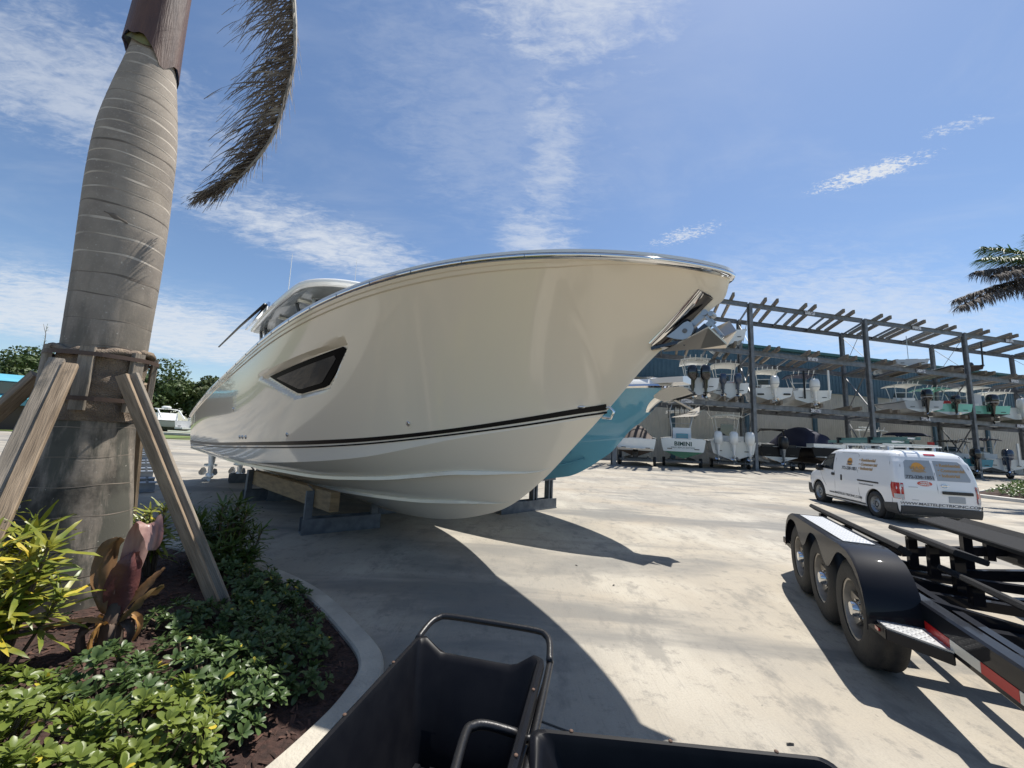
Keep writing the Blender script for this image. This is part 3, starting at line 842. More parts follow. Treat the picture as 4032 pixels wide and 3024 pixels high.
# ------------------------------------------------------------------ outboard engines
def sup_ring(cx, cy, z, a, b, n=16, p=3.0):
    out = []
    for k in range(n):
        t = 2 * math.pi * k / n; c, s = math.cos(t), math.sin(t)
        out.append((cx + a * abs(c) ** (2 / p) * (1 if c >= 0 else -1), cy + b * abs(s) ** (2 / p) * (1 if s >= 0 else -1), z))
    return out
def outboard(parent, x, y, z, cow, leg, H=1.0, tilt=0.0, stripe=None, tagged='outboard'):
    """engine hung on a transom at (x, y, z=top of transom); x forward, so the engine sits behind x"""
    o = bpy.data.objects.new('outboard', None); COL.objects.link(o); o.parent = parent; o.location = (x, y, z); o.rotation_euler = (0, tilt, 0)
    s = H
    rg = [sup_ring(-.30 * s, 0, .00 * s, .20 * s, .15 * s), sup_ring(-.31 * s, 0, .12 * s, .29 * s, .205 * s), sup_ring(-.33 * s, 0, .30 * s, .32 * s, .225 * s),
          sup_ring(-.33 * s, 0, .50 * s, .31 * s, .22 * s), sup_ring(-.32 * s, 0, .64 * s, .27 * s, .195 * s), sup_ring(-.30 * s, 0, .71 * s, .20 * s, .15 * s), sup_ring(-.29 * s, 0, .735 * s, .1 * s, .08 * s)]
    MB().rings(rg).build('cowling', cow, o, smooth=50)
    if stripe is not None:
        MB().rings([sup_ring(-.33 * s, 0, .20 * s, .311 * s, .222 * s), sup_ring(-.33 * s, 0, .235 * s, .316 * s, .226 * s)], False, False).build('cowl_band', stripe, o)
    lg = [sup_ring(-.30 * s, 0, .03 * s, .17 * s, .12 * s, p=2.5), sup_ring(-.29 * s, 0, -.25 * s, .15 * s, .085 * s, p=2.5), sup_ring(-.27 * s, 0, -.55 * s, .13 * s, .055 * s, p=2.2),
          sup_ring(-.27 * s, 0, -.80 * s, .12 * s, .035 * s, p=2), sup_ring(-.29 * s, 0, -1.12 * s, .06 * s, .012 * s, p=2)]
    l = MB().rings(lg); l.rings([sup_ring(-.32 * s, 0, -.60 * s, .27 * s, .12 * s, p=2), sup_ring(-.32 * s, 0, -.575 * s, .27 * s, .12 * s, p=2)])
    l.tube([(-.06 * s, 0, -.82 * s), (-.12 * s, 0, -.82 * s), (-.30 * s, 0, -.82 * s), (-.44 * s, 0, -.82 * s), (-.47 * s, 0, -.82 * s)], [.01 * s, .05 * s, .075 * s, .06 * s, .04 * s], 10)
    l.box((-.08 * s, 0, -.12 * s), (.22 * s, .22 * s, .45 * s))
    l.build('lower_unit', leg, o, smooth=40)
    pm = MB()
    for k in range(3):
        a = 2 * math.pi * k / 3 + .4
        rows = []
        for rr, ch in ((.05, .05), (.10, .10), (.15, .115), (.19, .07)):
            d = Vector((0, math.cos(a), math.sin(a))); tq = Vector((0, -math.sin(a), math.cos(a)))
            rows.append([Vector((-.50 * s, 0, -.82 * s)) + d * rr * s + (tq * ch * .8 + Vector((ch * .6, 0, 0))) * s * w for w in (-1, 0, 1)])
        pm.grid(rows)
    pm.cyl((-.55 * s, 0, -.82 * s), (-.46 * s, 0, -.82 * s), .03 * s, .045 * s, 10)
    pm.build('propeller', 'steel_bright', o, smooth=40)
    return o
for y in (-1.08, -.36, .36, 1.08):
    outboard(cb, -.05, y, 1.06, MATS['gel_white'], MATS['gel_white'], H=1.28)

# ------------------------------------------------------------------ smaller blue boat behind
mat('sky_blue_gel', (.13, .38, .55), .10, coat=.7, bump=.010, bscale=2.0)
BL = 10.2
BA = R(-45)
b_a = Vector((math.cos(BA), math.sin(BA), 0))
B_TIP = Vector((2.60, 6.27, 0))
bb = thing('blue_boat', tuple(B_TIP - b_a * BL), BA, 'light blue hulled boat with white deck behind the big cream boat', 'boat')
bkx = [0, 4, 6, 7.0, 7.55, 7.9, 8.3, 8.7, 9.02, 9.10, 9.53, 9.75, 10.0, 10.15, 10.2]
bkz = [.62, .62, .63, .66, .70, .77, .86, 1.06, 1.27, 1.32, 1.77, 1.93, 2.19, 2.34, 2.46]
f_bk = smooth_interp(bkx, bkz)
def b_zs(X): t = X / BL; return 1.95 + .42 * t + .15 * t * t - .04 * t ** 6
def b_ys(X):
    t = min(max((X - 4.5) / (BL - 4.5), 0), 1); return 1.38 * (1 - t ** 2.4) ** .70
BXC = 9.35
def b_yc(X):
    t = min(max((X - 3) / (BXC - 3), 0), 1); return 1.20 * (1 - t ** 2.2) ** .85
def b_zc(X): t = X / BXC; return 1.12 + .05 * t + .42 * max(0, (t - .45) / .55) ** 1.6
def b_sec(X, sg):
    k = f_bk(X); low = X < BXC; c = max(b_zc(X), k) if low else k; yC = b_yc(X) if low else 0
    row = [(X, sg * yC * f, k + (c - k) * f ** 1.05) for f in (0, .2, .4, .6, .8, .97)]
    S = b_zs(X); q = .8 + .8 * sstep(4, 8.5, X)
    for v in np.linspace(0, 1, 22): row.append((X, sg * (yC + (b_ys(X) - yC) * v ** q), c + (S - c) * v))
    return row
bst = list(np.linspace(0, 6, 20)) + list(np.linspace(6, 9.4, 40))[1:] + list(np.linspace(9.4, 10.2, 24))[1:]
mb = MB(); mb.grid([b_sec(X, -1) for X in bst]); mb.grid([b_sec(X, 1) for X in bst]); s0 = b_sec(0, -1); mb.grid([s0, [(p[0], -p[1], p[2]) for p in s0]])
mb.build('hull', 'sky_blue_gel', bb, smooth=28)
def b_rail(prof, name, m):
    pts = [Vector((X, -b_ys(X), b_zs(X))) for X in bst]; full = pts + [Vector((p.x, -p.y, p.z)) for p in pts[::-1]][1:]
    rows = []
    for i, p in enumerate(full):
        t = full[min(i + 1, len(full) - 1)] - full[max(i - 1, 0)]; t.z = 0; t.normalize(); o = Vector((t.y, -t.x, 0))
        rows.append([p + o * a + Vector((0, 0, b)) for a, b in prof])
    MB().grid(rows, closed=True).build(name, m, bb, smooth=45)
b_rail([(-.02, -.035), (.045, -.03), (.06, 0), (.045, .03), (-.02, .035)], 'rub_rail', 'chrome')
b_rail([(-.02, .035), (.015, .035), (-.03, .12), (-.12, .16), (-.30, .165), (-.30, .03)], 'gunwale', 'gel_white')
rows = [[(X, b_ys(X) * f, b_zs(X) + .14 + .05 * (1 - f * f)) for f in (-.86, -.5, 0, .5, .86)] for X in bst if b_ys(X) > .25]
MB().grid(rows).build('deck', 'gel_white', bb, smooth=40)
mb = MB(); rows = []
for t in np.linspace(0, 1, 8):
    x = 9.7 + .78 * t; w = .26 * (1 - .35 * t)
    rows.append([(x, -w, b_zs(min(x, 10.2)) + .04), (x, -w, b_zs(min(x, 10.2)) + .13), (x, 0, b_zs(min(x, 10.2)) + .16), (x, w, b_zs(min(x, 10.2)) + .13), (x, w, b_zs(min(x, 10.2)) + .04)])
mb.rings(rows); mb.build('bow_pulpit', 'gel_white', bb, smooth=40)
mb = MB()
for X in (5.2, 6.6, 7.9, 9.0):
    for sg in (-1, 1):
        mb.tube([(X, sg * (b_ys(X) - .14), b_zs(X) + .16), (X, sg * (b_ys(X) - .14), b_zs(X) + .26)], .015, 6)
for sg in (-1, 1): mb.tube([(X, sg * max(b_ys(X) - .14, .05), b_zs(X) + .26) for X in np.linspace(4.8, 9.6, 16)], .017, 6)
mb.build('bow_rail', 'chrome', bb, smooth=True)
# stem plate, badge, scum strakes
def b_side(X, Z):
    k = f_bk(X); low = X < BXC; c = max(b_zc(X), k) if low else k; yC = b_yc(X) if low else 0; v = min(max((Z - c) / max(b_zs(X) - c, 1e-3), 0), 1)
    return yC + (b_ys(X) - yC) * v ** (.8 + .8 * sstep(4, 8.5, X))
for sg in (-1, 1):
    rows = []
    for t in np.linspace(0, 1, 9):
        z = 2.06 + .36 * t; xs_ = float(np.interp(z, bkz, bkx)); w = .02 + .12 * math.sin(math.pi * (.15 + .7 * t))
        rows.append([(xs_ - w * f, sg * (max(b_side(xs_ - w * f, z), 0) + .005), z) for f in (1, .66, .33, 0.0)])
    MB().grid(rows).build('stem_plate', 'chrome', bb, smooth=True)
    c = Vector((8.55, 0, 2.20)); mb = MB(); ringp = []
    for k in range(24):
        t = 2 * math.pi * k / 24; x = 8.62 + .155 * math.cos(t); z = 2.195 + .062 * math.sin(t); ringp.append((x, sg * (b_side(x, z) + .007), z))
    cc = (8.62, sg * (b_side(8.62, 2.195) + .010), 2.195)
    mb.add(ringp + [cc], [(k, (k + 1) % 24, 24) for k in range(24)]); bd = mb.build('hull_badge', 'chrome', bb)
    mb = MB()
    def bp(x, z): return Vector((x, sg * (b_side(x, z) + .0125), z))
    for pl in ([(8.56, 2.235), (8.66, 2.235), (8.60, 2.165)], [(8.62, 2.20), (8.70, 2.17), (8.60, 2.155)]):
        mb.add([bp(*q) for q in pl], [(0, 1, 2)])
    mb.build('badge_mark', 'black_plastic', bd)
for fr in (.40, .72):
    mb = MB()
    for sg in (-1, 1):
        rows = []
        for X in np.linspace(2, 8.9 - fr * .6, 50):
            k = f_bk(X); c = max(b_zc(X), k + .01); y = b_yc(X) * fr; z = k + (c - k) * fr ** 1.05
            rows.append([(X, sg * y, z + .02), (X, sg * (y + .04), z), (X, sg * (y + .035), z - .025), (X, sg * (y - .02), z - .02)])
        mb.grid(rows, closed=True)
    mb.build('spray_strake', 'sky_blue_gel', bb, smooth=30)
# anchor hanging off the pulpit
def bpnt(x, y, z): return Vector((x, y, z))
mb = MB(); mb.bar((10.15, 0, 2.34), (10.62, 0, 2.06), .03, .10, up=(0, 1, 0)); mb.build('anchor_shank', 'steel_bright', bb)
mb = MB()
for sg in (-1, 1): mb.prism([(9.95, sg * .10, 2.46), (10.45, sg * .10, 2.46), (10.60, sg * .10, 2.34), (10.15, sg * .10, 2.22), (9.98, sg * .10, 2.30)], (0, .012, 0))
mb.build('roller_cheek', 'steel_bright', bb)
mb = MB()
for sg in (-1, 1):
    mb.add([(10.22, 0, 1.98), (10.52, sg * .20, 2.02), (10.66, 0, 2.06)], [(0, 1, 2)]); mb.add([(10.66, 0, 2.06), (10.52, sg * .20, 2.02), (10.72, sg * .16, 2.13)], [(0, 1, 2)])
    mb.add([(10.22, 0, 1.975), (10.52, sg * .20, 2.005), (10.66, 0, 2.02)], [(0, 1, 2)])
mb.build('anchor_fluke', 'chrome', bb)
mb = MB(); mb.prism([(4.4, -.5, 2.3), (6.2, -.5, 2.3), (5.8, -.5, 3.0), (4.6, -.5, 3.1)], (0, 1.0, 0)); mb.build('console', 'gel_white', bb)
mb = MB(); mb.box((4.6, 0, 4.02), (2.4, 2.0, .08)); mb.build('hardtop', 'gel_white', bb)
mb = MB()
for sx in (3.7, 5.4):
    for sg in (-1, 1): mb.tube([(sx, sg * .6, 2.3), (sx - .1, sg * .8, 4.0)], .03, 8)
mb.build('hardtop_leg', 'alu', bb)
for y in (-.4, .4): outboard(bb, -.05, y, 1.95, MATS['gel_white'], MATS['gel_white'], H=1.15)

# ------------------------------------------------------------------ stands under the boats
def stand(name, pts, label, timber=None):
    """pts: list of base channels (p0, p1, height of post at p0, at p1); timber: (p0, p1, ztop0, ztop1)"""
    b0 = Vector(pts[0][0]); th = thing(name, (b0.x, b0.y, 0), 0, label, 'boat stand', 'boat stands on the yard')
    for p0, p1, h0, h1 in pts:
        p0, p1 = Vector((*p0[:2], 0)) - Vector((b0.x, b0.y, 0)), Vector((*p1[:2], 0)) - Vector((b0.x, b0.y, 0))
        d = (p1 - p0).normalized(); n = Vector((-d.y, d.x, 0))
        m = MB()
        m.bar(p0 - d * .08 + Vector((0, 0, .012)), p1 + d * .08 + Vector((0, 0, .012)), .24, .02)
        for sg in (-1, 1): m.bar(p0 - d * .08 + n * sg * .10 + Vector((0, 0, .12)), p1 + d * .08 + n * sg * .10 + Vector((0, 0, .12)), .014, .194)
        m.build('base_channel', 'stand_steel', th)
        for p, hh in ((p0, h0), (p1, h1)):
            if hh <= 0: continue
            m = MB(); m.bar(p + Vector((0, 0, .03)), p + Vector((0, 0, hh)), .10, .10, up=d)
            m.prism([p + n * .045 + d * .045 + Vector((0, 0, hh - .001)), p - n * .045 + d * .045 + Vector((0, 0, hh - .001)), p - n * .045 - d * .045 + Vector((0, 0, hh + .10)), p + n * .045 - d * .045 + Vector((0, 0, hh + .10))], d * .012)
            m.build('post', 'stand_steel', th)
    if timber:
        q0, q1, z0, z1, w, hgt = timber
        a = Vector((*q0, z0 - hgt / 2)) - Vector((b0.x, b0.y, 0)); b = Vector((*q1, z1 - hgt / 2)) - Vector((b0.x, b0.y, 0))
        MB().bar(a, b, w, hgt, bev=.006).build('timber_bunk', MATS['timber_brown'], th)
    return th
off = c_s * -.11
stand('timber_stand', [((-2.91, 5.88), (-2.13, 6.45), .60, .50), ((-5.26, 8.08), (-4.62, 8.95), .62, .55)], 'low stand of two grey steel frames carrying a thick timber under the cream boat',
      ((-2.46 + off.x, 5.46 + off.y), (-5.30 + off.x, 8.12 + off.y), .655, .60, .13, .27))
q = [C_TIP - c_a * dx - c_s * 1.35 for dx in (6.0, 9.2)]
stand('timber_stand', [((q[0].x, q[0].y), (q[0].x - .6, q[0].y - .5), .60, .45), ((q[1].x, q[1].y), (q[1].x - .6, q[1].y - .5), .60, .45)], 'stand with a timber under the far side of the cream boat', ((q[0].x, q[0].y), (q[1].x, q[1].y), .70, .68, .13, .27))
q = [C_TIP - c_a * dx for dx in (8.4, 11.6)]
for i_, p in enumerate(q):
    stand('keel_block_stand', [((p.x - .45, p.y - .4), (p.x + .45, p.y + .4), .25, .25)], ('squat' if i_ == 0 else 'rearmost low') + ' steel keel support under the middle of the cream boat')
stand('post_stand', [((-.10, 8.02), (1.00, 9.00), 0, 0)], 'grey steel stand with three upright posts under the blue bow')
ps = [o for o in bpy.data.objects if o.name.startswith('post_stand')][0]
for t in (.25, .62, .95):
    p = Vector((1.10, .98, 0)) * t
    hbeam(p + Vector((0, 0, .03)), p + Vector((0, 0, .62)), .13, .14, up=Vector((.75, .66, 0))).build('post', 'stand_steel', ps)
MB().bar((.15, .13, .66), (1.15, 1.02, .66), .16, .09).build('cap_channel', 'stand_steel', ps)
q = B_TIP - b_a * 7.6
stand('post_stand', [((q.x - .8, q.y - .7), (q.x + .8, q.y + .7), .70, .70)], 'rear steel stand under the stern half of the blue boat')
# ------------------------------------------------------------------ boats kept in and under the rack
RANG = R(69)
mat('hull_black', (.008, .008, .011), .3, spec=.2)
def hull_small(parent, L, B, D, m_top, m_bot=None, sheer=.35, fine=2.3, name='hull'):
    """open V-hull, x forward from the transom, z up from the keel; returns half-breadth and sheer functions"""
    def ys(X): t = min(max((X - L * .45) / (L * .55), 0), 1); return B / 2 * (1 - t ** fine) ** .75
    def zs(X): t = X / L; return D + sheer * t ** 2
    def zk(X): t = min(max((X - L * .62) / (L * .38), 0), 1); return (D + sheer) * t ** 2.6 * .98
    def yc(X): t = min(max((X - L * .3) / (L * .62), 0), 1); return B * .44 * (1 - t ** 2.2) ** .85
    def zc(X): t = X / L; return D * .36 + (D * .42) * max(0, (t - .4) / .6) ** 1.7
    stn = list(np.linspace(0, L * .6, 8)) + list(np.linspace(L * .6, L, 15))[1:]
    def sec(X, sg, part):
        k = zk(X); c = max(zc(X), k); y = yc(X) if c > k else 0.0
        bot = [(X, sg * y * f, k + (c - k) * f) for f in (0, .5, 1.0)]
        top = [(X, sg * (y + (ys(X) - y) * v ** (.8 + .6 * sstep(.4, .8, X / L))), c + (zs(X) - c) * v) for v in (0, .15, .3, .45, .6, .75, .9, 1)]
        return bot if part == 'b' else top
    for part, m in (('t', m_top), ('b', m_bot or m_top)):
        mb = MB()
        for sg in (-1, 1): mb.grid([sec(X, sg, part) for X in stn])
        q = sec(0, -1, part); mb.grid([q, [(p[0], -p[1], p[2]) for p in q]])
        mb.build(name if part == 't' else 'hull_bottom', m, parent, smooth=35)
    mb = MB()
    for sg in (-1, 1): mb.tube([(X, sg * (ys(X) + .02), zs(X) - .07) for X in stn], .022, 5)
    mb.build('rub_rail', 'black_plastic', parent)
    for sg in (-1, 1): MB().box((-.015, sg * B * .30, D * .50), (.04, B * .11, .05)).build('scupper', 'black_plastic', parent)
    MB().box((.13, 0, D * 1.02), (.24, B * .36, .05)).build('transom_hatch', 'gel_grey', parent)
    # gunwale cap, liner and sole
    rows = []
    for X in stn:
        y = ys(X); z = zs(X); yi = max(y - .20, 0)
        rows.append([(X, -y - .03, z - .03), (X, -y - .03, z + .02), (X, -yi, z + .03), (X, -yi, D * .55), (X, yi, D * .55), (X, yi, z + .03), (X, y + .03, z + .02), (X, y + .03, z - .03)])
    MB().grid(rows).build('gunwale', 'gel_white', parent, smooth=25)
    mb = MB(); mb.box((.10, 0, (D + D * .55) / 2), (.16, B - .3, D * .45)); mb.build('transom_wall', 'gel_white', parent)
    return ys, zs
def t_top(parent, x, z0, z1, lx, ly, m_top, m_leg, rods=True, arch=.12):
    z1 += .28
    mb = MB(); rows = []
    for a in np.linspace(-1, 1, 9):
        rows.append([(x + lx / 2 * a * (1 if True else 0), ly / 2 * b, z1 - arch * (b * b) - arch * .7 * a * a) for b in np.linspace(-1, 1, 9)])
    rb = [[(p[0], p[1], p[2] - .06) for p in r] for r in rows]
    mb.grid(rows); mb.grid(rb)
    for e in (0, -1): mb.grid([rows[e], rb[e]])
    mb.grid([[r[0] for r in rows], [r[0] for r in rb]]); mb.grid([[r[-1] for r in rows], [r[-1] for r in rb]])
    mb.build('t_top', m_top, parent, smooth=40)
    for sx in (-1, 1):
        for sg in (-1, 1):
            m2 = MB(); m2.tube([(x + sx * lx * .20, sg * ly * .28, z0), (x + sx * lx * .24, sg * ly * .31, (z0 + z1) / 2), (x + sx * lx * .34, sg * ly * .40, z1 - arch * .6)], .032, 6)
            m2.build('t_top_leg', m_leg, parent, smooth=True)
    m2 = MB()
    for sg in (-1, 1): m2.tube([(x - lx * .22, sg * ly * .29, z0 + .5), (x + lx * .22, sg * ly * .29, z0 + .5)], .025, 6)
    m2.tube([(x - lx * .24, -ly * .31, (z0 + z1) / 2 + .3), (x - lx * .24, ly * .31, (z0 + z1) / 2 + .3)], .025, 6); m2.build('t_top_rail', m_leg, parent)
    if rods:
        m2 = MB()
        for b in (-.36, -.18, 0, .18, .36): m2.tube([(x - lx * .46, ly * b, z1 - .22), (x - lx * .56, ly * b, z1 + .10)], .03, 6)
        m2.build('rod_holder', m_leg, parent, smooth=True)
def console(parent, x, z0, w=.9, h=1.1, m='gel_white', glass=True):
    MB().prism([(x - .4, -w / 2, z0), (x + .6, -w / 2, z0), (x + .55, -w / 2, z0 + h * .6), (x + .15, -w / 2, z0 + h), (x - .4, -w / 2, z0 + h * .9)], (0, w, 0)).build('console', m, parent)
    if glass: MB().grid([[(x + .40, y, z0 + h * .8) for y in (-w * .48, 0, w * .48)], [(x + .12, y, z0 + h * 1.35) for y in (-w * .42, 0, w * .42)]]).build('windscreen', 'glass_tint', parent)
    MB().box((x - 1.0, 0, z0 + .45), (.45, w * .95, .9)).build('leaning_post', 'white_matte', parent)
def rack_boat(name, label, u, z, L=7.6, B=2.5, D=1.15, e=.35, top='gel_white', bot=None, group='boats kept in the dry rack', rot=0.0, **kw):
    p = rk(u, e)
    o = thing(name, (p.x, p.y, z), RANG + rot, label, 'boat', group)
    return o, hull_small(o, L, B, D, MATS[top], MATS[bot] if bot else None, **kw)
Z1, Z2 = LV[0] + .30, LV[1] + .30
GW, BP = MATS['gel_white'], MATS['black_gloss']

# ---- first shelf, from the left
o, _ = rack_boat('center_console_boat', 'white boat with two tall glossy black outboards on the shelf above the blue bow', -4.55, Z1, 8.6, 2.7, 1.25, e=.2)
for y in (-.42, .42): outboard(o, 0, y, 1.02, BP, BP, 1.50)
console(o, 3.2, .7); t_top(o, 3.2, .7, 2.95, 2.8, 2.1, GW, GW)
mb = MB(); mb.box((2.6, .25, 3.12), (.3, .6, .2)); mb.cyl((3.0, -.4, 3.0), (3.0, -.4, 3.25), .22); mb.build('radar', 'gel_white', o)
o, _ = rack_boat('center_console_boat', 'white boat with a T-top and a pair of blue grey outboards on the shelf', -1.9, Z1, 7.4, 2.5, 1.1)
for y in (-.48, .48): outboard(o, 0, y, 1.0, MATS['engine_blue'], MATS['engine_blue'], 1.08)
console(o, 2.7, .6); t_top(o, 2.6, .6, 2.75, 2.3, 1.9, MATS['canvas_white'], GW)
MB().box((1.2, -.5, 1.15), (.5, .7, .3)).build('seat', 'red', o)
o, _ = rack_boat('center_console_boat', 'white boat with canvas T-top and one white outboard right of the rack post', 1.95, Z1, 7.2, 2.5, 1.05)
outboard(o, 0, .0, 1.0, GW, GW, 1.22, stripe=MATS['gel_grey'])
console(o, 2.8, .6, m='white_matte'); t_top(o, 2.6, .6, 2.55, 2.2, 1.9, MATS['canvas_white'], GW)
MB().prism([(1.9, -.75, .6), (3.1, -.75, .6), (2.9, -.75, 1.45), (2.1, -.75, 1.45)], (0, 1.5, 0)).build('console_cover', 'brown_cover', o)
mb = MB()
for y in (-.85, .85): mb.box((-.04, y, .55), (.06, .42, .12))
mb.build('trim_tab', 'black_plastic', o)
o, _ = rack_boat('center_console_boat', 'white bay boat with dark curved top, shallow water poles and a big white outboard', 5.55, Z1, 7.6, 2.5, 1.1)
outboard(o, 0, -.05, 1.0, GW, GW, 1.30, stripe=MATS['gel_grey'])
console(o, 2.8, .6, glass=False); t_top(o, 2.8, .6, 2.55, 2.3, 1.9, MATS['navy_canvas'], GW)
for y in (-1.05, .52):
    mb = MB(); mb.box((-.12, y, 1.55), (.12, .10, 2.2)); mb.bar((-.2, y, .6), (-.2, y, 2.6), .05, .05, up=(1, 0, 0)); mb.build('shallow_water_pole', 'black_plastic' if y > 0 else 'gel_white', o)
mb = MB()
for sg in (-1, 1): mb.grid([[(2.0 + .15 * t, sg * (.45 + .45 * s_), 1.25 + 1.15 * s_ + .12 * math.sin(3 * t + 5 * s_)) for t in np.linspace(0, 1, 5)] for s_ in np.linspace(0, 1, 5)])
mb.build('shade_cloth', 'canvas_white', o, smooth=True)
o, _ = rack_boat('center_console_boat', 'pale grey hulled bay boat with a white top and one black outboard', 16.9, Z1, 7.4, 2.5, 1.05, top='gel_grey', bot='gel_white', e=.2)
outboard(o, 0, 0, 1.0, BP, BP, 1.32, stripe=MATS['gel_grey'])
console(o, 3.2, .6); t_top(o, 3.1, .6, 2.6, 2.2, 1.9, MATS['canvas_white'], GW)
o, _ = rack_boat('center_console_boat', 'mint green hulled boat with a mint T-top on the shelf', 20.6, Z1, 7.6, 2.5, 1.05, top='mint', bot='gel_white', e=.6)
outboard(o, 0, 0, 1.0, BP, BP, 1.1)
console(o, 3.0, .6); t_top(o, 3.0, .6, 2.55, 2.3, 1.9, MATS['mint'], GW)
MB().box((1.8, -.45, 1.25), (.5, .6, .5)).build('seat_cover', 'red', o)
o, _ = rack_boat('center_console_boat', 'mint boat with white arch top and big black outboard right of the rack post', 24.6, Z1, 8.2, 2.6, 1.1, top='mint', bot='brown_cover', e=.2)
outboard(o, 0, .1, 1.05, BP, BP, 1.40, stripe=MATS['gel_grey'])
console(o, 3.2, .6); t_top(o, 3.0, .6, 2.85, 3.2, 2.1, MATS['white_matte'], GW, rods=False)
MB().prism([(2.0, -.7, .6), (2.7, -.7, .6), (2.5, -.7, 2.4), (2.1, -.7, 2.4)], (0, .5, 0)).build('helm_cover', 'gel_grey', o)
o, _ = rack_boat('center_console_boat', 'white boat at the right end of the shelf beyond the mint boats', 28.3, Z1, 8.0, 2.6, 1.15, e=.3)
outboard(o, 0, 0, 1.05, GW, GW, 1.25); console(o, 3.2, .6); t_top(o, 3.2, .6, 2.7, 2.6, 2.0, MATS['canvas_white'], GW)
# ---- second shelf
o, _ = rack_boat('skiff', 'cream skiff with a dark outboard up on the second shelf beside the anchor', -1.9, Z2, 6.6, 2.3, 1.1, e=.2)
outboard(o, 0, .35, .75, MATS['black_plastic'], MATS['black_plastic'], .95, tilt=R(-12))
MB().bar((.5, -.7, -.02), (.5, .7, -.02), .1, .1).build('cradle_bar', 'steel_grey', o)
o, _ = rack_boat('flats_skiff', 'low flat skiff under dark bunks on the second shelf', 16.4, Z2, 6.4, 2.2, .62, e=.6, top='gel_grey')
MB().box((2.6, 0, .62), (.6, .6, .7)).build('console', 'gel_white', o); MB().tube([(2.2, -.8, .5), (2.2, -.8, 3.2)], .03, 6).build('push_pole', 'alu', o)
o, _ = rack_boat('flats_skiff', 'low dark deck skiff with a raised pole on the second shelf at the right', 22.6, Z2, 6.6, 2.2, .6, e=.4, top='brown_cover')
MB().tube([(.2, -.9, .5), (-.2, -.9, .5), (-.3, -.9, 2.6)], .06, 8).build('shallow_water_pole', 'black_plastic', o); outboard(o, 0, 0, .55, BP, BP, .7, tilt=R(-55))

# ---- on the ground under the rack
def trailer_small(o, L, B, zt=-.05):
    mb = MB()
    for sg in (-1, 1): mb.bar((.3, sg * B * .30, zt - .05), (L * .8, sg * B * .25, zt - .05), .09, .12)
    mb.bar((1.2, -B * .42, zt - .15), (1.2, B * .42, zt - .15), .1, .1); mb.bar((3.5, -B * .35, zt - .12), (3.5, B * .35, zt - .12), .1, .1); mb.bar((.6, -B * .42, zt - .12), (.6, B * .42, zt - .12), .1, .1)
    mb.build('trailer_frame', 'stand_steel', o)
    for sg in (-1, 1):
        w = MB().lathe([(.12, -.08), (.30, -.10), (.33, -.06), (.33, .06), (.30, .10), (.12, .08)], (1.6, sg * B * .46, .33 - GZ), (0, 1, 0), 20).build('trailer_wheel', 'black_rubber', o, smooth=40)
        MB().lathe([(.02, -.09), (.17, -.085), (.17, .085), (.02, .09)], (1.6, sg * B * .46, .33 - GZ), (0, 1, 0), 16).build('rim', 'galv', w)
GZ = .62
G_ = 'boats parked on the ground under the rack'
o, _ = rack_boat('runabout', 'white stern drive boat under a brown cover beside the blue bow', -9.5, GZ, 7.6, 2.6, 1.25, group=G_, bot='brown_cover')
mb = MB(); rows = []
for x, hh in ((.15, 1.25), (.6, 1.75), (2.2, 2.25), (3.6, 2.2), (5.6, 1.75)): rows.append([(x, 1.22 * f * (1 - .06 * x), hh - (hh - 1.25) * f * f) for f in np.linspace(-1, 1, 9)])
mb.grid(rows).build('mooring_cover', 'brown_cover', o, smooth=True)
mb = MB(); mb.rings([sup_ring(-.25, 0, .0, .18, .16), sup_ring(-.25, 0, .35, .24, .2), sup_ring(-.2, 0, .55, .15, .16)]); mb.cyl((-.5, 0, .1), (-.1, 0, .1), .10, .14); mb.build('stern_drive', 'black_plastic', o, smooth=40)
mb = MB(); mb.box((-.55, 0, .55), (.9, 2.3, .07)); mb.build('swim_platform', 'beige_vinyl', o)
trailer_small(o, 7.6, 2.6)
o, _ = rack_boat('sport_boat', 'white boat with a green bottom, tall tower and BIMINI lettering on its transom', -5.85, GZ, 8.4, 2.9, 1.35, group=G_, bot='green_paint', e=.4)
def facing(x, y, z): return frame_mat((x, y, z), (0, -1, 0), (0, 0, 1))
mat('dark_green_text', (.025, .07, .055), .5)
text_part('transom_name', 'BIMINI', .40, facing(-.008, 0, 1.02), 'dark_green_text', o, bold=.012)
text_part('transom_subtitle', 'PALM BEACH EDITION', .15, facing(-.008, 0, .76), 'dark_green_text', o)
MB().box((.3, 0, 1.36), (.5, 2.6, .10)).build('transom_cap', 'gel_white', o)
MB().prism([(1.0, -.6, .9), (3.4, -.6, .9), (3.2, -.6, 2.1), (1.2, -.6, 2.2)], (0, 1.2, 0)).build('cabin', 'gel_white', o)
MB().box((.985, 0, 1.6), (.03, .8, .35)).build('cabin_door', 'teal_paint', o)
t_top(o, 2.6, .9, 3.35, 2.2, 2.1, MATS['white_matte'], MATS['alu'])
mb = MB()
for sg in (-1, 1): mb.tube([(2.0, sg * .8, 3.3), (2.2, sg * .6, 4.1)], .03, 6); mb.tube([(3.0, sg * .8, 3.3), (2.8, sg * .6, 4.1)], .03, 6); mb.tube([(1.6, sg * .9, 3.3), (1.5, sg * 1.0, 3.9)], .02, 6)
mb.box((2.5, 0, 4.12), (1.2, 1.7, .05)); mb.build('tower', 'alu', o)
mb = MB()
for y in (-.9, -.5, -.15, .15, .5, .9): mb.tube([(.7 if abs(y) < .6 else 1.5, y, 2.9), (.6 if abs(y) < .6 else 1.4, y, 3.7)], .025, 6)
tag(mb.build('rods', 'black_plastic', o), kind='stuff'); trailer_small(o, 8.4, 2.7)
o, _ = rack_boat('center_console_boat', 'white centre console with three white outboards in a row on the ground', -1.75, GZ, 9.6, 2.9, 1.35, group=G_, e=.5)
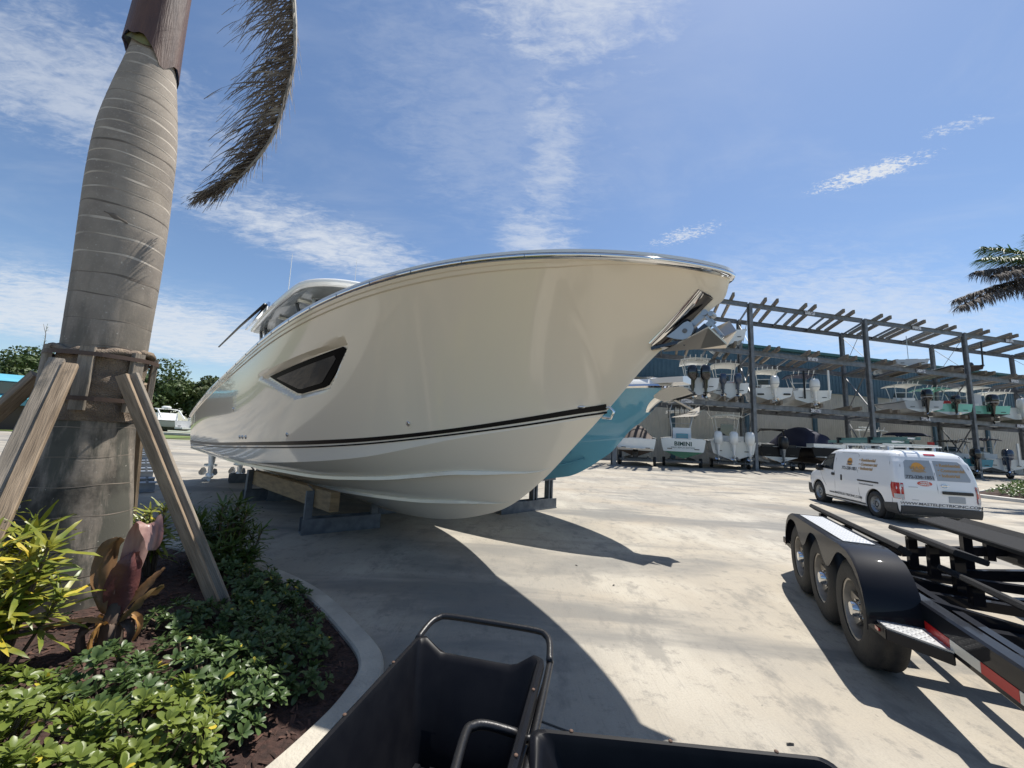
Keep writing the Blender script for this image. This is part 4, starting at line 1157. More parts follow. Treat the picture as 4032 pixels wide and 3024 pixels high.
for y in (-1.0, 0, 1.0): outboard(o, 0, y, 1.15, GW, GW, 1.28)
console(o, 3.4, .8, 1.1, 1.3); t_top(o, 3.2, .8, 3.25, 2.6, 2.2, GW, GW)
mb = MB(); mb.box((3.1, 0, 3.55), (.18, 1.3, .12)); mb.cyl((3.1, 0, 3.3), (3.1, 0, 3.5), .14); mb.build('radar', 'gel_white', o)
mb = MB()
for sg in (-1, 1): mb.tube([(2.9, sg * 1.1, 3.3), (2.7, sg * 1.3, 4.4)], .025, 6); mb.tube([(2.7, sg * 1.1, 3.3), (1.2, sg * 1.5, 3.6)], .025, 6)
mb.build('outrigger', 'alu', o)
MB().box((2.35, 0, 2.3), (.06, .9, .9)).build('helm_screen', 'glass_dark', o)
MB().box((1.1, 0, 1.5), (.5, 1.7, .55)).build('transom_seat', 'white_matte', o); trailer_small(o, 9.6, 2.7)
o, _ = rack_boat('wake_boat', 'black wake boat with a tower and a black covered outboard on a trailer', 2.4, GZ, 7.2, 2.5, 1.15, group=G_, top='hull_black', bot='gel_white', e=.6)
outboard(o, 0, -.1, 1.0, MATS['black_plastic'], MATS['galv'], 1.3)
mb = MB()
for sg in (-1, 1): mb.tube([(3.4, sg * 1.1, 1.1), (2.9, sg * 1.05, 2.0), (2.3, sg * .8, 2.45), (2.2, 0, 2.52)], .06, 8)
mb.box((2.3, 0, 2.55), (1.4, 1.7, .05)); mb.build('wake_tower', 'black_plastic', o, smooth=40)
MB().box((.5, 0, 1.2), (.7, 2.1, .25)).build('sun_pad', 'black_plastic', o); trailer_small(o, 7.2, 2.5)
o, _ = rack_boat('runabout', 'dark hulled runabout under a navy mooring cover left of the van', 7.0, GZ, 7.8, 2.7, 1.25, group=G_, top='hull_black', bot='brown_cover', e=.4, rot=R(18))
mb = MB(); rows = []
for x, hh in ((.9, 1.3), (1.2, 2.3), (3.2, 2.95), (4.6, 2.75), (6.6, 1.95), (7.4, 1.6)): rows.append([(x, 1.26 * f * (1 - max(0, x - 4) * .22), hh - (hh - 1.15) * f * f * f * f) for f in np.linspace(-1, 1, 11)])
mb.grid(rows).build('mooring_cover', 'navy_canvas', o, smooth=True)
MB().box((.45, 0, 1.35), (.8, 2.4, .40)).build('sun_pad', 'gel_white', o); MB().box((-.5, 0, .55), (.9, 2.3, .08)).build('swim_platform', 'gel_white', o); trailer_small(o, 7.8, 2.5)
o, _ = rack_boat('center_console_boat', 'white boat with a slatted white T-top showing above the van roof', 12.6, GZ, 7.8, 2.5, 1.2, group=G_, e=.6)
console(o, 3.0, .7); t_top(o, 2.9, .7, 2.85, 2.4, 2.0, GW, GW); outboard(o, 0, 0, 1.05, GW, GW, 1.2)
mb = MB(); mb.cyl((2.8, 0, 2.85), (2.8, 0, 3.2), .05); mb.box((2.8, 0, 3.25), (.2, 1.1, .1)); mb.build('radar', 'gel_white', o); trailer_small(o, 7.8, 2.5)
o, _ = rack_boat('runabout', 'white boat with a wide black bimini top and side curtains behind the van', 16.9, GZ, 8.2, 2.7, 1.2, group=G_, e=.4)
mb = MB(); rows = []
for x, hh in ((1.2, 2.75), (1.8, 2.98), (3.6, 3.05), (4.8, 2.85)): rows.append([(x, 1.2 * f, hh - .25 * f * f * f * f) for f in np.linspace(-1, 1, 9)])
mb.grid(rows); mb.grid([[(p[0], p[1], p[2] - .05) for p in r] for r in rows]); mb.build('bimini_top', 'navy_canvas', o, smooth=True)
mb = MB()
for sg in (-1, 1): mb.tube([(3.0, sg * 1.15, 1.1), (1.3, sg * 1.15, 2.6)], .03, 6); mb.tube([(3.0, sg * 1.15, 1.1), (4.7, sg * 1.15, 2.7)], .03, 6)
mb.build('bimini_frame', 'alu', o); MB().prism([(3.4, -.9, 1.1), (4.6, -.9, 1.1), (3.9, -.9, 2.2)], (0, 1.8, 0)).build('windscreen', 'glass_tint', o)
outboard(o, 0, 0, 1.05, BP, BP, 1.2); MB().box((1.25, -.9, 2.05), (.03, .45, .3)).build('flag', 'red', o); trailer_small(o, 8.2, 2.6)
o, _ = rack_boat('flats_skiff', 'skiff with a teal stripe and black outboard behind the rear of the van', 22.0, GZ, 6.6, 2.3, .95, group=G_, e=.2, top='teal_paint', bot='gel_white')
outboard(o, 0, .15, .95, BP, BP, 1.2); console(o, 2.6, .5, m='gel_grey'); t_top(o, 2.6, .5, 2.3, 1.8, 1.6, MATS['black_plastic'], MATS['alu']); trailer_small(o, 6.6, 2.3)
o, _ = rack_boat('center_console_boat', 'grey white bay boat with aluminium T-top and dark outboard at the right edge', 25.6, GZ, 7.4, 2.5, 1.05, group=G_, e=.1)
outboard(o, 0, .1, 1.0, MATS['engine_blue'], MATS['engine_blue'], 1.25, stripe=MATS['gel_grey']); console(o, 2.8, .6); t_top(o, 2.7, .6, 2.65, 2.1, 1.8, MATS['navy_canvas'], MATS['alu'])
for y in (-.75,): MB().box((-.12, y, 1.5), (.12, .12, 1.9)).build('shallow_water_pole', 'gel_white', o)
trailer_small(o, 7.4, 2.4)
# ------------------------------------------------------------------ white service van
VA = R(75.8)
v_f = Vector((math.cos(VA), math.sin(VA), 0)); v_r = Vector((v_f.y, -v_f.x, 0))
V0 = Vector((9.93, 9.65, 0))
van = thing('delivery_van', tuple(V0), VA, 'small white service van with a ladder rack and electrician lettering', 'van')
van.scale = (.905, .905, .905)
mat('van_white', (.80, .81, .82), .16, coat=.8)
mat('van_trim', (.03, .033, .037), .55)
mat('seam_dark', (.05, .05, .055), .6)
mat('tail_red', (.42, .008, .010), .12, coat=.8)
mat('decal_grey', (.34, .37, .40), .3)
mat('decal_tan', (.42, .27, .13), .5)
mat('decal_orange', (.70, .33, .06), .5)
mat('decal_dark', (.10, .105, .115), .5)
mat('decal_red', (.62, .10, .06), .45)
zt = [.24, .34, .50, .70, .88, 1.00, 1.12, 1.25, 1.40, 1.55, 1.68, 1.76, 1.81, 1.845]
xr_ = [-.86, -.90, -.92, -.925, -.92, -.905, -.89, -.865, -.835, -.79, -.74, -.68, -.60, -.45]
xf_ = [3.66, 3.74, 3.79, 3.79, 3.74, 3.60, 3.22, 3.00, 2.80, 2.60, 2.42, 2.28, 2.16, 2.00]
hw_ = [.81, .845, .850, .850, .850, .845, .838, .825, .803, .775, .745, .715, .66, .55]
def vx(z, t): return float(np.interp(z, zt, t))
def plan_ring(z):
    a, b, w = vx(z, xr_), vx(z, xf_), vx(z, hw_); rr = .10 if z < 1.6 else .16; rf = .42 if z < 1.2 else .30
    pts = []
    for t in np.linspace(0, math.pi / 2, 5): pts.append((a + rr - rr * math.cos(t), w - rr + rr * math.sin(t), z))
    for t in np.linspace(0, 1, 14)[1:-1]: pts.append((a + rr + (b - rf - a - rr) * t, w, z))
    for t in np.linspace(0, math.pi / 2, 7): pts.append((b - rf + rf * math.sin(t), w - rf * .8 + rf * .8 * math.cos(t), z))
    return pts + [(p[0], -p[1], p[2]) for p in pts[::-1]]
zz = sorted(set(zt + list(np.linspace(.26, 1.8, 26))))
body = MB().rings([plan_ring(z) for z in zz] + [[(p[0] * .6 + .3, p[1] * .5, 1.875) for p in plan_ring(1.845)]])
bo = body.build('body', 'van_white', van)
# wheel arches cut out of the body
cut = MB()
for x in (0.0, 2.925):
    for sg in (-1, 1): cut.cyl((x, sg * .62, .35), (x, sg * 1.2, .35), .415, n=36)
co = cut.build('arch_cut', None, van)
md = bo.modifiers.new('b', 'BOOLEAN'); md.operation = 'DIFFERENCE'; md.object = co; md.solver = 'EXACT'
bpy.context.view_layer.update()
dg = bpy.context.evaluated_depsgraph_get()
me = bpy.data.meshes.new_from_object(bo.evaluated_get(dg)); bo.modifiers.clear(); bo.data = me
if not me.materials: me.materials.append(MATS['van_white'])
bpy.data.objects.remove(co)
me.polygons.foreach_set('use_smooth', [True] * len(me.polygons)); me.set_sharp_from_angle(angle=R(32))
def vside(x, z, off=.003, sg=1): return Vector((x, sg * (vx(z, hw_) + off), z))
def vrear(y, z, off=.003):
    return Vector((vx(z, xr_) - off, y, z))
def side_panel(name, P, m, off=.004, par=van, sg=1):
    """panel lying on the van's flank; P outline in x, z"""
    mb = MB(); n = len(P); dens = []
    for i in range(n):
        for t in np.linspace(0, 1, 6, endpoint=False): dens.append((P[i][0] * (1 - t) + P[(i + 1) % n][0] * t, P[i][1] * (1 - t) + P[(i + 1) % n][1] * t))
    c = (sum(p[0] for p in P) / n, sum(p[1] for p in P) / n)
    rows = [[vside(c[0] + (x - c[0]) * f, c[1] + (z - c[1]) * f, off, sg) for x, z in dens] for f in (1, .66, .33, .02)]
    rows.insert(0, [vside(x, z, -.02, sg) for x, z in dens])
    return mb.grid(rows, closed=True).build(name, m, par, smooth=35)
def rear_panel(name, P, m, off=.004, par=van):
    mb = MB(); n = len(P); dens = []
    for i in range(n):
        for t in np.linspace(0, 1, 6, endpoint=False): dens.append((P[i][0] * (1 - t) + P[(i + 1) % n][0] * t, P[i][1] * (1 - t) + P[(i + 1) % n][1] * t))
    c = (sum(p[0] for p in P) / n, sum(p[1] for p in P) / n)
    rows = [[vrear(c[0] + (y - c[0]) * f, c[1] + (z - c[1]) * f, off) for y, z in dens] for f in (1, .66, .33, .02)]
    rows.insert(0, [vrear(y, z, -.02) for y, z in dens])
    return mb.grid(rows, closed=True).build(name, m, par, smooth=35)
def rr_poly(x0, x1, z0, z1, r, n=4):
    out = []
    for cx_, cz_, a0 in ((x1 - r, z1 - r, 0), (x0 + r, z1 - r, 90), (x0 + r, z0 + r, 180), (x1 - r, z0 + r, 270)):
        for k in range(n + 1): a = R(a0 + 90 * k / n); out.append((cx_ + r * math.cos(a), cz_ + r * math.sin(a)))
    return out
for sg in (1, -1):
    fw = side_panel('front_window', [(1.98, 1.14), (2.72, 1.18), (2.60, 1.36), (2.42, 1.54), (2.26, 1.66), (1.96, 1.68)], 'black_plastic', .003, van, sg)
    side_panel('pane', [(2.02, 1.18), (2.64, 1.21), (2.54, 1.35), (2.38, 1.51), (2.24, 1.62), (2.00, 1.64)], 'glass_dark', .006, fw, sg)
    mb = MB(); p = vside(2.62, 1.18, .11, sg); mb.rings([sup_ring(p.x, p.y, p.z + dz, .06 * s_, .10 * s_) for dz, s_ in ((-.10, .6), (-.06, 1), (.08, 1), (.11, .6))]); mb.bar(vside(2.62, 1.12, 0, sg), vside(2.62, 1.13, .08, sg), .05, .05); mb.build('wing_mirror', 'black_plastic', van, smooth=40)
    side_panel('door_handle', rr_poly(1.90, 2.07, .975, 1.06, .03), 'black_plastic', .018, van, sg)
    side_panel('door_handle', rr_poly(1.50, 1.555, .85, 1.03, .025), 'black_plastic', .018, van, sg)
    side_panel('sliding_rail', rr_poly(-.20, .72, .915, .955, .015), 'black_plastic', .010, van, sg)
    side_panel('sill_trim', [(.42, .27), (2.50, .27), (2.50, .31), (.42, .31)], 'van_trim', .004, van, sg)
    side_panel('rear_bumper_corner', [(-.86, .24), (-.42, .24), (-.37, .47), (-.86, .52)], 'van_trim', .016, van, sg)
    side_panel('front_bumper_corner', [(3.30, .24), (3.62, .24), (3.60, .60), (3.40, .58)], 'van_trim', .006, van, sg)
def seam_side(pts, sg=1):
    mb = MB(); mb.tube([vside(x, z, .0005, sg) for x, z in pts], .0045, 4); mb.build('door_seam', 'seam_dark', van)
for sg in (1, -1):
    seam_side([(1.93, .33), (1.90, .7), (1.90, 1.1), (1.86, 1.5), (1.82, 1.74)], sg)
    seam_side([(1.60, 1.72), (.82, 1.72), (.72, 1.66), (.70, 1.2), (.68, .62), (.60, .36)], sg)
    seam_side([(1.93, .33), (1.2, .31), (.62, .33)], sg)
    seam_side([(-.70, .50), (-.71, 1.0), (-.60, 1.5), (-.50, 1.74)], sg)
    seam_side([(2.42, .60), (2.60, .80), (2.78, 1.10)], sg)
# rear doors
for pts in ([(.02, .47), (.02, .9), (.02, 1.3), (.02, 1.76)], [(-.74, .47), (-.755, .9), (-.70, 1.45), (-.62, 1.74)], [(.74, .47), (.755, .9), (.70, 1.45), (.62, 1.74)], [(-.74, .47), (0, .455), (.74, .47)]):
    mb = MB(); mb.tube([vrear(y, z, .0005) for y, z in pts], .005, 4); mb.build('door_seam', 'seam_dark', van)
rear_panel('rear_window', [(.04, 1.12), (.66, 1.12), (.655, 1.2), (.60, 1.56), (.56, 1.60), (.05, 1.61)], 'decal_grey', .005)
rear_panel('rear_window', [(-.01, 1.12), (-.01, 1.61), (-.52, 1.60), (-.57, 1.55), (-.68, 1.18), (-.66, 1.12)], 'decal_grey', .005)
rear_panel('tail_grip', rr_poly(-.66, -.06, .80, .875, .02), 'black_plastic', .03)
pl = rear_panel('licence_plate', rr_poly(-.50, -.18, .60, .755, .012), 'decal_grey', .012)
rear_panel('rear_bumper', [(-.80, .25), (.80, .25), (.80, .46), (-.80, .46)], 'van_trim', .05)
rear_panel('brake_light', rr_poly(-.13, .10, 1.735, 1.775, .012), 'tail_red', .01)
for sg in (1, -1):
    mb = MB(); rows = []
    for z, a_, b_ in ((.62, .16, .03), (.72, .20, .035), (.84, .22, .04), (.95, .22, .035), (1.02, .18, .02)):
        rows.append([vside(vx(z, xr_) + a_ + .02, z, b_ * .2, sg), vside(vx(z, xr_) + .09, z, .008, sg), Vector((vx(z, xr_) + .02, sg * (vx(z, hw_) - .03), z)), Vector((vx(z, xr_) - .012, sg * (vx(z, hw_) - .12), z))])
    lt = mb.grid(rows).build('tail_light', 'tail_red', van, smooth=True)
    mb = MB(); rows = []
    for z in (.63, .70, .74):
        rows.append([vside(vx(z, xr_) + .13, z, .010, sg), vside(vx(z, xr_) + .085, z, .014, sg), Vector((vx(z, xr_) + .012, sg * (vx(z, hw_) - .032), z)), Vector((vx(z, xr_) - .018, sg * (vx(z, hw_) - .11), z))])
    mb.grid(rows).build('reversing_lamp', 'gel_grey', lt, smooth=True)
    for z in (.95, .62): MB().box(vrear(sg * .76, z, .01), (.03, .03, .06)).build('hinge', 'gel_grey', van)
# wheels
def wheel(parent, c, r, w, rim_r, axis, m_rim='galv', name='wheel', spokes=True):
    t = MB().lathe([(rim_r, -w / 2 + .01), (r * .82, -w / 2), (r * .96, -w / 2 + .025), (r, -w / 2 + .05), (r, -w * .12), (r * .985, -w * .10), (r * .985, w * .10), (r, w * .12), (r, w / 2 - .05), (r * .96, w / 2 - .025), (r * .82, w / 2), (rim_r, w / 2 - .01)], c, axis, 40, closed=True).build('tyre', 'black_rubber', parent, smooth=50)
    return t
for x in (0.0, 2.925):
    for sg in (1, -1):
        w = bpy.data.objects.new('wheel', None); COL.objects.link(w); w.parent = van; w.location = (x, sg * .758, .35)
        ax = Vector((0, sg, 0))
        wheel(w, (0, 0, 0), .35, .19, .215, ax)
        mb = MB().lathe([(.220, -.02), (.228, .075), (.220, .085), (.20, .06), (.165, .03), (.14, .045), (.09, .055), (.085, .03), (.04, .028), (.035, .05), (.01, .052)], (0, 0, 0), ax, 30); mb.build('rim', 'galv', w, smooth=40)
        mb = MB()
        for k in range(12):
            a = 2 * math.pi * k / 12; mb.cyl((.155 * math.cos(a), sg * .034, .155 * math.sin(a)), (.155 * math.cos(a), sg * .040, .155 * math.sin(a)), .018, n=8)
        for k in range(5):
            a = 2 * math.pi * k / 5; mb.cyl((.062 * math.cos(a), sg * .03, .062 * math.sin(a)), (.062 * math.cos(a), sg * .055, .062 * math.sin(a)), .011, n=6)
        mb.build('rim_slots', 'seam_dark', w)
        MB().lathe([(.413, -.13), (.413, .06), (.405, .06), (.405, -.125), (.02, -.12), (.02, -.13)], Vector((0, 0, .0)), ax, 30).build('wheel_well', 'van_trim', w)
MB().box((1.4, 0, .27), (4.2, 1.35, .16)).build('underbody', 'van_trim', van)
# windscreen and nose, on the far side
rows = []
for z in (1.20, 1.30, 1.40, 1.50, 1.60, 1.70): rows.append([(vx(z, xf_) + .006 - .30 * abs(f) ** 3 * .55, (vx(z, hw_) - .10) * f, z) for f in np.linspace(-1, 1, 11)])
MB().grid(rows).build('windscreen', 'glass_dark', van, smooth=True)
# lettering on the flank
def side_text(name, txt, size, x, z, m, bold=0.0, shear=0.0, xs=1.0, align='CENTER', off=.006):
    sl = (vx(z + .05, hw_) - vx(z - .05, hw_)) / .1
    M = frame_mat(vside(x, z, off), (-1, 0, 0), (0, sl, 1))
    return text_part(name, txt, size, M, m, van, bold, shear, align, xs)
def rear_text(name, txt, size, y, z, m, bold=0.0, shear=0.0, xs=1.0, align='CENTER', off=.009):
    sl = (vx(z + .05, xr_) - vx(z - .05, xr_)) / .1
    M = frame_mat(vrear(y, z, off), (0, -1, 0), (sl, 0, 1))
    return text_part(name, txt, size, M, m, van, bold, shear, align, xs)
for i_, (s_, zz_) in enumerate((('• Residential', 1.52), ('• Commercial', 1.40), ('• Industrial', 1.28))):
    side_text('service_lettering', s_, .115, .68 , zz_, 'decal_tan', .004, .15, 1.25, 'LEFT')
    rear_text('service_lettering', s_, .105, -.06, 1.50 - i_ * .125, 'decal_tan', .004, 0, .92, 'LEFT')
side_text('phone_number', '772-238-1851', .135, 1.12, 1.245, 'decal_dark', .003, 0, 1.0)
rear_text('phone_number', '772-238-1851', .105, .34, 1.18, 'decal_dark', .004, 0, 1.0)
side_text('web_address', 'www.MASTELECTRICINC.COM', .10, 1.40, .44, 'decal_dark', .002, .1, 1.25)
rear_text('web_address', 'WWW.MASTELECTRICINC.COM', .088, 0.0, .525, 'decal_dark', .0012, .1, 1.30)
side_text('insured_lettering', 'Licensed & Insured', .062, .33, .845, 'decal_dark', .001, 0, 1.3)
def disc(name, fpos, cx_, cz_, r0, r1, a0, a1, m, off):
    mb = MB(); n = 22
    pts = [fpos(cx_ + r0 * math.cos(R(a0 + (a1 - a0) * k / n)), cz_ + r1 * math.sin(R(a0 + (a1 - a0) * k / n)), off) for k in range(n + 1)]
    c = fpos(cx_, cz_, off); mb.add(pts + [c], [(k, k + 1, n + 1) for k in range(n)]); return mb.build(name, m, van)
for nm, fp, cx_, cz_, sc, txf in (('side', vside, 1.12, 1.42, 1.25, side_text), ('rear', vrear, .34, 1.385, 1.35, rear_text)):
    o_ = .006 if nm == 'side' else .009
    disc('sun_logo', fp, cx_, cz_, .105 * sc, .12 * sc, 0, 180, 'decal_orange', o_)
    disc('sun_logo', fp, cx_, cz_ - .012, .085 * sc, .055 * sc, 180, 360, 'decal_orange' if nm == 'side' else 'decal_tan', o_)
    txf('logo_word', 'MAST', .075 * sc, cx_, cz_ + .015 * sc, 'decal_tan' if nm == 'rear' else 'decal_dark', .003, 0, 1.35 if nm == 'rear' else .9, off=o_ + .003)
    txf('logo_subword', 'ELECTRICAL', .034 * sc, cx_, cz_ - .045 * sc, 'decal_dark' if nm == 'side' else 'decal_tan', .002, 0, 1.2, off=o_ + .003)
disc('hiring_sticker', vrear, .27, 1.03, .155, .062, 0, 360, 'decal_red', .006)
rear_text('hiring_lettering', "WE'RE", .055, .27, 1.053, 'white_matte', .002, 0, 1.2, off=.009); rear_text('hiring_lettering', 'HIRING', .055, .27, 1.005, 'white_matte', .002, 0, 1.2, off=.009)
mb = MB(); ringp = [vrear(-.13 + .055 * math.cos(t), 1.0 + .042 * math.sin(t), .012) for t in np.linspace(0, 2 * math.pi, 25)]; mb.tube(ringp, .008, 6); mb.bar(vrear(-.21, 1.0, .012), vrear(-.05, 1.0, .012), .02, .014); mb.build('maker_emblem', 'chrome', van, smooth=40)
MB().box(vrear(.52, .93, .006), (.004, .19, .018)).build('model_badge', 'gel_grey', van); MB().box(vrear(.50, .62, .006), (.004, .14, .018)).build('trim_badge', 'gel_grey', van)
# roof rack
mb = MB()
for y in (-.52, .52): mb.bar((-.35, y, 1.965), (2.0, y, 1.965), .028, .034)
mb.build('roof_rail', 'gel_white', van)
for x in (-.10, .85, 1.75):
    mb = MB(); mb.bar((x, -.62, 2.005), (x, .62, 2.005), .035, .035)
    for y in (-.52, .52): mb.prism([(x - .05, y - .02, 1.83), (x + .05, y - .02, 1.83), (x + .025, y - .02, 1.95), (x - .025, y - .02, 1.95)], (0, .04, 0))
    mb.build('rack_crossbar', 'alu', van)
# ladder lying on the rack
mat('ladder_green', (.09, .20, .19), .5)
lad = thing('extension_ladder', tuple(V0 + Vector((0, 0, 2.025 * .905))), VA, 'green fibreglass extension ladder strapped on the van roof rack', 'ladder')
lad.scale = (.905, .905, .905)
for y, x0, x1 in ((.44, -.15, 3.0), (.04, -.15, 3.0)):
    m = hbeam(Vector((x0, y, .055)), Vector((x1, y, .055)), .032, .09, t=.006); m.build('side_rail', 'ladder_green', lad)
for y, x0, x1 in ((.38, -.65, 2.4), (.10, -.65, 2.4)):
    m = hbeam(Vector((x0, y, .14)), Vector((x1, y, .14)), .028, .075, t=.006); m.build('side_rail', 'ladder_green', lad)
for k in range(11):
    MB().cyl((.0 + k * .28, .05, .055), (.0 + k * .28, .43, .055), .016, n=8).build('rung', 'alu', lad)
    MB().cyl((-.5 + k * .28, .11, .14), (-.5 + k * .28, .37, .14), .015, n=8).build('rung', 'alu', lad)
for x in (2.35, .75): MB().box((x, .24, .09), (.06, .50, .20)).build('strap_clamp', 'black_plastic', lad)

# ------------------------------------------------------------------ black boat trailer in the right foreground
TA = math.atan2(.91, .415)
t_b = Vector((math.cos(TA), math.sin(TA), 0)); t_r = Vector((t_b.y, -t_b.x, 0))
T0 = Vector((2.66, 3.12, 0))     # ground below the outer face of the front near wheel
# local frame: x to the rear of the trailer, y to the left (outboard on the near side is +y)
trl = thing('boat_trailer', tuple(T0), TA, 'empty black triple axle boat trailer with carpeted bunks in the right foreground', 'trailer')
mat('trailer_black', (.007, .008, .012), .55, spec=.06, coat=.35, col2=(.010, .011, .015), nscale=3)
mat('carpet_black', (.014, .014, .015), .95, bump=.5, bscale=220)
mat('tread_plate', (.46, .47, .48), .42, .55)
mat('tape_red', (.48, .012, .012), .35); mat('tape_white', (.72, .70, .62), .35)
mat('dull_alu', (.50, .47, .43), .42, .75, col2=(.32, .30, .27), nscale=9)
def tl(t, r, z): return Vector((t, -r, z))
WR = .365; SPX = .765
def trailer_side(sgn, r_out):
    """sgn +1: near side; wheels with outer face at r_out, inner towards the frame"""
    for k in range(3):
        w = bpy.data.objects.new('wheel', None); COL.objects.link(w); w.parent = trl; w.location = tl(k * SPX, r_out + sgn * .115, WR)
        ax = Vector((0, sgn, 0))
        wheel(w, (0, 0, 0), WR, .235, .212, ax)
        MB().lathe([(.213, -.09), (.220, .085), (.214, .100), (.200, .095), (.192, .05), (.188, -.02), (.05, -.02)], (0, 0, 0), ax, 36).build('rim', 'dull_alu', w, smooth=40)
        mb = MB()
        for q in range(6):
            a = 2 * math.pi * q / 6 + .3; d = Vector((math.cos(a), 0, math.sin(a))); e = Vector((-math.sin(a), 0, math.cos(a)))
            mb.prism([d * .06 + e * .035 + ax * .035, d * .06 - e * .035 + ax * .035, d * .195 - e * .028 + ax * .055, d * .195 + e * .028 + ax * .055], ax * -.025)
        mb.build('rim_spokes', 'dull_alu', w)
        MB().lathe([(.075, 0), (.075, .05), (.060, .06), (.055, .10), (.045, .115), (.01, .118)], (0, 0, 0), ax, 18).build('hub', 'steel_bright', w, smooth=40)
        mb = MB()
        for q in range(6): a = 2 * math.pi * q / 6; mb.cyl(Vector((math.cos(a), 0, math.sin(a))) * .062 + ax * .05, Vector((math.cos(a), 0, math.sin(a))) * .062 + ax * .075, .011, n=6)
        tag(mb.build('lug_nuts', 'steel_bright', w), kind='stuff')
    # fender: top sheet bent down at both ends plus a scalloped outer skirt
    r0, r1 = r_out - sgn * .035, r_out + sgn * .265
    prof = [(-.41, .40), (-.40, .50), (-.365, .61), (-.30, .70), (-.21, .765), (-.10, .802), (.05, .815)] + [(.05 + (2 * SPX - .1) * t, .815) for t in np.linspace(.1, 1, 8)] + [(1.63, .802), (1.74, .765), (1.83, .70), (1.895, .61), (1.93, .50), (1.94, .40)]
    mb = MB(); mb.grid([[tl(t, r0, z) for t, z in prof], [tl(t, r0 + sgn * .02, z + .012) for t, z in prof], [tl(t, r1, z + .012) for t, z in prof]])
    mb.build('fender_top', 'trailer_black', trl, smooth=35)
    mb = MB()
    dense = []; 
    for i in range(len(prof) - 1):
        for s_ in np.linspace(0, 1, 6, endpoint=False): dense.append((prof[i][0] * (1 - s_) + prof[i + 1][0] * s_, prof[i][1] * (1 - s_) + prof[i + 1][1] * s_))
    rowt = []; rowb = []
    for t, z in dense:
        d = [abs(t - q * SPX) for q in range(3)]; dm = min(d)
        if 0 <= t <= 2 * SPX:
            c = .5 - .5 * math.cos(2 * math.pi * t / SPX); zb = z - .06 - .19 * c ** 1.4
        else: zb = z - .055 if z > .6 else z - .03
        rowt.append(tl(t, r0, z)); rowb.append(tl(t, r0, zb))
    mb.grid([rowt, rowb]); mb.grid([[p + Vector((0, -sgn * .006, 0)) for p in rowt], [p + Vector((0, -sgn * .006, 0)) for p in rowb]]); mb.grid([rowb, [p + Vector((0, -sgn * .006, 0)) for p in rowb]])
    mb.build('fender_skirt', 'trailer_black', trl, smooth=35)
    tp = MB().box(tl(SPX, (r0 + r1) / 2, .832), (1.30, .20, .006)).build('step_plate', 'tread_plate', trl)
    def lugs(name, cells, z, par):
        mb = MB()
        for (t, r, a) in cells:
            d = Vector((math.cos(a), math.sin(a), 0)) * .013; n = Vector((-math.sin(a), math.cos(a), 0)) * .004; c = tl(t, r, z)
            mb.add([c - d, c - n, c + d, c + n, c + Vector((0, 0, .003))], [(0, 1, 4), (1, 2, 4), (2, 3, 4), (3, 0, 4)])
        o = mb.build(name, 'tread_plate', par); tag(o, kind='stuff'); return o
    cells = []
    for i in range(42):
        for j in range(6): cells.append((SPX - .63 + i * .0305, (r0 + r1) / 2 - .08 + j * .032, R(45) if (i + j) % 2 else R(-45)))
    lugs('tread_lugs', cells, .835, tp)
    # tapered step at the front and rear of the fender
    for s_, t0 in ((-1, -.30), (1, 1.83)):
        q_ = 1.0 if s_ < 0 else 1.9
        P = [tl(t0, r_out + sgn * .01, .43), tl(t0 + s_ * .22 * q_, r_out + sgn * .03 - sgn * .02 * (q_ > 1), .43), tl(t0 + s_ * .42 * q_, r_out + sgn * .25, .43), tl(t0, r_out + sgn * .25, .43)]
        stp = MB().prism(P, (0, 0, .012)).build('step_plate', 'tread_plate', trl)
        cells = []
        for i in range(11):
            for j in range(8):
                t = .01 + i * .03; r = .035 + j * .03
                if t < .22 + (r - .03) / .22 * .20 - .02: cells.append((t0 + s_ * t, r_out + sgn * r, R(45) if (i + j) % 2 else R(-45)))
        lugs('tread_lugs', cells, .443, stp)
        mb = MB(); mb.bar(P[0] + Vector((0, 0, -.032)), P[1] + Vector((0, 0, -.032)), .02, .06); mb.bar(P[1] + Vector((0, 0, -.032)), P[2] + Vector((0, 0, -.032)), .02, .06); mb.build('step_edge', 'trailer_black', trl)
        MB().box(P[0] * .4 + P[1] * .6 + Vector((0, sgn * .012, -.032)), (.05, .008, .02)).build('marker_lamp', 'tail_red', trl)
trailer_side(1, 0.0); trailer_side(-1, 2.50)
# main rails, tongue converging to the front, axles and cross members
for sg, r in ((1, .30), (-1, 2.20)):
    a = tl(2.7, r, .50); b = tl(-1.9, r, .50); c_ = tl(-4.6, 1.25 + (-.08 if sg > 0 else .08), .48)
    rail_o = MB().bar(a, b, .09, .20, bev=.012).build('main_rail', 'trailer_black', trl)
    MB().bar(b, c_, .09, .20, bev=.012).build('tongue_rail', 'trailer_black', trl)
    x = -.42
    for i_ in range(8):
        ln = .26
        MB().box(tl(x - ln / 2, r - sg * .0475, .465), (ln - .003, .002, .055)).build('reflective_tape', 'tape_red' if i_ % 2 == 0 else 'tape_white', trl); x -= ln
        if x < -1.7: break
for k in range(3): MB().bar(tl(k * SPX, .12, WR - .02), tl(k * SPX, 2.38, WR - .02), .075, .075).build('axle', 'trailer_black', trl)
for t, dz in ((2.55, .0), (1.75, -.04), (.95, -.05), (.10, -.05), (-.75, -.05), (-1.6, 0)):
    mb = MB(); mb.bar(tl(t, .34, .52 + dz), tl(t, 1.25, .37 + dz), .07, .10); mb.bar(tl(t, 1.25, .37 + dz), tl(t, 2.16, .52 + dz), .07, .10); mb.build('cross_member', 'trailer_black', trl)
MB().bar(tl(2.4, .62, .46), tl(-1.7, .62, .40), .06, .06).build('brake_line_tube', 'trailer_black', trl)
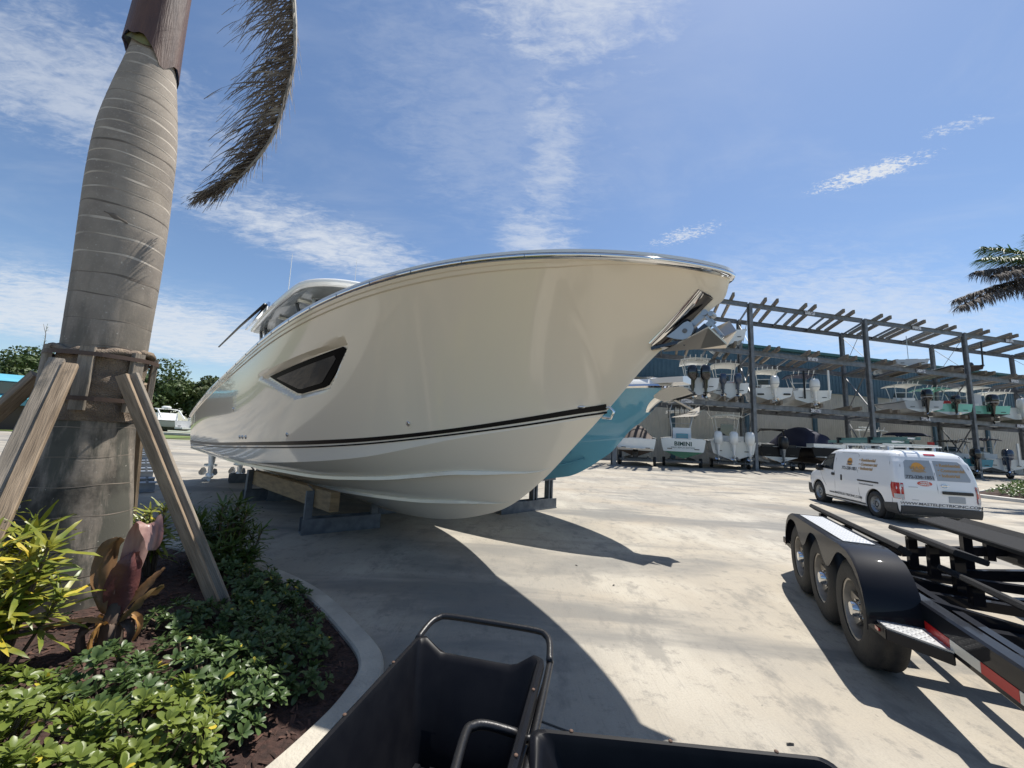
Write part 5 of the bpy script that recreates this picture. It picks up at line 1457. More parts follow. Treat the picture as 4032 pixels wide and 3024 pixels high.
def bunk(t0, t1, r, z0, z1, w=.11, h=.05, roll=0.0):
    up = Vector((0, math.sin(roll), math.cos(roll)))
    MB().bar(tl(t0, r, z0), tl(t1, r, z1), w, h, up=up, bev=.01).build('bunk', 'carpet_black', trl)
    n = 3
    for k in range(n):
        t = t0 + (t1 - t0) * (k + .5) / n; z = z0 + (z1 - z0) * (k + .5) / n
        MB().bar(tl(t, r, .40), tl(t, r, z - .03), .07, .07, up=(1, 0, 0)).build('bunk_bracket', 'trailer_black', trl)
for r, t0, t1, z, w, rl in ((.50, .42, 2.95, .76, .09, R(-35)), (1.02, .70, 1.85, .72, .22, R(-16)), (1.52, -1.2, 2.45, .80, .24, R(12)), (.94, -1.5, .92, .56, .09, R(-20)), (2.02, .42, 2.95, .76, .09, R(35)), (1.70, -1.5, .6, .58, .09, R(20))):
    bunk(t0, t1, r, z, z, w, .05, rl)

# ------------------------------------------------------------------ two black dock carts
mat('cart_plastic', (.0045, .005, .0075), .42, spec=.14, col2=(.007, .0075, .010), nscale=12)
mat('cart_tube', (.012, .012, .014), .38, .2, bump=.08, bscale=90)
mat('rust_bolt', (.10, .055, .035), .7)
def dock_cart(loc_, rz, label, L=1.12, Wd=.57, zr=.60, dep=.36):
    """x points to the far (handle) end; rim at z = zr"""
    o = thing('dock_cart', loc_, rz, label, 'cart', 'dock carts in the foreground')
    a, w = L / 2, Wd / 2
    def dip(x, y):   # rim dips across the handle end
        return -.055 * (1 - sstep(w * .55, w * .86, abs(y))) if x > a - .04 else 0
    def loop(ax0, ax1, ww, z, r=.035, n=4, dipped=False):
        out = []
        for cx_, cy_, a0 in ((ax1 - r, ww - r, 0), (ax0 + r, ww - r, 90), (ax0 + r, -ww + r, 180), (ax1 - r, -ww + r, 270)):
            for k in range(n + 1): t = R(a0 + 90 * k / n); out.append((cx_ + r * math.cos(t), cy_ + r * math.sin(t), z))
        # extra points across the handle end so that the dip can bend
        res = []
        for i, p in enumerate(out):
            res.append(p)
            if i == len(out) - 1:
                q = out[0]
                for t in (.14, .2, .3, .5, .7, .8, .86): res.append((p[0] + (q[0] - p[0]) * t, p[1] + (q[1] - p[1]) * t, z))
        if dipped: res = [(x, y, zz_ + dip(x, y)) for x, y, zz_ in res]
        return res
    fl = zr - dep
    rg = [loop(-a + .13, a - .20, w - .105, fl), loop(-a + .10, a - .165, w - .075, fl + .10), loop(-a + .02, a - .03, w - .02, zr - .015, dipped=True),
          loop(-a + .012, a - .012, w - .012, zr + .004, dipped=True), loop(-a, a, w, zr + .006, dipped=True), loop(-a - .012, a + .012, w + .012, zr - .004, dipped=True), loop(-a - .014, a + .014, w + .014, zr - .03, dipped=True),
          loop(-a - .004, a + .004, w + .004, zr - .032, dipped=True), loop(-a + .085, a - .15, w - .06, fl + .10), loop(-a + .118, a - .19, w - .095, fl - .012)]
    MB().rings(rg).build('tub', 'cart_plastic', o, smooth=40)
    mb = MB()
    for k in range(6):
        y = (k - 2.5) * .062; mb.prism([(-a + .14, y - .022, fl + .001), (-a + .14, y - .010, fl + .022), (-a + .14, y + .010, fl + .022), (-a + .14, y + .022, fl + .001)], (L - .36, 0, 0))
    mb.build('floor_rib', 'cart_plastic', o, smooth=20)
    # handle loop carried under the rim
    zt_ = zr - .05
    pts = [(-a + .1, -w - .03, zt_ - .0), (a - .02, -w - .03, zt_), (a + .05, -w - .028, zt_ + .015), (a + .15, -w - .015, zt_ + .04), (a + .195, -w + .01, zt_ + .05), (a + .215, -w + .06, zt_ + .055), (a + .22, 0, zt_ + .055)]
    full = catmull(pts, 5); full = full + [Vector((p.x, -p.y, p.z)) for p in full[::-1]][1:]
    MB().tube(full, .0145, 10).build('handle', 'cart_tube', o, smooth=True)
    mb = MB()
    for sg in (-1, 1):
        for x in (-.30, .02, .33): mb.lathe([(.0065, 0), (.0065, .003), (.004, .005)], (x, sg * (w + .002), zr + .005), (0, 0, 1), 8)
    tag(mb.build('rim_bolts', 'rust_bolt', o), kind='stuff')
    mb = MB()
    for sg in (-1, 1):
        mb.tube([(-a + .1, sg * (w + .03), zt_), (-.30, sg * (w - .06), .30), (.05, sg * (w - .06), .26)], .0145, 8); mb.tube([(a - .1, sg * (w + .03), zt_), (.30, sg * (w - .06), .30), (.05, sg * (w - .06), .26)], .0145, 8)
        mb.tube([(a - .10, sg * (w + .03), zt_), (a - .14, sg * (w - .02), .30), (a - .14, sg * (w - .05), .02)], .0145, 8)
    mb.tube([(a - .14, -w + .05, .02), (a - .14, w - .05, .02)], .0145, 8); mb.cyl((-.12, -w - .02, .26), (-.12, w + .02, .26), .012, n=8)
    mb.build('frame', 'cart_tube', o, smooth=True)
    for sg in (-1, 1):
        wv = bpy.data.objects.new('wheel', None); COL.objects.link(wv); wv.parent = o; wv.location = (-.12, sg * (w + .01), .255)
        wheel(wv, (0, 0, 0), .255, .05, .20, Vector((0, sg, 0)))
        mb = MB()
        for k in range(10):
            t = 2 * math.pi * k / 10; mb.tube([(0, sg * .02 * (-1) ** k, 0), (.205 * math.cos(t), 0, .205 * math.sin(t))], .004, 5)
        mb.cyl((0, -.03, 0), (0, .03, 0), .025, n=10); mb.build('spokes', 'galv', wv)
    return o
dock_cart((-.22, 1.313, 0), R(77), 'black plastic dock cart with its handle loop pointing to the boat')
dock_cart((.553, 1.064, 0), R(176), 'black dock cart at the bottom edge with its handle over the other cart', L=.90)

# ------------------------------------------------------------------ royal palm in the bed
PX, PY = -3.47, 3.20
def bark_material():
    m = bpy.data.materials.new('palm_bark'); m.use_nodes = True; t = m.node_tree; N = t.nodes; Lk = t.links; b = N['Principled BSDF']
    tcn = N.new('ShaderNodeTexCoord'); sp = N.new('ShaderNodeSeparateXYZ'); Lk.new(tcn.outputs['Object'], sp.inputs[0])
    def nz(sc, st=(1, 1, 1), det=5, rg=.6, off=(0, 0, 0)):
        mp = N.new('ShaderNodeMapping'); mp.inputs['Scale'].default_value = st; mp.inputs['Location'].default_value = off; Lk.new(tcn.outputs['Object'], mp.inputs[0])
        n = N.new('ShaderNodeTexNoise'); n.inputs['Scale'].default_value = sc; n.inputs['Detail'].default_value = det; n.inputs['Roughness'].default_value = rg; Lk.new(mp.outputs[0], n.inputs['Vector']); return n.outputs[0]
    def mr(s, a, b_, c=0., d=1.):
        n = N.new('ShaderNodeMapRange'); n.interpolation_type = 'SMOOTHSTEP'; Lk.new(s, n.inputs[0])
        for i, v in enumerate((a, b_, c, d)): n.inputs[i + 1].default_value = v
        return n.outputs[0]
    def mix(f, a, b_):
        n = N.new('ShaderNodeMix'); n.data_type = 'RGBA'; Lk.new(f, n.inputs[0])
        for i, v in ((6, a), (7, b_)):
            if isinstance(v, tuple): n.inputs[i].default_value = (*v, 1)
            else: Lk.new(v, n.inputs[i])
        return n.outputs[2]
    c = mix(mr(nz(3.0), .35, .65), (.335, .285, .23), (.235, .20, .165))
    c = mix(mr(nz(60, det=3), .55, .75, 0, .5), c, (.45, .42, .37))
    # algae and black stains on the lower trunk
    hz = mr(sp.outputs[2], 3.4, 1.2)
    st = N.new('ShaderNodeMath'); st.operation = 'MULTIPLY'; Lk.new(mr(nz(3.2, (1.5, 1.5, .28), det=8, rg=.68, off=(3, 1, 2)), .40, .54), st.inputs[0]); Lk.new(hz, st.inputs[1])
    c = mix(st.outputs[0], c, (.095, .092, .075))
    st2 = N.new('ShaderNodeMath'); st2.operation = 'MULTIPLY'; Lk.new(mr(nz(1.4, (1, 1, .7), det=7, off=(8, 4, 1)), .43, .56), st2.inputs[0]); Lk.new(mr(sp.outputs[2], 2.4, 1.1), st2.inputs[1])
    c = mix(st2.outputs[0], c, (.04, .036, .030))
    c = mix(mr(nz(26, det=2, off=(1, 9, 3)), .70, .76, 0, .8), c, (.50, .47, .40))   # lichen specks
    Lk.new(c, b.inputs['Base Color']); b.inputs['Roughness'].default_value = .85
    bn = N.new('ShaderNodeBump'); bn.inputs['Strength'].default_value = .22; bn.inputs['Distance'].default_value = .004; Lk.new(nz(70, det=4), bn.inputs['Height']); Lk.new(bn.outputs[0], b.inputs['Normal'])
    return m
M_BARK = bark_material()
mat('ring_scar', (.54, .47, .385), .8, col2=(.33, .28, .225), nscale=3.5, nlo=.46, nhi=.6)
mat('ring_dark', (.15, .125, .10), .85, col2=(.27, .225, .18), nscale=3.5, nlo=.42, nhi=.58)
palm = thing('royal_palm', (PX, PY, 0), 0, 'thick grey ringed royal palm trunk rising from the planting bed', 'palm tree')
TZ = [0.0, .12, .48, .84, 1.21, 1.57, 2.01, 2.33, 2.74, 3.17, 3.62, 4.08, 4.42, 4.76, 5.02, 5.3]
TR_ = [.440, .415, .365, .325, .285, .262, .258, .262, .270, .278, .280, .268, .232, .185, .150, .140]
TCX = [.04, .04, .04, .04, .035, .03, .03, .02, .01, -.01, -.035, -.05, -.055, -.06, -.07, -.08]
f_tr = smooth_interp(TZ, TR_); f_tc = smooth_interp(TZ, TCX)
scars = []; z = .35
while z < 5.05:
    scars.append((z, rng.uniform(.6, 1.2), rng.uniform(0, 6.28))); z += .22 - .115 * sstep(1.6, 3.8, z) + rng.uniform(-.014, .014)
def trunk_r(z, a):
    r = f_tr(z) * (1 + .008 * math.sin(3 * a + .5 * z) + .004 * math.sin(5 * a - z))
    for zs_, k, ph in scars:
        d = abs(z - zs_ - tilt_of(zs_, a, ph))
        if d < .012: r -= .0022 * k * (1 - d / .012)
    return r
def tilt_of(zs_, a, ph): return .006 * math.sin(2 * a + ph) + .004 * math.sin(5 * a + 2 * ph)
mb = MB(); rows = []
NA = 56
for z in np.linspace(-.05, 5.3, 330):
    rows.append([(f_tc(max(z, 0)) + trunk_r(max(z, 0), a) * math.cos(a), trunk_r(max(z, 0), a) * math.sin(a), z) for a in np.linspace(0, 2 * math.pi, NA, endpoint=False)])
mb.grid(rows, closed=True); mb.build('trunk', M_BARK, palm, smooth=True)
# leaf scar bands that run round the trunk
for i_, (zs_, k, ph) in enumerate(scars):
    mb = MB(); ra = []; rb = []; rc = []; hgt = (.006 + .007 * rng.random()) if zs_ > 2.6 else .003 + .003 * rng.random()
    for a in np.linspace(0, 2 * math.pi, NA, endpoint=False):
        t = tilt_of(zs_, a, ph); z0 = zs_ + t - hgt * (.6 + .4 * math.sin(3 * a + ph)); z1 = zs_ + t + hgt * (.7 + .3 * math.sin(4 * a - ph))
        for z, lst, o in ((z0, ra, .0008), (zs_ + t, rb, .0026), (z1, rc, .0008)):
            r = trunk_r(z, a) + o; lst.append((f_tc(z) + r * math.cos(a), r * math.sin(a), z))
    mb.grid([ra, rb, rc], closed=True); mb.build('leaf_scar', 'ring_scar' if (zs_ > 2.7 and i_ % 5) else 'ring_dark', palm, smooth=True)
# old leaf sheath wrapped round the top (brown outside, olive at its foot)
mat('sheath', (.135, .070, .045), .55, col2=(.06, .032, .028), nscale=2.0, stretch=(4, 4, .5), bump=.3, bscale=14, bstretch=(6, 6, .4))
mat('sheath_olive', (.17, .16, .055), .6, col2=(.10, .085, .03), nscale=3, stretch=(4, 4, .7))
mat('crownshaft', (.11, .17, .045), .4, col2=(.08, .12, .04), nscale=2, stretch=(4, 4, .5))
def sheath_rows(z0f, z1, r0, r1, a0, a1, n=30, nz_=16):
    rows = []
    for j in range(nz_ + 1):
        t = j / nz_; row = []
        for a in np.linspace(a0, a1, n):
            z = z0f(a) * (1 - t) + z1 * t; r = (r0 * (1 - t) + r1 * t) * (1 + .035 * math.sin(2 * a + 1) + .02 * math.sin(7 * a)) + (.022 * (1 - t) ** 4)
            row.append((-.075 + r * math.cos(a), r * math.sin(a), z))
        rows.append(row)
    return rows
mb = MB(); mb.grid(sheath_rows(lambda a: 4.98 - .20 * math.sin((a + 1.9) * .5) ** 2 - .17 * math.exp(-((a + .45) / .28) ** 2) + .02 * math.sin(9 * a), 7.4, .185, .170, -math.pi * 1.02, math.pi * .55)); o_ = mb.build('leaf_sheath', 'sheath', palm, smooth=True)
mb = MB(); mb.grid(sheath_rows(lambda a: 4.94 + .06 * math.sin(a * 2 + .6), 5.20, .172, .176, -math.pi, math.pi * .2, 30, 4)); mb.build('sheath_foot', 'sheath_olive', palm, smooth=True)
mb = MB(); mb.tube([(-.08, 0, 5.2), (-.09, 0, 6.0), (-.10, 0, 7.2), (-.10, 0, 7.9)], [.155, .15, .12, .07], 24); mb.build('crownshaft', 'crownshaft', palm, smooth=True)
mat('frond_green', (.055, .115, .028), .5, col2=(.085, .15, .04), nscale=1.5, transl=.25)
mat('frond_dead', (.15, .125, .10), .8, col2=(.085, .07, .06), nscale=3, transl=.1)
mat('frond_dead_pale', (.30, .27, .22), .7, col2=(.14, .12, .10), nscale=5)
def leaf_blade(p, d, side, ln, w, droop, curl=0.0, seg=5):
    """narrow strip leaf: returns rows of (left, right) points"""
    out = []; d = Vector(d).normalized(); dn = Vector((0, 0, -1)); q = Vector(p)
    for i in range(seg + 1):
        t = i / seg; ww = w * (1 - t) ** .6 * (1 if t > .05 else .7)
        s_ = d.cross(dn); s_ = s_.normalized() if s_.length > 1e-4 else Vector((1, 0, 0))
        out.append((q - s_ * ww * .5, q + s_ * ww * .5)); q = q + d * (ln / seg); d = (d + dn * droop / seg + Vector(side) * curl / seg).normalized()
    return out
def strips_to(mb, strip):
    o = len(mb.v)
    for a, b in strip: mb.v.append(tuple(a)); mb.v.append(tuple(b))
    for i in range(len(strip) - 1): mb.f.append((o + 2 * i, o + 2 * i + 1, o + 2 * i + 3, o + 2 * i + 2))
def frond(parent, pts, ln, m_leaf, m_stem, name='frond', n=110, droop=.9, w=.03, up=(0, 0, 1), one_sided=None, jitter=.35, stem_r=.02, lead=.8):
    fr = bpy.data.objects.new(name, None); COL.objects.link(fr); fr.parent = parent
    path = catmull(pts, 10); m = len(path)
    MB().tube(path, [stem_r * (1 - .8 * i / (m - 1)) for i in range(m)], 6).build('rachis', m_stem, fr, smooth=True)
    mb = MB()
    for k in range(n):
        t = .10 + .90 * (k + rng.random()) / n; i = min(int(t * (m - 1)), m - 2); p = path[i].lerp(path[i + 1], t * (m - 1) - i); tg = (path[i + 1] - path[i]).normalized()
        sd_ = tg.cross(Vector(up)); sd_ = sd_.normalized() if sd_.length > .05 else Vector((1, 0, 0))
        for sg in ((-1, 1) if one_sided is None else (one_sided,)):
            L_ = ln * (.45 + .75 * math.sin(math.pi * min(t * .92 + .08, 1)) ** .8) * rng.uniform(.75, 1.15)
            d = sd_ * sg + tg * lead + Vector((rng.uniform(-1, 1), rng.uniform(-1, 1), rng.uniform(-1, 1))) * jitter
            strips_to(mb, leaf_blade(p, d, tg, L_, w * rng.uniform(.7, 1.2), droop * rng.uniform(.5, 1.5), rng.uniform(-.3, .3)))
    mb.build('leaflets', m_leaf, fr, smooth=False, fixn=False)
    return fr
# crown above the picture: live fronds
for k in range(11):
    a = 2 * math.pi * k / 11 + .35; dx, dy = math.cos(a), math.sin(a)
    if dx > -.2 or dy > .25: continue        # the yard side of the crown has shed its leaves
    frond(palm, [(-.1, 0, 7.7), (-.1 + dx * .8, dy * .8, 8.7), (-.1 + dx * 2.2, dy * 2.2, 9.1), (-.1 + dx * 3.2, dy * 3.2, 8.3)], .55, MATS['frond_green'], MATS['crownshaft'], n=70, w=.035)
# the dead frond that hangs down in view
DF = [(-.10, .10, 7.75), (.35, .15, 7.35), (.80, .12, 6.75), (1.02, .10, 6.10), (1.13, .10, 5.60), (1.19, .10, 5.10), (1.165, .10, 4.70), (1.09, .10, 4.25), (.91, .10, 3.90), (.72, .10, 3.70), (.57, .10, 3.61)]
fr = bpy.data.objects.new('dead_frond', None); COL.objects.link(fr); fr.parent = palm
path = catmull(DF, 14); m_ = len(path)
MB().tube(path, [.028 * (1 - .75 * i / (m_ - 1)) for i in range(m_)], 8).build('rachis', 'frond_dead_pale', fr, smooth=True)
for nm, mm, cnt in (('leaflets', 'frond_dead', 680), ('pale_leaflets', 'frond_dead_pale', 230)):
    mb = MB()
    for k in range(cnt):
        t = .20 + .80 * (k + rng.random()) / cnt; i = min(int(t * (m_ - 1)), m_ - 2); p = path[i].lerp(path[i + 1], t * (m_ - 1) - i); tg = (path[i + 1] - path[i]).normalized()
        lft = Vector((-1, rng.uniform(-.55, .55), -.10)) + tg * .55
        L_ = (.66 - .46 * sstep(.60, 1.0, t)) * rng.uniform(.5, 1.25)
        if rng.random() < .14: lft = Vector((.25, rng.uniform(-.6, .6), -.6)) + tg; L_ *= .45
        bl = []; q = Vector(p) + Vector((0, 0, rng.uniform(-.03, .03))); d = lft.normalized(); w0 = rng.uniform(.0045, .0095); ph = rng.uniform(0, 6.3); fq = rng.uniform(4, 10)
        for s_ in range(9):
            u = s_ / 8; side = Vector((0, math.sin(ph + 5 * u), math.cos(ph + 5 * u))); ww = w0 * (1 - u * .75)
            bl.append((q - side * ww, q + side * ww)); q = q + d * (L_ / 8); d = (d + Vector((.10 * u, .12 * math.sin(ph + fq * u), -.22 + .26 * math.sin(ph * 2 + fq * u * 1.7))) * .55).normalized()
        strips_to(mb, bl)
    mb.build(nm, mm, fr, fixn=False)
# bark wound
mb = MB(); rows = []
for a in np.linspace(-1.25, -.72, 16):
    zc0 = 3.20 - .10 * (a + 1.25); hh = .016 * math.sin(math.pi * (a + 1.25) / .53) + .003 + .006 * math.sin(23 * a)
    rows.append([(f_tc(zc0) + (trunk_r(zc0, a) + o) * math.cos(a), (trunk_r(zc0, a) + o) * math.sin(a), zc0 + dz) for o, dz in ((.001, -hh), (.004, -hh * .3), (.004, hh * .4), (.001, hh))])
mb.grid(rows).build('bark_wound', 'ring_dark', palm, smooth=True)

# ------------------------------------------------------------------ timber bracing round the palm
def wood_mat(nm, c1, c2):
    m = mat(nm, c1, .8, col2=c2, nscale=3.5, stretch=(9, 9, 1.0), ndetail=8, nlo=.38, nhi=.64, bump=.45, bscale=10, bstretch=(14, 14, .7)); return m
M_W1 = wood_mat('brace_wood', (.36, .27, .185), (.20, .145, .095))
M_W2 = wood_mat('brace_wood_grey', (.30, .255, .205), (.17, .145, .115))
mat('burlap', (.29, .225, .165), .95, col2=(.17, .13, .10), nscale=10, bump=.9, bscale=90)
mat('strap_metal', (.11, .075, .06), .6, .4)
mat('knot', (.10, .055, .03), .8)
br = thing('tree_brace', (PX, PY, 0), 0, 'weathered timber props strapped with burlap round the palm trunk', 'tree brace')
def pl(v): return Vector(v) - Vector((PX, PY, 0))
def plank(p0, p1, w, h, up, m, name='prop', knots=()):
    """board built along its own z axis so that the grain runs lengthwise"""
    p0, p1, up = pl(p0), pl(p1), Vector(up); d = (p1 - p0); L_ = d.length; d.normalize()
    sx = d.cross(up).normalized(); sy = sx.cross(d).normalized() if False else d.cross(sx)
    o = MB().bar((0, 0, 0), (0, 0, L_), w, h, up=(0, 1, 0), bev=.004).build(name, m, br)
    o.matrix_local = Matrix(((sx.x, sy.x, d.x, p0.x), (sx.y, sy.y, d.y, p0.y), (sx.z, sy.z, d.z, p0.z), (0, 0, 0, 1)))
    for (u, v, r) in knots:
        MB().lathe([(r, 0), (r * .8, .0015), (.001, .002)], (u, h / 2 * 1.0 - .0005, v), (0, 1, 0), 10).build('knot', 'knot', o)
    return o
zc_b, zt_b = 1.62, 2.03
# burlap wrap
mb = MB(); rows = []
for j, z in enumerate(np.linspace(1.50, 2.05, 26)):
    rows.append([((trunk_r(z, a) + .012 + .010 * math.sin(31 * z + 4 * math.sin(2 * a)) * (.4 + .6 * math.sin(a * 3 + z * 7) ** 2) + (.03 if j == 25 else 0) * abs(math.sin(2.5 * a))) * math.cos(a) + f_tc(z), (trunk_r(z, a) + .012 + .010 * math.sin(31 * z + 4 * math.sin(2 * a)) * (.4 + .6 * math.sin(a * 3 + z * 7) ** 2)) * math.sin(a), z + .035 * math.sin(a * 1.3 + .4) * (j / 25)) for a in np.linspace(0, 2 * math.pi, 72, endpoint=False)])
mb.grid(rows, closed=True); mb.build('burlap_wrap', 'burlap', br, smooth=True)
mb = MB()   # rolled upper hem
mb.tube([((trunk_r(2.06, a) + .030 + .012 * math.sin(5 * a)) * math.cos(a) + .03, (trunk_r(2.06, a) + .030 + .012 * math.sin(5 * a)) * math.sin(a), 2.055 + .025 * math.sin(a * 2 + 1) + .008 * math.sin(9 * a)) for a in np.linspace(0, 2 * math.pi, 60)], [.022 + .012 * abs(math.sin(1.7 * k)) for k in range(60)], 8)
mb.build('burlap_hem', 'burlap', br, smooth=True)
BAT = [-2.05, -1.05, -.10, .9, 1.9, 2.9]
for a in BAT:
    c = Vector((math.cos(a) * .315 + .03, math.sin(a) * .315, 0)) + Vector((PX, PY, 0)); t = Vector((-math.sin(a), math.cos(a), 0))
    plank((c.x, c.y, 1.58), (c.x, c.y, 2.07), .085, .04, (math.cos(a), math.sin(a), 0), M_W2, 'batten')
for z in (1.67, 2.015):
    mb = MB(); rows = []
    ang = sorted([q % (2 * math.pi) for q in BAT]); 
    for a in np.linspace(0, 2 * math.pi, 57):
        rows.append([((.343 + .004 * math.cos(7 * a)) * math.cos(a) + .03, (.343 + .004 * math.cos(7 * a)) * math.sin(a), z + dz) for dz in (-.016, .016)])
    mb.grid(rows).build('strap', 'strap_metal', br)
# props: the two nearest are doubled boards
plank((-2.13, 3.18, .02), (-3.005, 2.945, 1.86), .074, .042, (.25, -.95, .15), M_W1, knots=((.0, .62, .016), (.01, 1.2, .012)))
plank((-2.085, 3.23, .02), (-2.97, 2.995, 1.88), .060, .042, (.25, -.95, .15), M_W2)
plank((-2.66, 1.95, .05), (-3.20, 2.76, 1.90), .078, .045, (.55, -.75, .35), M_W1, knots=((.01, 1.25, .020), (-.02, .9, .013), (.02, 1.5, .010)))
plank((-2.75, 1.93, .05), (-3.28, 2.74, 1.93), .078, .045, (.55, -.75, .35), M_W2)
plank((-4.95, 2.80, .05), (-3.78, 3.06, 1.84), .09, .09, (-.2, -.9, .3), M_W1)
plank((-3.93, 4.25, .05), (-3.40, 3.52, 1.86), .05, .085, (.9, .1, .2), M_W1)
plank((-5.0, 3.9, .05), (-3.78, 3.36, 1.86), .09, .045, (.5, .6, .2), M_W2)

# ------------------------------------------------------------------ shrubs and plants of the bed
def leaf_template(L_, W_, fold=.25, bend=.25):
    """8-vertex obovate leaf along +x, normal +z"""
    xs = [0, .30, .58, .84, 1.0]; ws = [.12, .62, 1.0, .86, .22]
    V = []; 
    for x, w in zip(xs, ws):
        z = -bend * L_ * x * x; V += [(x * L_, -w * W_ / 2, z + fold * w * W_ / 2), (x * L_, 0, z), (x * L_, w * W_ / 2, z + fold * w * W_ / 2)]
    F = []
    for i in range(4):
        for k in range(2): a = i * 3 + k; F.append((a, a + 3, a + 4, a + 1))
    return np.array(V), np.array(F)
def rosette_mats(p, axis, n, size, spread=(.5, 1.25), rs=rng):
    """matrices for n leaves round a shoot tip pointing along axis"""
    ax = np.array(axis, float); ax /= np.linalg.norm(ax); ref = np.array([1, 0, 0]) if abs(ax[0]) < .8 else np.array([0, 1, 0])
    u = np.cross(ax, ref); u /= np.linalg.norm(u); v = np.cross(ax, u); out = []
    ph = rs.uniform(0, 6.28)
    for k in range(n):
        a = ph + k * 2.4; t = spread[0] + (spread[1] - spread[0]) * (k / max(n - 1, 1)) + rs.uniform(-.12, .12)
        rad = u * math.cos(a) + v * math.sin(a); d = ax * math.cos(t) + rad * math.sin(t); nrm = ax * math.sin(t) - rad * math.cos(t); s = np.cross(nrm, d)
        sc = size * rs.uniform(.75, 1.15) * (.65 + .35 * (k / max(n - 1, 1)))
        A = np.eye(4); A[:3, 0] = d * sc; A[:3, 1] = s * sc; A[:3, 2] = nrm * sc; A[:3, 3] = np.array(p) - ax * (.02 * k * size * 1.2); out.append(A)
    return out
def leaf_mat(nm, c1, c2, rough=.38, tr=.22, nscale=14): return mat(nm, c1, rough, col2=c2, nscale=nscale, ndetail=2, nlo=.3, nhi=.7, transl=tr, spec=.45)
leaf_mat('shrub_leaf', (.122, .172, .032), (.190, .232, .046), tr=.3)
leaf_mat('shrub_leaf_dark', (.065, .115, .036), (.105, .155, .05), tr=.3)  # darker copy of shrub_leaf: shade of the boat put into the leaf colour
leaf_mat('leaf_yellow', (.55, .40, .03), (.45, .42, .06))
mat('twig', (.13, .095, .065), .85)
TL, TF = leaf_template(1.0, .46)
def shrub(name, label, x, y, r, h, n, size, m, group, yellow=.02, leaves=10, flat=.6, low=.25):
    z0 = bed_z(x, y); o = thing(name, (x, y, z0), 0, label, 'shrub', group)
    ms = []; my = []; st_ = MB()
    for k in range(n):
        a = rng.uniform(0, 6.283); q = math.sqrt(rng.random()); rr = r * q; zz_ = h * (1 - flat * q ** 2.2) * rng.uniform(low + .35, 1.0) if rng.random() < .75 else h * rng.uniform(low, .6)
        p = (rr * math.cos(a), rr * math.sin(a), zz_)
        ax = (math.cos(a) * q * .8 + rng.uniform(-.35, .35), math.sin(a) * q * .8 + rng.uniform(-.35, .35), 1.0)
        A = rosette_mats(p, ax, leaves + rng.randint(-2, 2), size)
        for B_ in A: (my if rng.random() < yellow else ms).append(B_)
        if k % 2 == 0: st_.tube([(rr * .2 * math.cos(a), rr * .2 * math.sin(a), -.02), (rr * .7 * math.cos(a), rr * .7 * math.sin(a), zz_ * .55), p], [.006, .005, .003], 4)
    V, F = scatter(TL, TF, ms); np_mesh('leaves', V, F, MATS[m], o, True)
    if my: V, F = scatter(TL, TF, my); np_mesh('yellow_leaves', V, F, MATS['leaf_yellow'], o, True)
    st_.build('stems', 'twig', o)
    return o
SG_ = 'low green shrubs in the front of the bed'
front = [(-1.06, .72, .30, .42, 'sunlit shrub with yellow leaves at the bottom edge beside the cart'), (-1.38, .95, .34, .46, 'bright green shrub at the bottom edge of the picture'), (-1.75, 1.12, .34, .48, 'bright green shrub in the front row of the bed'), (-2.10, 1.18, .34, .46, 'bright green shrub low in the left corner'),
         (-1.45, 1.38, .32, .46, 'full sunlit shrub in the middle of the front planting'), (-1.82, 1.55, .32, .42, 'sunlit shrub behind the front row'), (-2.25, 1.52, .32, .38, 'sunlit shrub toward the left edge of the bed'), (-1.42, 1.74, .24, .44, 'upright leafy shrub shoots at the edge of the boat shadow'),
         (-2.55, 1.72, .26, .27, 'shrub at the left edge in front of the croton'), (-2.30, 1.95, .20, .22, 'small shrub in front of the purple plant'), (-2.50, 1.30, .32, .38, 'shrub in the lower left corner of the picture'), (-1.22, .35, .30, .38, 'shrub just below the picture edge near the cart')]
for x, y, r_, h_, lb in front:
    shrub('green_shrub', lb, x, y, r_, h_, int(150 * (r_ / .34) ** 2), .062, 'shrub_leaf', SG_, yellow=.018, leaves=10)
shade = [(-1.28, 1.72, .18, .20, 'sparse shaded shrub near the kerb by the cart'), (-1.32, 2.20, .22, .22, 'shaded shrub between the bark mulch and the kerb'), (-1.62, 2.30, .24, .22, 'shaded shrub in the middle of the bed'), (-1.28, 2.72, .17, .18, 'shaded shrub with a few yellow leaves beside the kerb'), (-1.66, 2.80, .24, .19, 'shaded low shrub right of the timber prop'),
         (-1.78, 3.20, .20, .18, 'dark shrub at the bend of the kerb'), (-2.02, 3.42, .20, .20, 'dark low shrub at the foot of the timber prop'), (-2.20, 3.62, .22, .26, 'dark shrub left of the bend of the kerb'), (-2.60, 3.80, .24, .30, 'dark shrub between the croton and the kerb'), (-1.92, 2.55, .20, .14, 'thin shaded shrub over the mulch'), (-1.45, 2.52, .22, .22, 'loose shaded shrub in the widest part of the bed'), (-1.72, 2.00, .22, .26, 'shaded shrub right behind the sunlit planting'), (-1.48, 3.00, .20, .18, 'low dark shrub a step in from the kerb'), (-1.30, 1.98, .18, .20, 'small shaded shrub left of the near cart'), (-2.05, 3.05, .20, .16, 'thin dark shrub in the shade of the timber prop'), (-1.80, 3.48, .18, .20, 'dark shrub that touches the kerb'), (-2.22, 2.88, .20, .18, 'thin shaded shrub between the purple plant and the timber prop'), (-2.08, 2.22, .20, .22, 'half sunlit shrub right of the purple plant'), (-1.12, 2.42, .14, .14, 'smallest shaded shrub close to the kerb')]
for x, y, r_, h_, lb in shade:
    shrub('green_shrub', lb, x, y, r_, h_, int(72 * (r_ / .28) ** 2), .060, 'shrub_leaf_dark', SG_, yellow=.02, leaves=9)
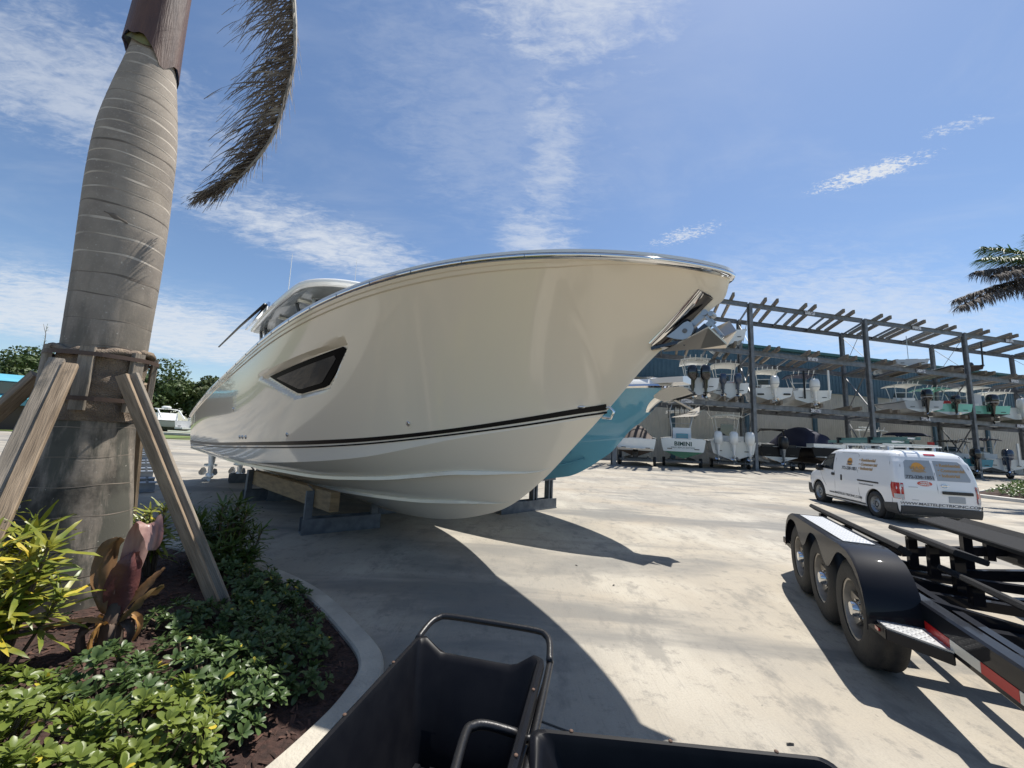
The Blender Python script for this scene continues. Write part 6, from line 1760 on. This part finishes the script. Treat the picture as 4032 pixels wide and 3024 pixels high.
# crotons: long narrow wavy leaves in whorls
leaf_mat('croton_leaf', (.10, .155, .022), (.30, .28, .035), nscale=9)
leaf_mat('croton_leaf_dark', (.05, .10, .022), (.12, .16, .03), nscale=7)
def croton_template():
    V = []; F = []; n = 6
    for i in range(n + 1):
        x = i / n; w = .16 * math.sin(math.pi * (.12 + .86 * x)) ** .6 * (1 - .35 * x); z = -.28 * x * x + .025 * math.sin(9 * x)
        V += [(x, -w / 2, z + .05 * w + .02 * math.sin(14 * x)), (x, 0, z), (x, w / 2, z + .05 * w - .02 * math.sin(14 * x))]
    for i in range(n):
        for k in range(2): a = i * 3 + k; F.append((a, a + 3, a + 4, a + 1))
    return np.array(V), np.array(F)
CT, CF = croton_template()
def croton(label, x, y, shoots, size, m, h=(.3, .7), spread=.25, yellow=.12):
    z0 = bed_z(x, y); o = thing('croton', (x, y, z0), 0, label, 'shrub', 'crotons round the palm'); ms = []; my = []; st_ = MB()
    for k in range(shoots):
        a = rng.uniform(0, 6.28); rr = spread * math.sqrt(rng.random()); hh = rng.uniform(*h); p = (rr * math.cos(a), rr * math.sin(a), hh)
        ax = (math.cos(a) * rr / spread * .5 + rng.uniform(-.2, .2), math.sin(a) * rr / spread * .5 + rng.uniform(-.2, .2), 1)
        for q in range(3):
            pp = (p[0] * (1 - .12 * q), p[1] * (1 - .12 * q), hh * (1 - .2 * q))
            for A in rosette_mats(pp, ax, 9, size, (.35 + .25 * q, 1.15 + .2 * q)): (my if rng.random() < yellow else ms).append(A)
        st_.tube([(rr * .3 * math.cos(a), rr * .3 * math.sin(a), -.02), p], [.010, .006], 5)
    V, F = scatter(CT, CF, ms); np_mesh('leaves', V, F, MATS[m], o, True)
    if my: V, F = scatter(CT, CF, my); np_mesh('yellow_leaves', V, F, MATS['leaf_yellow'], o, True)
    st_.build('stems', 'twig', o)
croton('yellow green croton in the sun left of the purple plant', -2.74, 2.30, 12, .22, 'croton_leaf', (.30, .72), .26)
croton('yellow green croton cut by the left edge of the picture', -3.12, 2.28, 13, .22, 'croton_leaf', (.35, .82), .28)
croton('low yellow croton at the left edge below the timber props', -2.80, 1.98, 9, .18, 'croton_leaf', (.2, .45), .26)
croton('sunlit lime green croton between the trunk and the timber prop', -3.30, 3.88, 10, .20, 'croton_leaf', (.3, .64), .20, .05)
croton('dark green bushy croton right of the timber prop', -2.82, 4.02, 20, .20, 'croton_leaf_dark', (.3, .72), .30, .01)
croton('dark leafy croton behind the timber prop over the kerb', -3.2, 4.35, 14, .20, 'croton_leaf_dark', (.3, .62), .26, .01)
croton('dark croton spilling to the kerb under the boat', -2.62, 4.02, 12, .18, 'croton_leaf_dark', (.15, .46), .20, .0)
# purple ti plant: a handful of broad twisted leaves
mat('ti_purple', (.17, .07, .06), .38, col2=(.10, .035, .045), nscale=2.2, stretch=(5, 1, 1), transl=.18, bump=.25, bscale=9, bstretch=(1, 6, 6))
mat('ti_pink', (.40, .25, .215), .35, col2=(.20, .09, .085), nscale=2.0, stretch=(7, 1, 1), transl=.15, bump=.2, bscale=9)
mat('ti_brown', (.24, .13, .055), .5, col2=(.13, .075, .04), nscale=3, stretch=(5, 1, 1), transl=.2)
mat('ti_orange', (.50, .26, .07), .55, col2=(.30, .17, .07), nscale=4, stretch=(5, 1, 1), transl=.15)
mat('ti_green', (.11, .10, .03), .45, col2=(.17, .10, .05), nscale=3, transl=.2)
mat('dead_leaf', (.13, .09, .065), .85, col2=(.05, .038, .03), nscale=6)
TI = Vector((-2.41, 2.58, .09))
ti = thing('ti_plant', tuple(TI), R(25), 'purple brown ti plant with broad twisted leaves in front of the trunk', 'plant')
ti.scale = (.84, .84, .84)
MB().tube([(0, 0, -.05), (.01, .0, .1), (0, .01, .24), (.005, .01, .36)], [.075, .072, .06, .035], 12).build('stem', 'dead_leaf', ti, smooth=True)
def broad_leaf(name, m, base, path, width, twist=0.0, cup=.25, wave=.02, tipw=.1, n=18, k=7, side0=None):
    pts = catmull([base] + path, 8); m_n = len(pts); rows = []
    for i in range(n + 1):
        t = i / n; f = t * (m_n - 1); a = min(int(f), m_n - 2); p = pts[a].lerp(pts[a + 1], f - a); tg = (pts[min(a + 1, m_n - 1)] - pts[max(a - 1, 0)]).normalized()
        sd_ = (Vector(side0) if side0 else Vector((1, 0, 0))); sd_ = (sd_ - tg * sd_.dot(tg)).normalized(); nr = tg.cross(sd_)
        q = twist * t; sd2 = sd_ * math.cos(q) + nr * math.sin(q); nr2 = nr * math.cos(q) - sd_ * math.sin(q)
        w = width * (math.sin(math.pi * (.06 + .90 * t)) ** .7 if t < .55 else math.sin(math.pi * (.06 + .90 * t)) ** .7) + tipw * .02
        rows.append([p + sd2 * (w * u) + nr2 * (cup * w * abs(u) * 1.2 + wave * math.sin(7 * t + 4 * u) * abs(u) + .35 * wave * math.sin(23 * t + 9 * u + cup * 20)) for u in np.linspace(-1, 1, k)])
    return MB().grid(rows).build(name, m, ti, smooth=True, fixn=False)
broad_leaf('leaf', 'ti_brown', (-.01, 0, .26), [(-.045, -.01, .40), (-.085, .0, .56), (-.09, .02, .72), (-.05, .03, .82)], .072, .75, .22, .030, side0=(1, .1, 0))
broad_leaf('leaf', 'ti_pink', (.0, .01, .28), [(.03, .0, .46), (.055, .02, .66), (.085, .02, .84), (.135, -.01, .92), (.185, -.06, .84), (.19, -.09, .74)], .080, .5, .32, .022, side0=(1, .3, 0))
broad_leaf('leaf', 'ti_purple', (.0, -.01, .24), [(.015, -.03, .38), (.045, -.055, .50), (.085, -.06, .62), (.07, -.03, .72)], .095, 1.5, .45, .032, side0=(1, -.4, 0))
broad_leaf('leaf', 'ti_brown', (.02, .0, .24), [(.08, .02, .38), (.16, .03, .50), (.25, .03, .57)], .055, .5, .4, .014, side0=(.4, -1, .3))
broad_leaf('leaf', 'ti_green', (.02, -.02, .20), [(.09, -.03, .31), (.18, -.04, .42), (.28, -.05, .47)], .050, -.3, .6, .014, side0=(.4, -1, .3))
broad_leaf('leaf', 'ti_orange', (-.02, -.03, .24), [(-.10, -.06, .29), (-.24, -.08, .30), (-.38, -.09, .27)], .036, .4, .5, .014, side0=(0, 1, .2))
broad_leaf('leaf', 'ti_purple', (.01, .02, .26), [(.02, .05, .42), (.0, .08, .58)], .06, .4, .4, .015, side0=(1, .2, 0))
for k in range(9):
    a = 2 * math.pi * k / 9 + .3; c, s = math.cos(a), math.sin(a)
    broad_leaf('dried_leaf', 'dead_leaf' if k % 3 else 'ti_orange', (c * .04, s * .04, .22), [(c * .10, s * .10, .25 - .02 * (k % 3)), (c * .15, s * .15, .16), (c * .12, s * .12, .03 - .02 * (k % 2))], .022, 1.2, .6, .01, side0=(-s, c, 0), n=10, k=5)
broad_leaf('dried_leaf', 'dead_leaf', (.0, -.05, .05), [(-.03, -.16, .04), (-.10, -.30, -.01)], .03, .5, .5, .01, side0=(1, 0, 0), n=10, k=5)
# ------------------------------------------------------------------ background trees
def tree(label, x, y, h, r, dark, seed, group='trees beyond the canal', n=9000, leaf=.52, trunk=True, cz=.60):
    o = thing('broadleaf_tree', (x, y, 0), 0, label, 'tree', group); rs = np.random.RandomState(seed)
    nb = 26; cs = []; 
    for k in range(nb):
        a = rs.uniform(0, 6.28); q = rs.uniform(0, 1) ** .5; cs.append((r * .82 * q * math.cos(a), r * .82 * q * math.sin(a), h * (cz + .33 * (1 - q * q) * rs.uniform(.2, 1) - .34 * rs.uniform(0, 1) * (q > .3)), r * rs.uniform(.20, .40)))
    ms = []
    per = n // nb
    for cx_, cy_, cz_, cr in cs:
        d = rs.normal(size=(per, 3)); d /= np.linalg.norm(d, axis=1)[:, None]; rad = cr * (.45 + .62 * rs.rand(per, 1) ** .6); P = np.array([cx_, cy_, cz_]) + d * rad * np.array([1.1, 1.1, .8])
        for p, dd in zip(P, d):
            nrm = dd + rs.normal(size=3) * .6; nrm /= np.linalg.norm(nrm); u = np.cross(nrm, rs.normal(size=3)); u /= np.linalg.norm(u); v = np.cross(nrm, u); s = leaf * rs.uniform(.6, 1.3)
            A = np.eye(4); A[:3, 0] = u * s; A[:3, 1] = v * s; A[:3, 2] = nrm * s; A[:3, 3] = p; ms.append(A)
    V, F = scatter([(-.5, -.12, 0), (0, -.32, .06), (.55, 0, -.05), (0, .32, .06)], [(0, 1, 2, 3)], ms)
    np_mesh('crown', V, F, MATS[dark], o)
    mb = MB(); mb.tube([(0, 0, -.1), (.1, 0, h * .25), (0, .1, h * .5), (.1, 0, h * .72)], [r * .07, r * .055, r * .04, r * .02], 8)
    for k in range(0, nb, 3): c = cs[k]; mb.tube([(0, .05, h * .36), (c[0] * .5, c[1] * .5, h * .36 + (c[2] - h * .36) * .6), (c[0], c[1], c[2])], [r * .03, r * .02, r * .008], 5)
    mb.build('trunk', 'twig', o, smooth=True)
    return o
leaf_mat('tree_leaf_a', (.050, .085, .022), (.085, .12, .032), .6, .15, .6)
leaf_mat('tree_leaf_b', (.066, .10, .028), (.105, .12, .045), .6, .15, .6)
leaf_mat('tree_leaf_c', (.040, .070, .022), (.070, .095, .028), .6, .15, .6)
tree('tall dark tree between the palm trunk and the boat stern', -55, 62, 10.6, 6.0, 'tree_leaf_a', 1)
tree('rounded green tree right behind the timber prop', -49.5, 64, 9.6, 5.0, 'tree_leaf_b', 2)
tree('lower dark tree beside the stern of the cream boat', -44.5, 63, 7.0, 4.2, 'tree_leaf_c', 3)
tree('green tree hidden partly by the palm trunk', -61, 62, 9.8, 5.6, 'tree_leaf_c', 4)
tree('broad tree left of the palm trunk above the blue roof', -69, 60, 11.3, 6.2, 'tree_leaf_b', 5)
tree('broad tree at the left edge of the picture', -79, 62, 12.2, 7.0, 'tree_leaf_a', 6)
tree('dark tree beyond the left edge of the picture', -91, 62, 12.5, 7.5, 'tree_leaf_c', 7)
tree('small tree seen over the rail of the cream boat', -38.5, 64, 7.4, 3.8, 'tree_leaf_b', 8)
for i_, (x, y, h) in enumerate(((-70.5, 57, 15.2), (-66.4, 57, 14.0), (-65.2, 57, 14.6))):
    o = thing('bare_sapling', (x, y, 0), 0, ('tallest' if i_ == 0 else 'middle' if i_ == 1 else 'curved') + ' thin feathery stem rising above the trees left of the palm', 'tree', 'thin stems above the trees')
    MB().tube([(0, 0, 0), (.1, 0, h * .6), (-.3 - .5 * i_, 0, h * .9), (-1.0 - .6 * i_, 0, h)], [.08, .06, .04, .015], 5).build('stem', 'twig', o)
    mb = MB()
    for k in range(60): t = rng.uniform(.72, 1.0); strips_to(mb, leaf_blade((-.4 * t * t, 0, h * t), (rng.uniform(-1, 1), rng.uniform(-1, 1), .8), (0, 0, 1), .5, .05, .8, 0, 3))
    mb.build('leaves', 'tree_leaf_b', o, fixn=False)
# blue roofed dock house at the far left
mat('aqua_roof', (.12, .42, .52), .45, col2=(.10, .36, .46), nscale=1); mat('aqua_wall', (.10, .30, .38), .6)
bh = thing('dock_house', (-50.5, 38.5, 0), R(38), 'two tier building with light blue metal roofs at the left edge', 'building')
def hip(z0, z1, a, b, ri): return MB().add([(-a, -b, z0), (a, -b, z0), (a, b, z0), (-a, b, z0), (-ri, 0, z1), (ri, 0, z1)], [(0, 1, 5, 4), (1, 2, 5), (2, 3, 4, 5), (3, 0, 4), (3, 2, 1, 0)])
hip(2.9, 3.75, 6.4, 4.9, 3.0).build('lower_roof', 'aqua_roof', bh); MB().box((0, 0, 2.6), (12.5, 9.5, .6)).build('fascia', 'aqua_wall', bh)
hip(4.55, 5.4, 4.6, 3.4, 2.2).build('upper_roof', 'aqua_roof', bh)
for sx in (-1, 1):
    for sy in (-1, 1): MB().box((sx * 3.6, sy * 2.5, 3.95), (.3, .3, 1.3)).build('upper_post', 'white_matte', bh); MB().box((sx * 5.8, sy * 4.3, 1.15), (.3, .3, 2.3)).build('lower_post', 'white_matte', bh)
MB().box((0, 0, 1.15), (10.8, 8.0, 2.3)).build('wall', 'brown_cover', bh); MB().box((0, 0, 3.9), (6.6, 4.4, 1.3)).build('upper_wall', 'glass_tint', bh)
for k in range(-5, 6): MB().bar((k * 1.1, -4.92, 2.93), (k * 1.1 * .5, -.2, 3.74), .05, .05).build('roof_seam', 'aqua_roof', bh)

# boats and clutter on the far side of the yard at the left
GF = 'boats on the far side of the yard'
def far_boat(label, x, y, rz, L, B, D, z, top='gel_white', **kw):
    o = thing('moored_boat', (x, y, z), rz, label, 'boat', GF); hull_small(o, L, B, D, MATS[top], MATS['gel_grey']); return o
o = far_boat('grey sided cruiser with a raked arch behind the timber prop', -41.5, 50, R(168), 11, 3.2, 1.25, .35, 'gel_grey')
MB().prism([(3.2, -1.2, 1.2), (8.2, -1.2, 1.2), (6.6, -1.2, 2.1), (3.4, -1.2, 2.2)], (0, 2.4, 0)).build('cabin', 'gel_white', o)
mb = MB()
for sg in (-1, 1): mb.tube([(2.4, sg * 1.4, 1.5), (3.4, sg * 1.3, 2.6), (3.9, sg * 1.2, 2.7)], .09, 6)
mb.bar((3.8, -1.25, 2.7), (3.8, 1.25, 2.7), .5, .10); mb.build('radar_arch', 'gel_white', o); MB().lathe([(.5, 0), (.5, .2), (.3, .3)], (3.8, 0, 2.8), (0, 0, 1), 16).build('radar', 'gel_white', o)
MB().box((-.6, 0, .35), (1.2, 3.0, .2)).build('swim_platform', 'gel_white', o)
o = far_boat('white hulled boat beyond the stern of the cream boat', -34.5, 51, R(172), 9, 3.0, 1.2, .5)
MB().box((3.5, 0, 1.9), (3, 1.8, .8)).build('cabin', 'gel_white', o)
o = far_boat('white boat peeping out right of the palm trunk', -50, 50, R(150), 8, 2.6, 1.1, .4); MB().box((3.5, 0, 1.9), (2.5, 1.6, .9)).build('cabin', 'glass_tint', o)
for i_, (x, y, h) in enumerate(((-37.3, 55.5, 15.5), (-33.0, 54, 13.2), (-31.0, 60, 10.0))):
    o = thing('sport_tower_boat', (x, y, 0), R(10), ('tall white mast with rigging left of the stern', 'thin white mast seen over the cream rail', 'short far mast above the cream rail')[i_], 'mast', 'masts beyond the cream boat')
    MB().tube([(0, 0, 0), (.2, 0, h)], [.07, .03], 6).build('mast', 'gel_white', o)
    mb = MB(); mb.tube([(0, 0, 3.5), (2.4, 0, 6.4)], .07, 6); mb.tube([(.1, 0, 6.3), (1.6, 0, 6.5)], .04, 6); mb.tube([(.9, 0, 3.6), (.7, 0, 6.3)], .04, 6); mb.build('rigging', 'gel_white', o); MB().box((2.6, 0, 7.0), (2.4, 1.2, .12)).build('sunshade', 'gel_white', o)
for i_, (x, y) in enumerate(((-33.6, 44.2), (-31.2, 41.5), (-27.6, 44))):
    o = thing('dock_piling', (x, y, -.1), 0, ('two part wooden piling at the corner of the far dock', 'stout wooden piling by the green verge', 'short wooden bollard near the stern of the cream boat')[i_], 'piling', 'pilings on the far dock')
    MB().lathe([(.19, 0), (.18, 1.1 - .35 * (i_ == 2)), (.12, 1.2 - .35 * (i_ == 2))], (0, 0, 0), (0, 0, 1), 12).build('post', 'timber_brown', o, smooth=40); MB().lathe([(.20, 0), (.20, .06)], (0, 0, 1.0 - .35 * (i_ == 2)), (0, 0, 1), 12).build('band', 'steel_grey', o)
o = thing('park_bench', (-37.5, 39.5, 0), R(25), 'small dark bench on the strip of grass at the far left', 'bench')
for z, y in ((.45, 0), (.45, .22), (.7, .4), (.9, .42)): MB().box((0, y, z), (1.6, .16, .05)).build('slat', 'black_plastic', o)
for sx in (-.7, .7): MB().box((sx, .2, .25), (.08, .5, .5)).build('leg', 'black_plastic', o)
mat('verge_grass', (.10, .16, .035), .9, col2=(.15, .19, .05), nscale=3)
g = MB(); g.add([(-46, 34.5, .012), (-30.5, 34.5, .012), (-31.5, 41, .012), (-46, 41, .012)], [(0, 1, 2, 3)]); tag(g.build('grass_verge', 'verge_grass'), kind='structure')
# spare steel stand beams laid out in pairs on the concrete
mat('beam_bluegrey', (.30, .335, .375), .5, .3, col2=(.22, .245, .28), nscale=3)
bd = Vector((-7.95, 8.43, 0)).normalized(); bs = Vector((bd.y, -bd.x, 0))
for i_, dist in enumerate((11.5, 12.35, 14.0, 14.9, 16.6, 17.7, 20.6, 21.9, 23.6, 26.5, 28.5, 31)):
    p = bd * dist; o = thing('steel_beam', (p.x, p.y, 0), math.atan2(bs.y, bs.x), '%s spare grey steel beam lying in the row behind the palm trunk' % ('nearest', 'second', 'third', 'fourth', 'fifth', 'sixth', 'seventh', 'eighth', 'ninth', 'tenth', 'eleventh', 'farthest')[i_], 'steel beam', 'spare beams laid on the yard')
    ln = 1.9; x1 = .36
    hbeam(Vector((x1 - ln, 0, .11)), Vector((x1, 0, .11)), .24, .20, t=.02).build('beam', 'beam_bluegrey', o)
    mb = MB()
    for dx in (.14,):
        for dy in (-.07, .07): mb.cyl((x1 - dx, dy, .21), (x1 - dx, dy, .235), .022, n=8)
    mb.build('bolt', 'steel_grey', o)

# ------------------------------------------------------------------ planted island and palm at the right
IC = Vector((24.5, 17.2, 0))
isl = [(19.3, 15.9), (19.6, 16.6), (21.5, 17.9), (25, 20.0), (34, 24), (44, 27), (46, 22), (38, 19), (27, 15.4), (21, 14.3), (19.6, 14.6)]
iso = catmull([(x, y, 0) for x, y in isl] + [(*isl[0], 0)], 6)
rows = []; cen = Vector((30, 19, 0))
for p in iso:
    d = (cen - p).normalized(); rows.append([p, p + Vector((0, 0, .12)) + d * .02, p + Vector((0, 0, .14)) + d * .06, p + d * .18 + Vector((0, 0, .14)), p + d * .2 + Vector((0, 0, .05))])
tag(MB().grid(rows).build('island_kerb', 'seawall', smooth=40), 'pale kerb round the planted island right of the van', 'kerb')
g = MB(); pts = [p + (cen - p).normalized() * .19 + Vector((0, 0, .10)) for p in iso]; g.add(pts + [cen + Vector((0, 0, .2))], [(i, (i + 1) % len(pts), len(pts)) for i in range(len(pts))]); tag(g.build('island_soil', 'mulch'), kind='structure')
ms = []
while len(ms) < 5200:
    x = rng.uniform(19.5, 36); y = rng.uniform(14.3, 23)
    t = (x - 19.3) / 16; 
    if not (14.6 + t * 3.9 < y < 16.2 + t * 7.6): continue
    if x < 20.3: continue
    hgt = min(.55, .10 + (x - 20.2) * .22)
    for A in rosette_mats((x, y, .12 + rng.uniform(.2, 1) * hgt), (rng.uniform(-.5, .5), rng.uniform(-.5, .5), 1), 4, .20): ms.append(A)
V, F = scatter(TL, TF, ms); tag(np_mesh('island_ground_cover', V, F, MATS['shrub_leaf_dark'], None, True), 'low green ground cover filling the island right of the van', 'ground cover', kind='stuff')
RP = Vector((22.85, 14.5, 0))
rp = thing('coconut_palm', tuple(RP), 0, 'palm with ragged green and brown fronds hanging in at the right edge', 'palm tree')
MB().tube([(0, 0, 0), (.1, 0, 3), (0, 0, 6), (-.1, 0, 9.0)], [.32, .26, .24, .2], 14).build('trunk', M_BARK, rp, smooth=True)
mat('palm_dead', (.13, .11, .095), .85, col2=(.07, .06, .055), nscale=2)
for k, (dx, dy, dz, dead) in enumerate(((-5.9, -.5, -1.75, 1), (-4.5, -.6, -.45, 1), (-4.1, .3, .1, 1), (-3.6, .4, .75, 0), (-2.9, -.8, 1.3, 0), (-4.0, -1.2, -1.3, 1), (-2.2, 1.4, 1.8, 0), (-4.4, .8, -.9, 1), (2.0, 2.4, 1.6, 0), (3.2, -.5, .9, 0), (2.0, -2.6, 1.2, 0), (-1.4, -2.8, 1.5, 0), (3.4, 1.2, -.6, 0))):
    frond(rp, [(-.1, 0, 8.9), (-.1 + dx * .30, dy * .3, 9.0 + dz * .30 + .35), (-.1 + dx * .65, dy * .65, 9.0 + dz * .62 + .25), (-.1 + dx, dy, 9.0 + dz)], .75 if dead else .8, MATS['palm_dead' if dead else 'frond_green'], MATS['frond_dead_pale' if dead else 'crownshaft'], 'dead_frond' if dead else 'frond', n=300 if dead else 170, droop=2.8 if dead else 1.1, w=.05 if dead else .06, jitter=.5 if dead else .2, stem_r=.035)
# bits of litter on the concrete
mat('litter', (.03, .03, .03), .9)
for i_, (x, y) in enumerate(((1.55, 2.25), (1.95, 2.02), (2.55, 1.75), (1.2, 4.4), (.9, 5.0), (1.75, 1.95))):
    o = MB().add([(-.02, -.006, .004), (.02, -.004, .004), (.024, .006, .006), (-.016, .007, .005), (0, 0, .012)], [(0, 1, 4), (1, 2, 4), (2, 3, 4), (3, 0, 4), (3, 2, 1, 0)]).build('leaf_litter', 'litter'); o.location = (x, y, 0.001); o.rotation_euler = (0, 0, i_ * 1.3)
    tag(o, 'small dark dry leaf scrap lying on the sunlit concrete', 'litter', 'leaf scraps on the concrete')
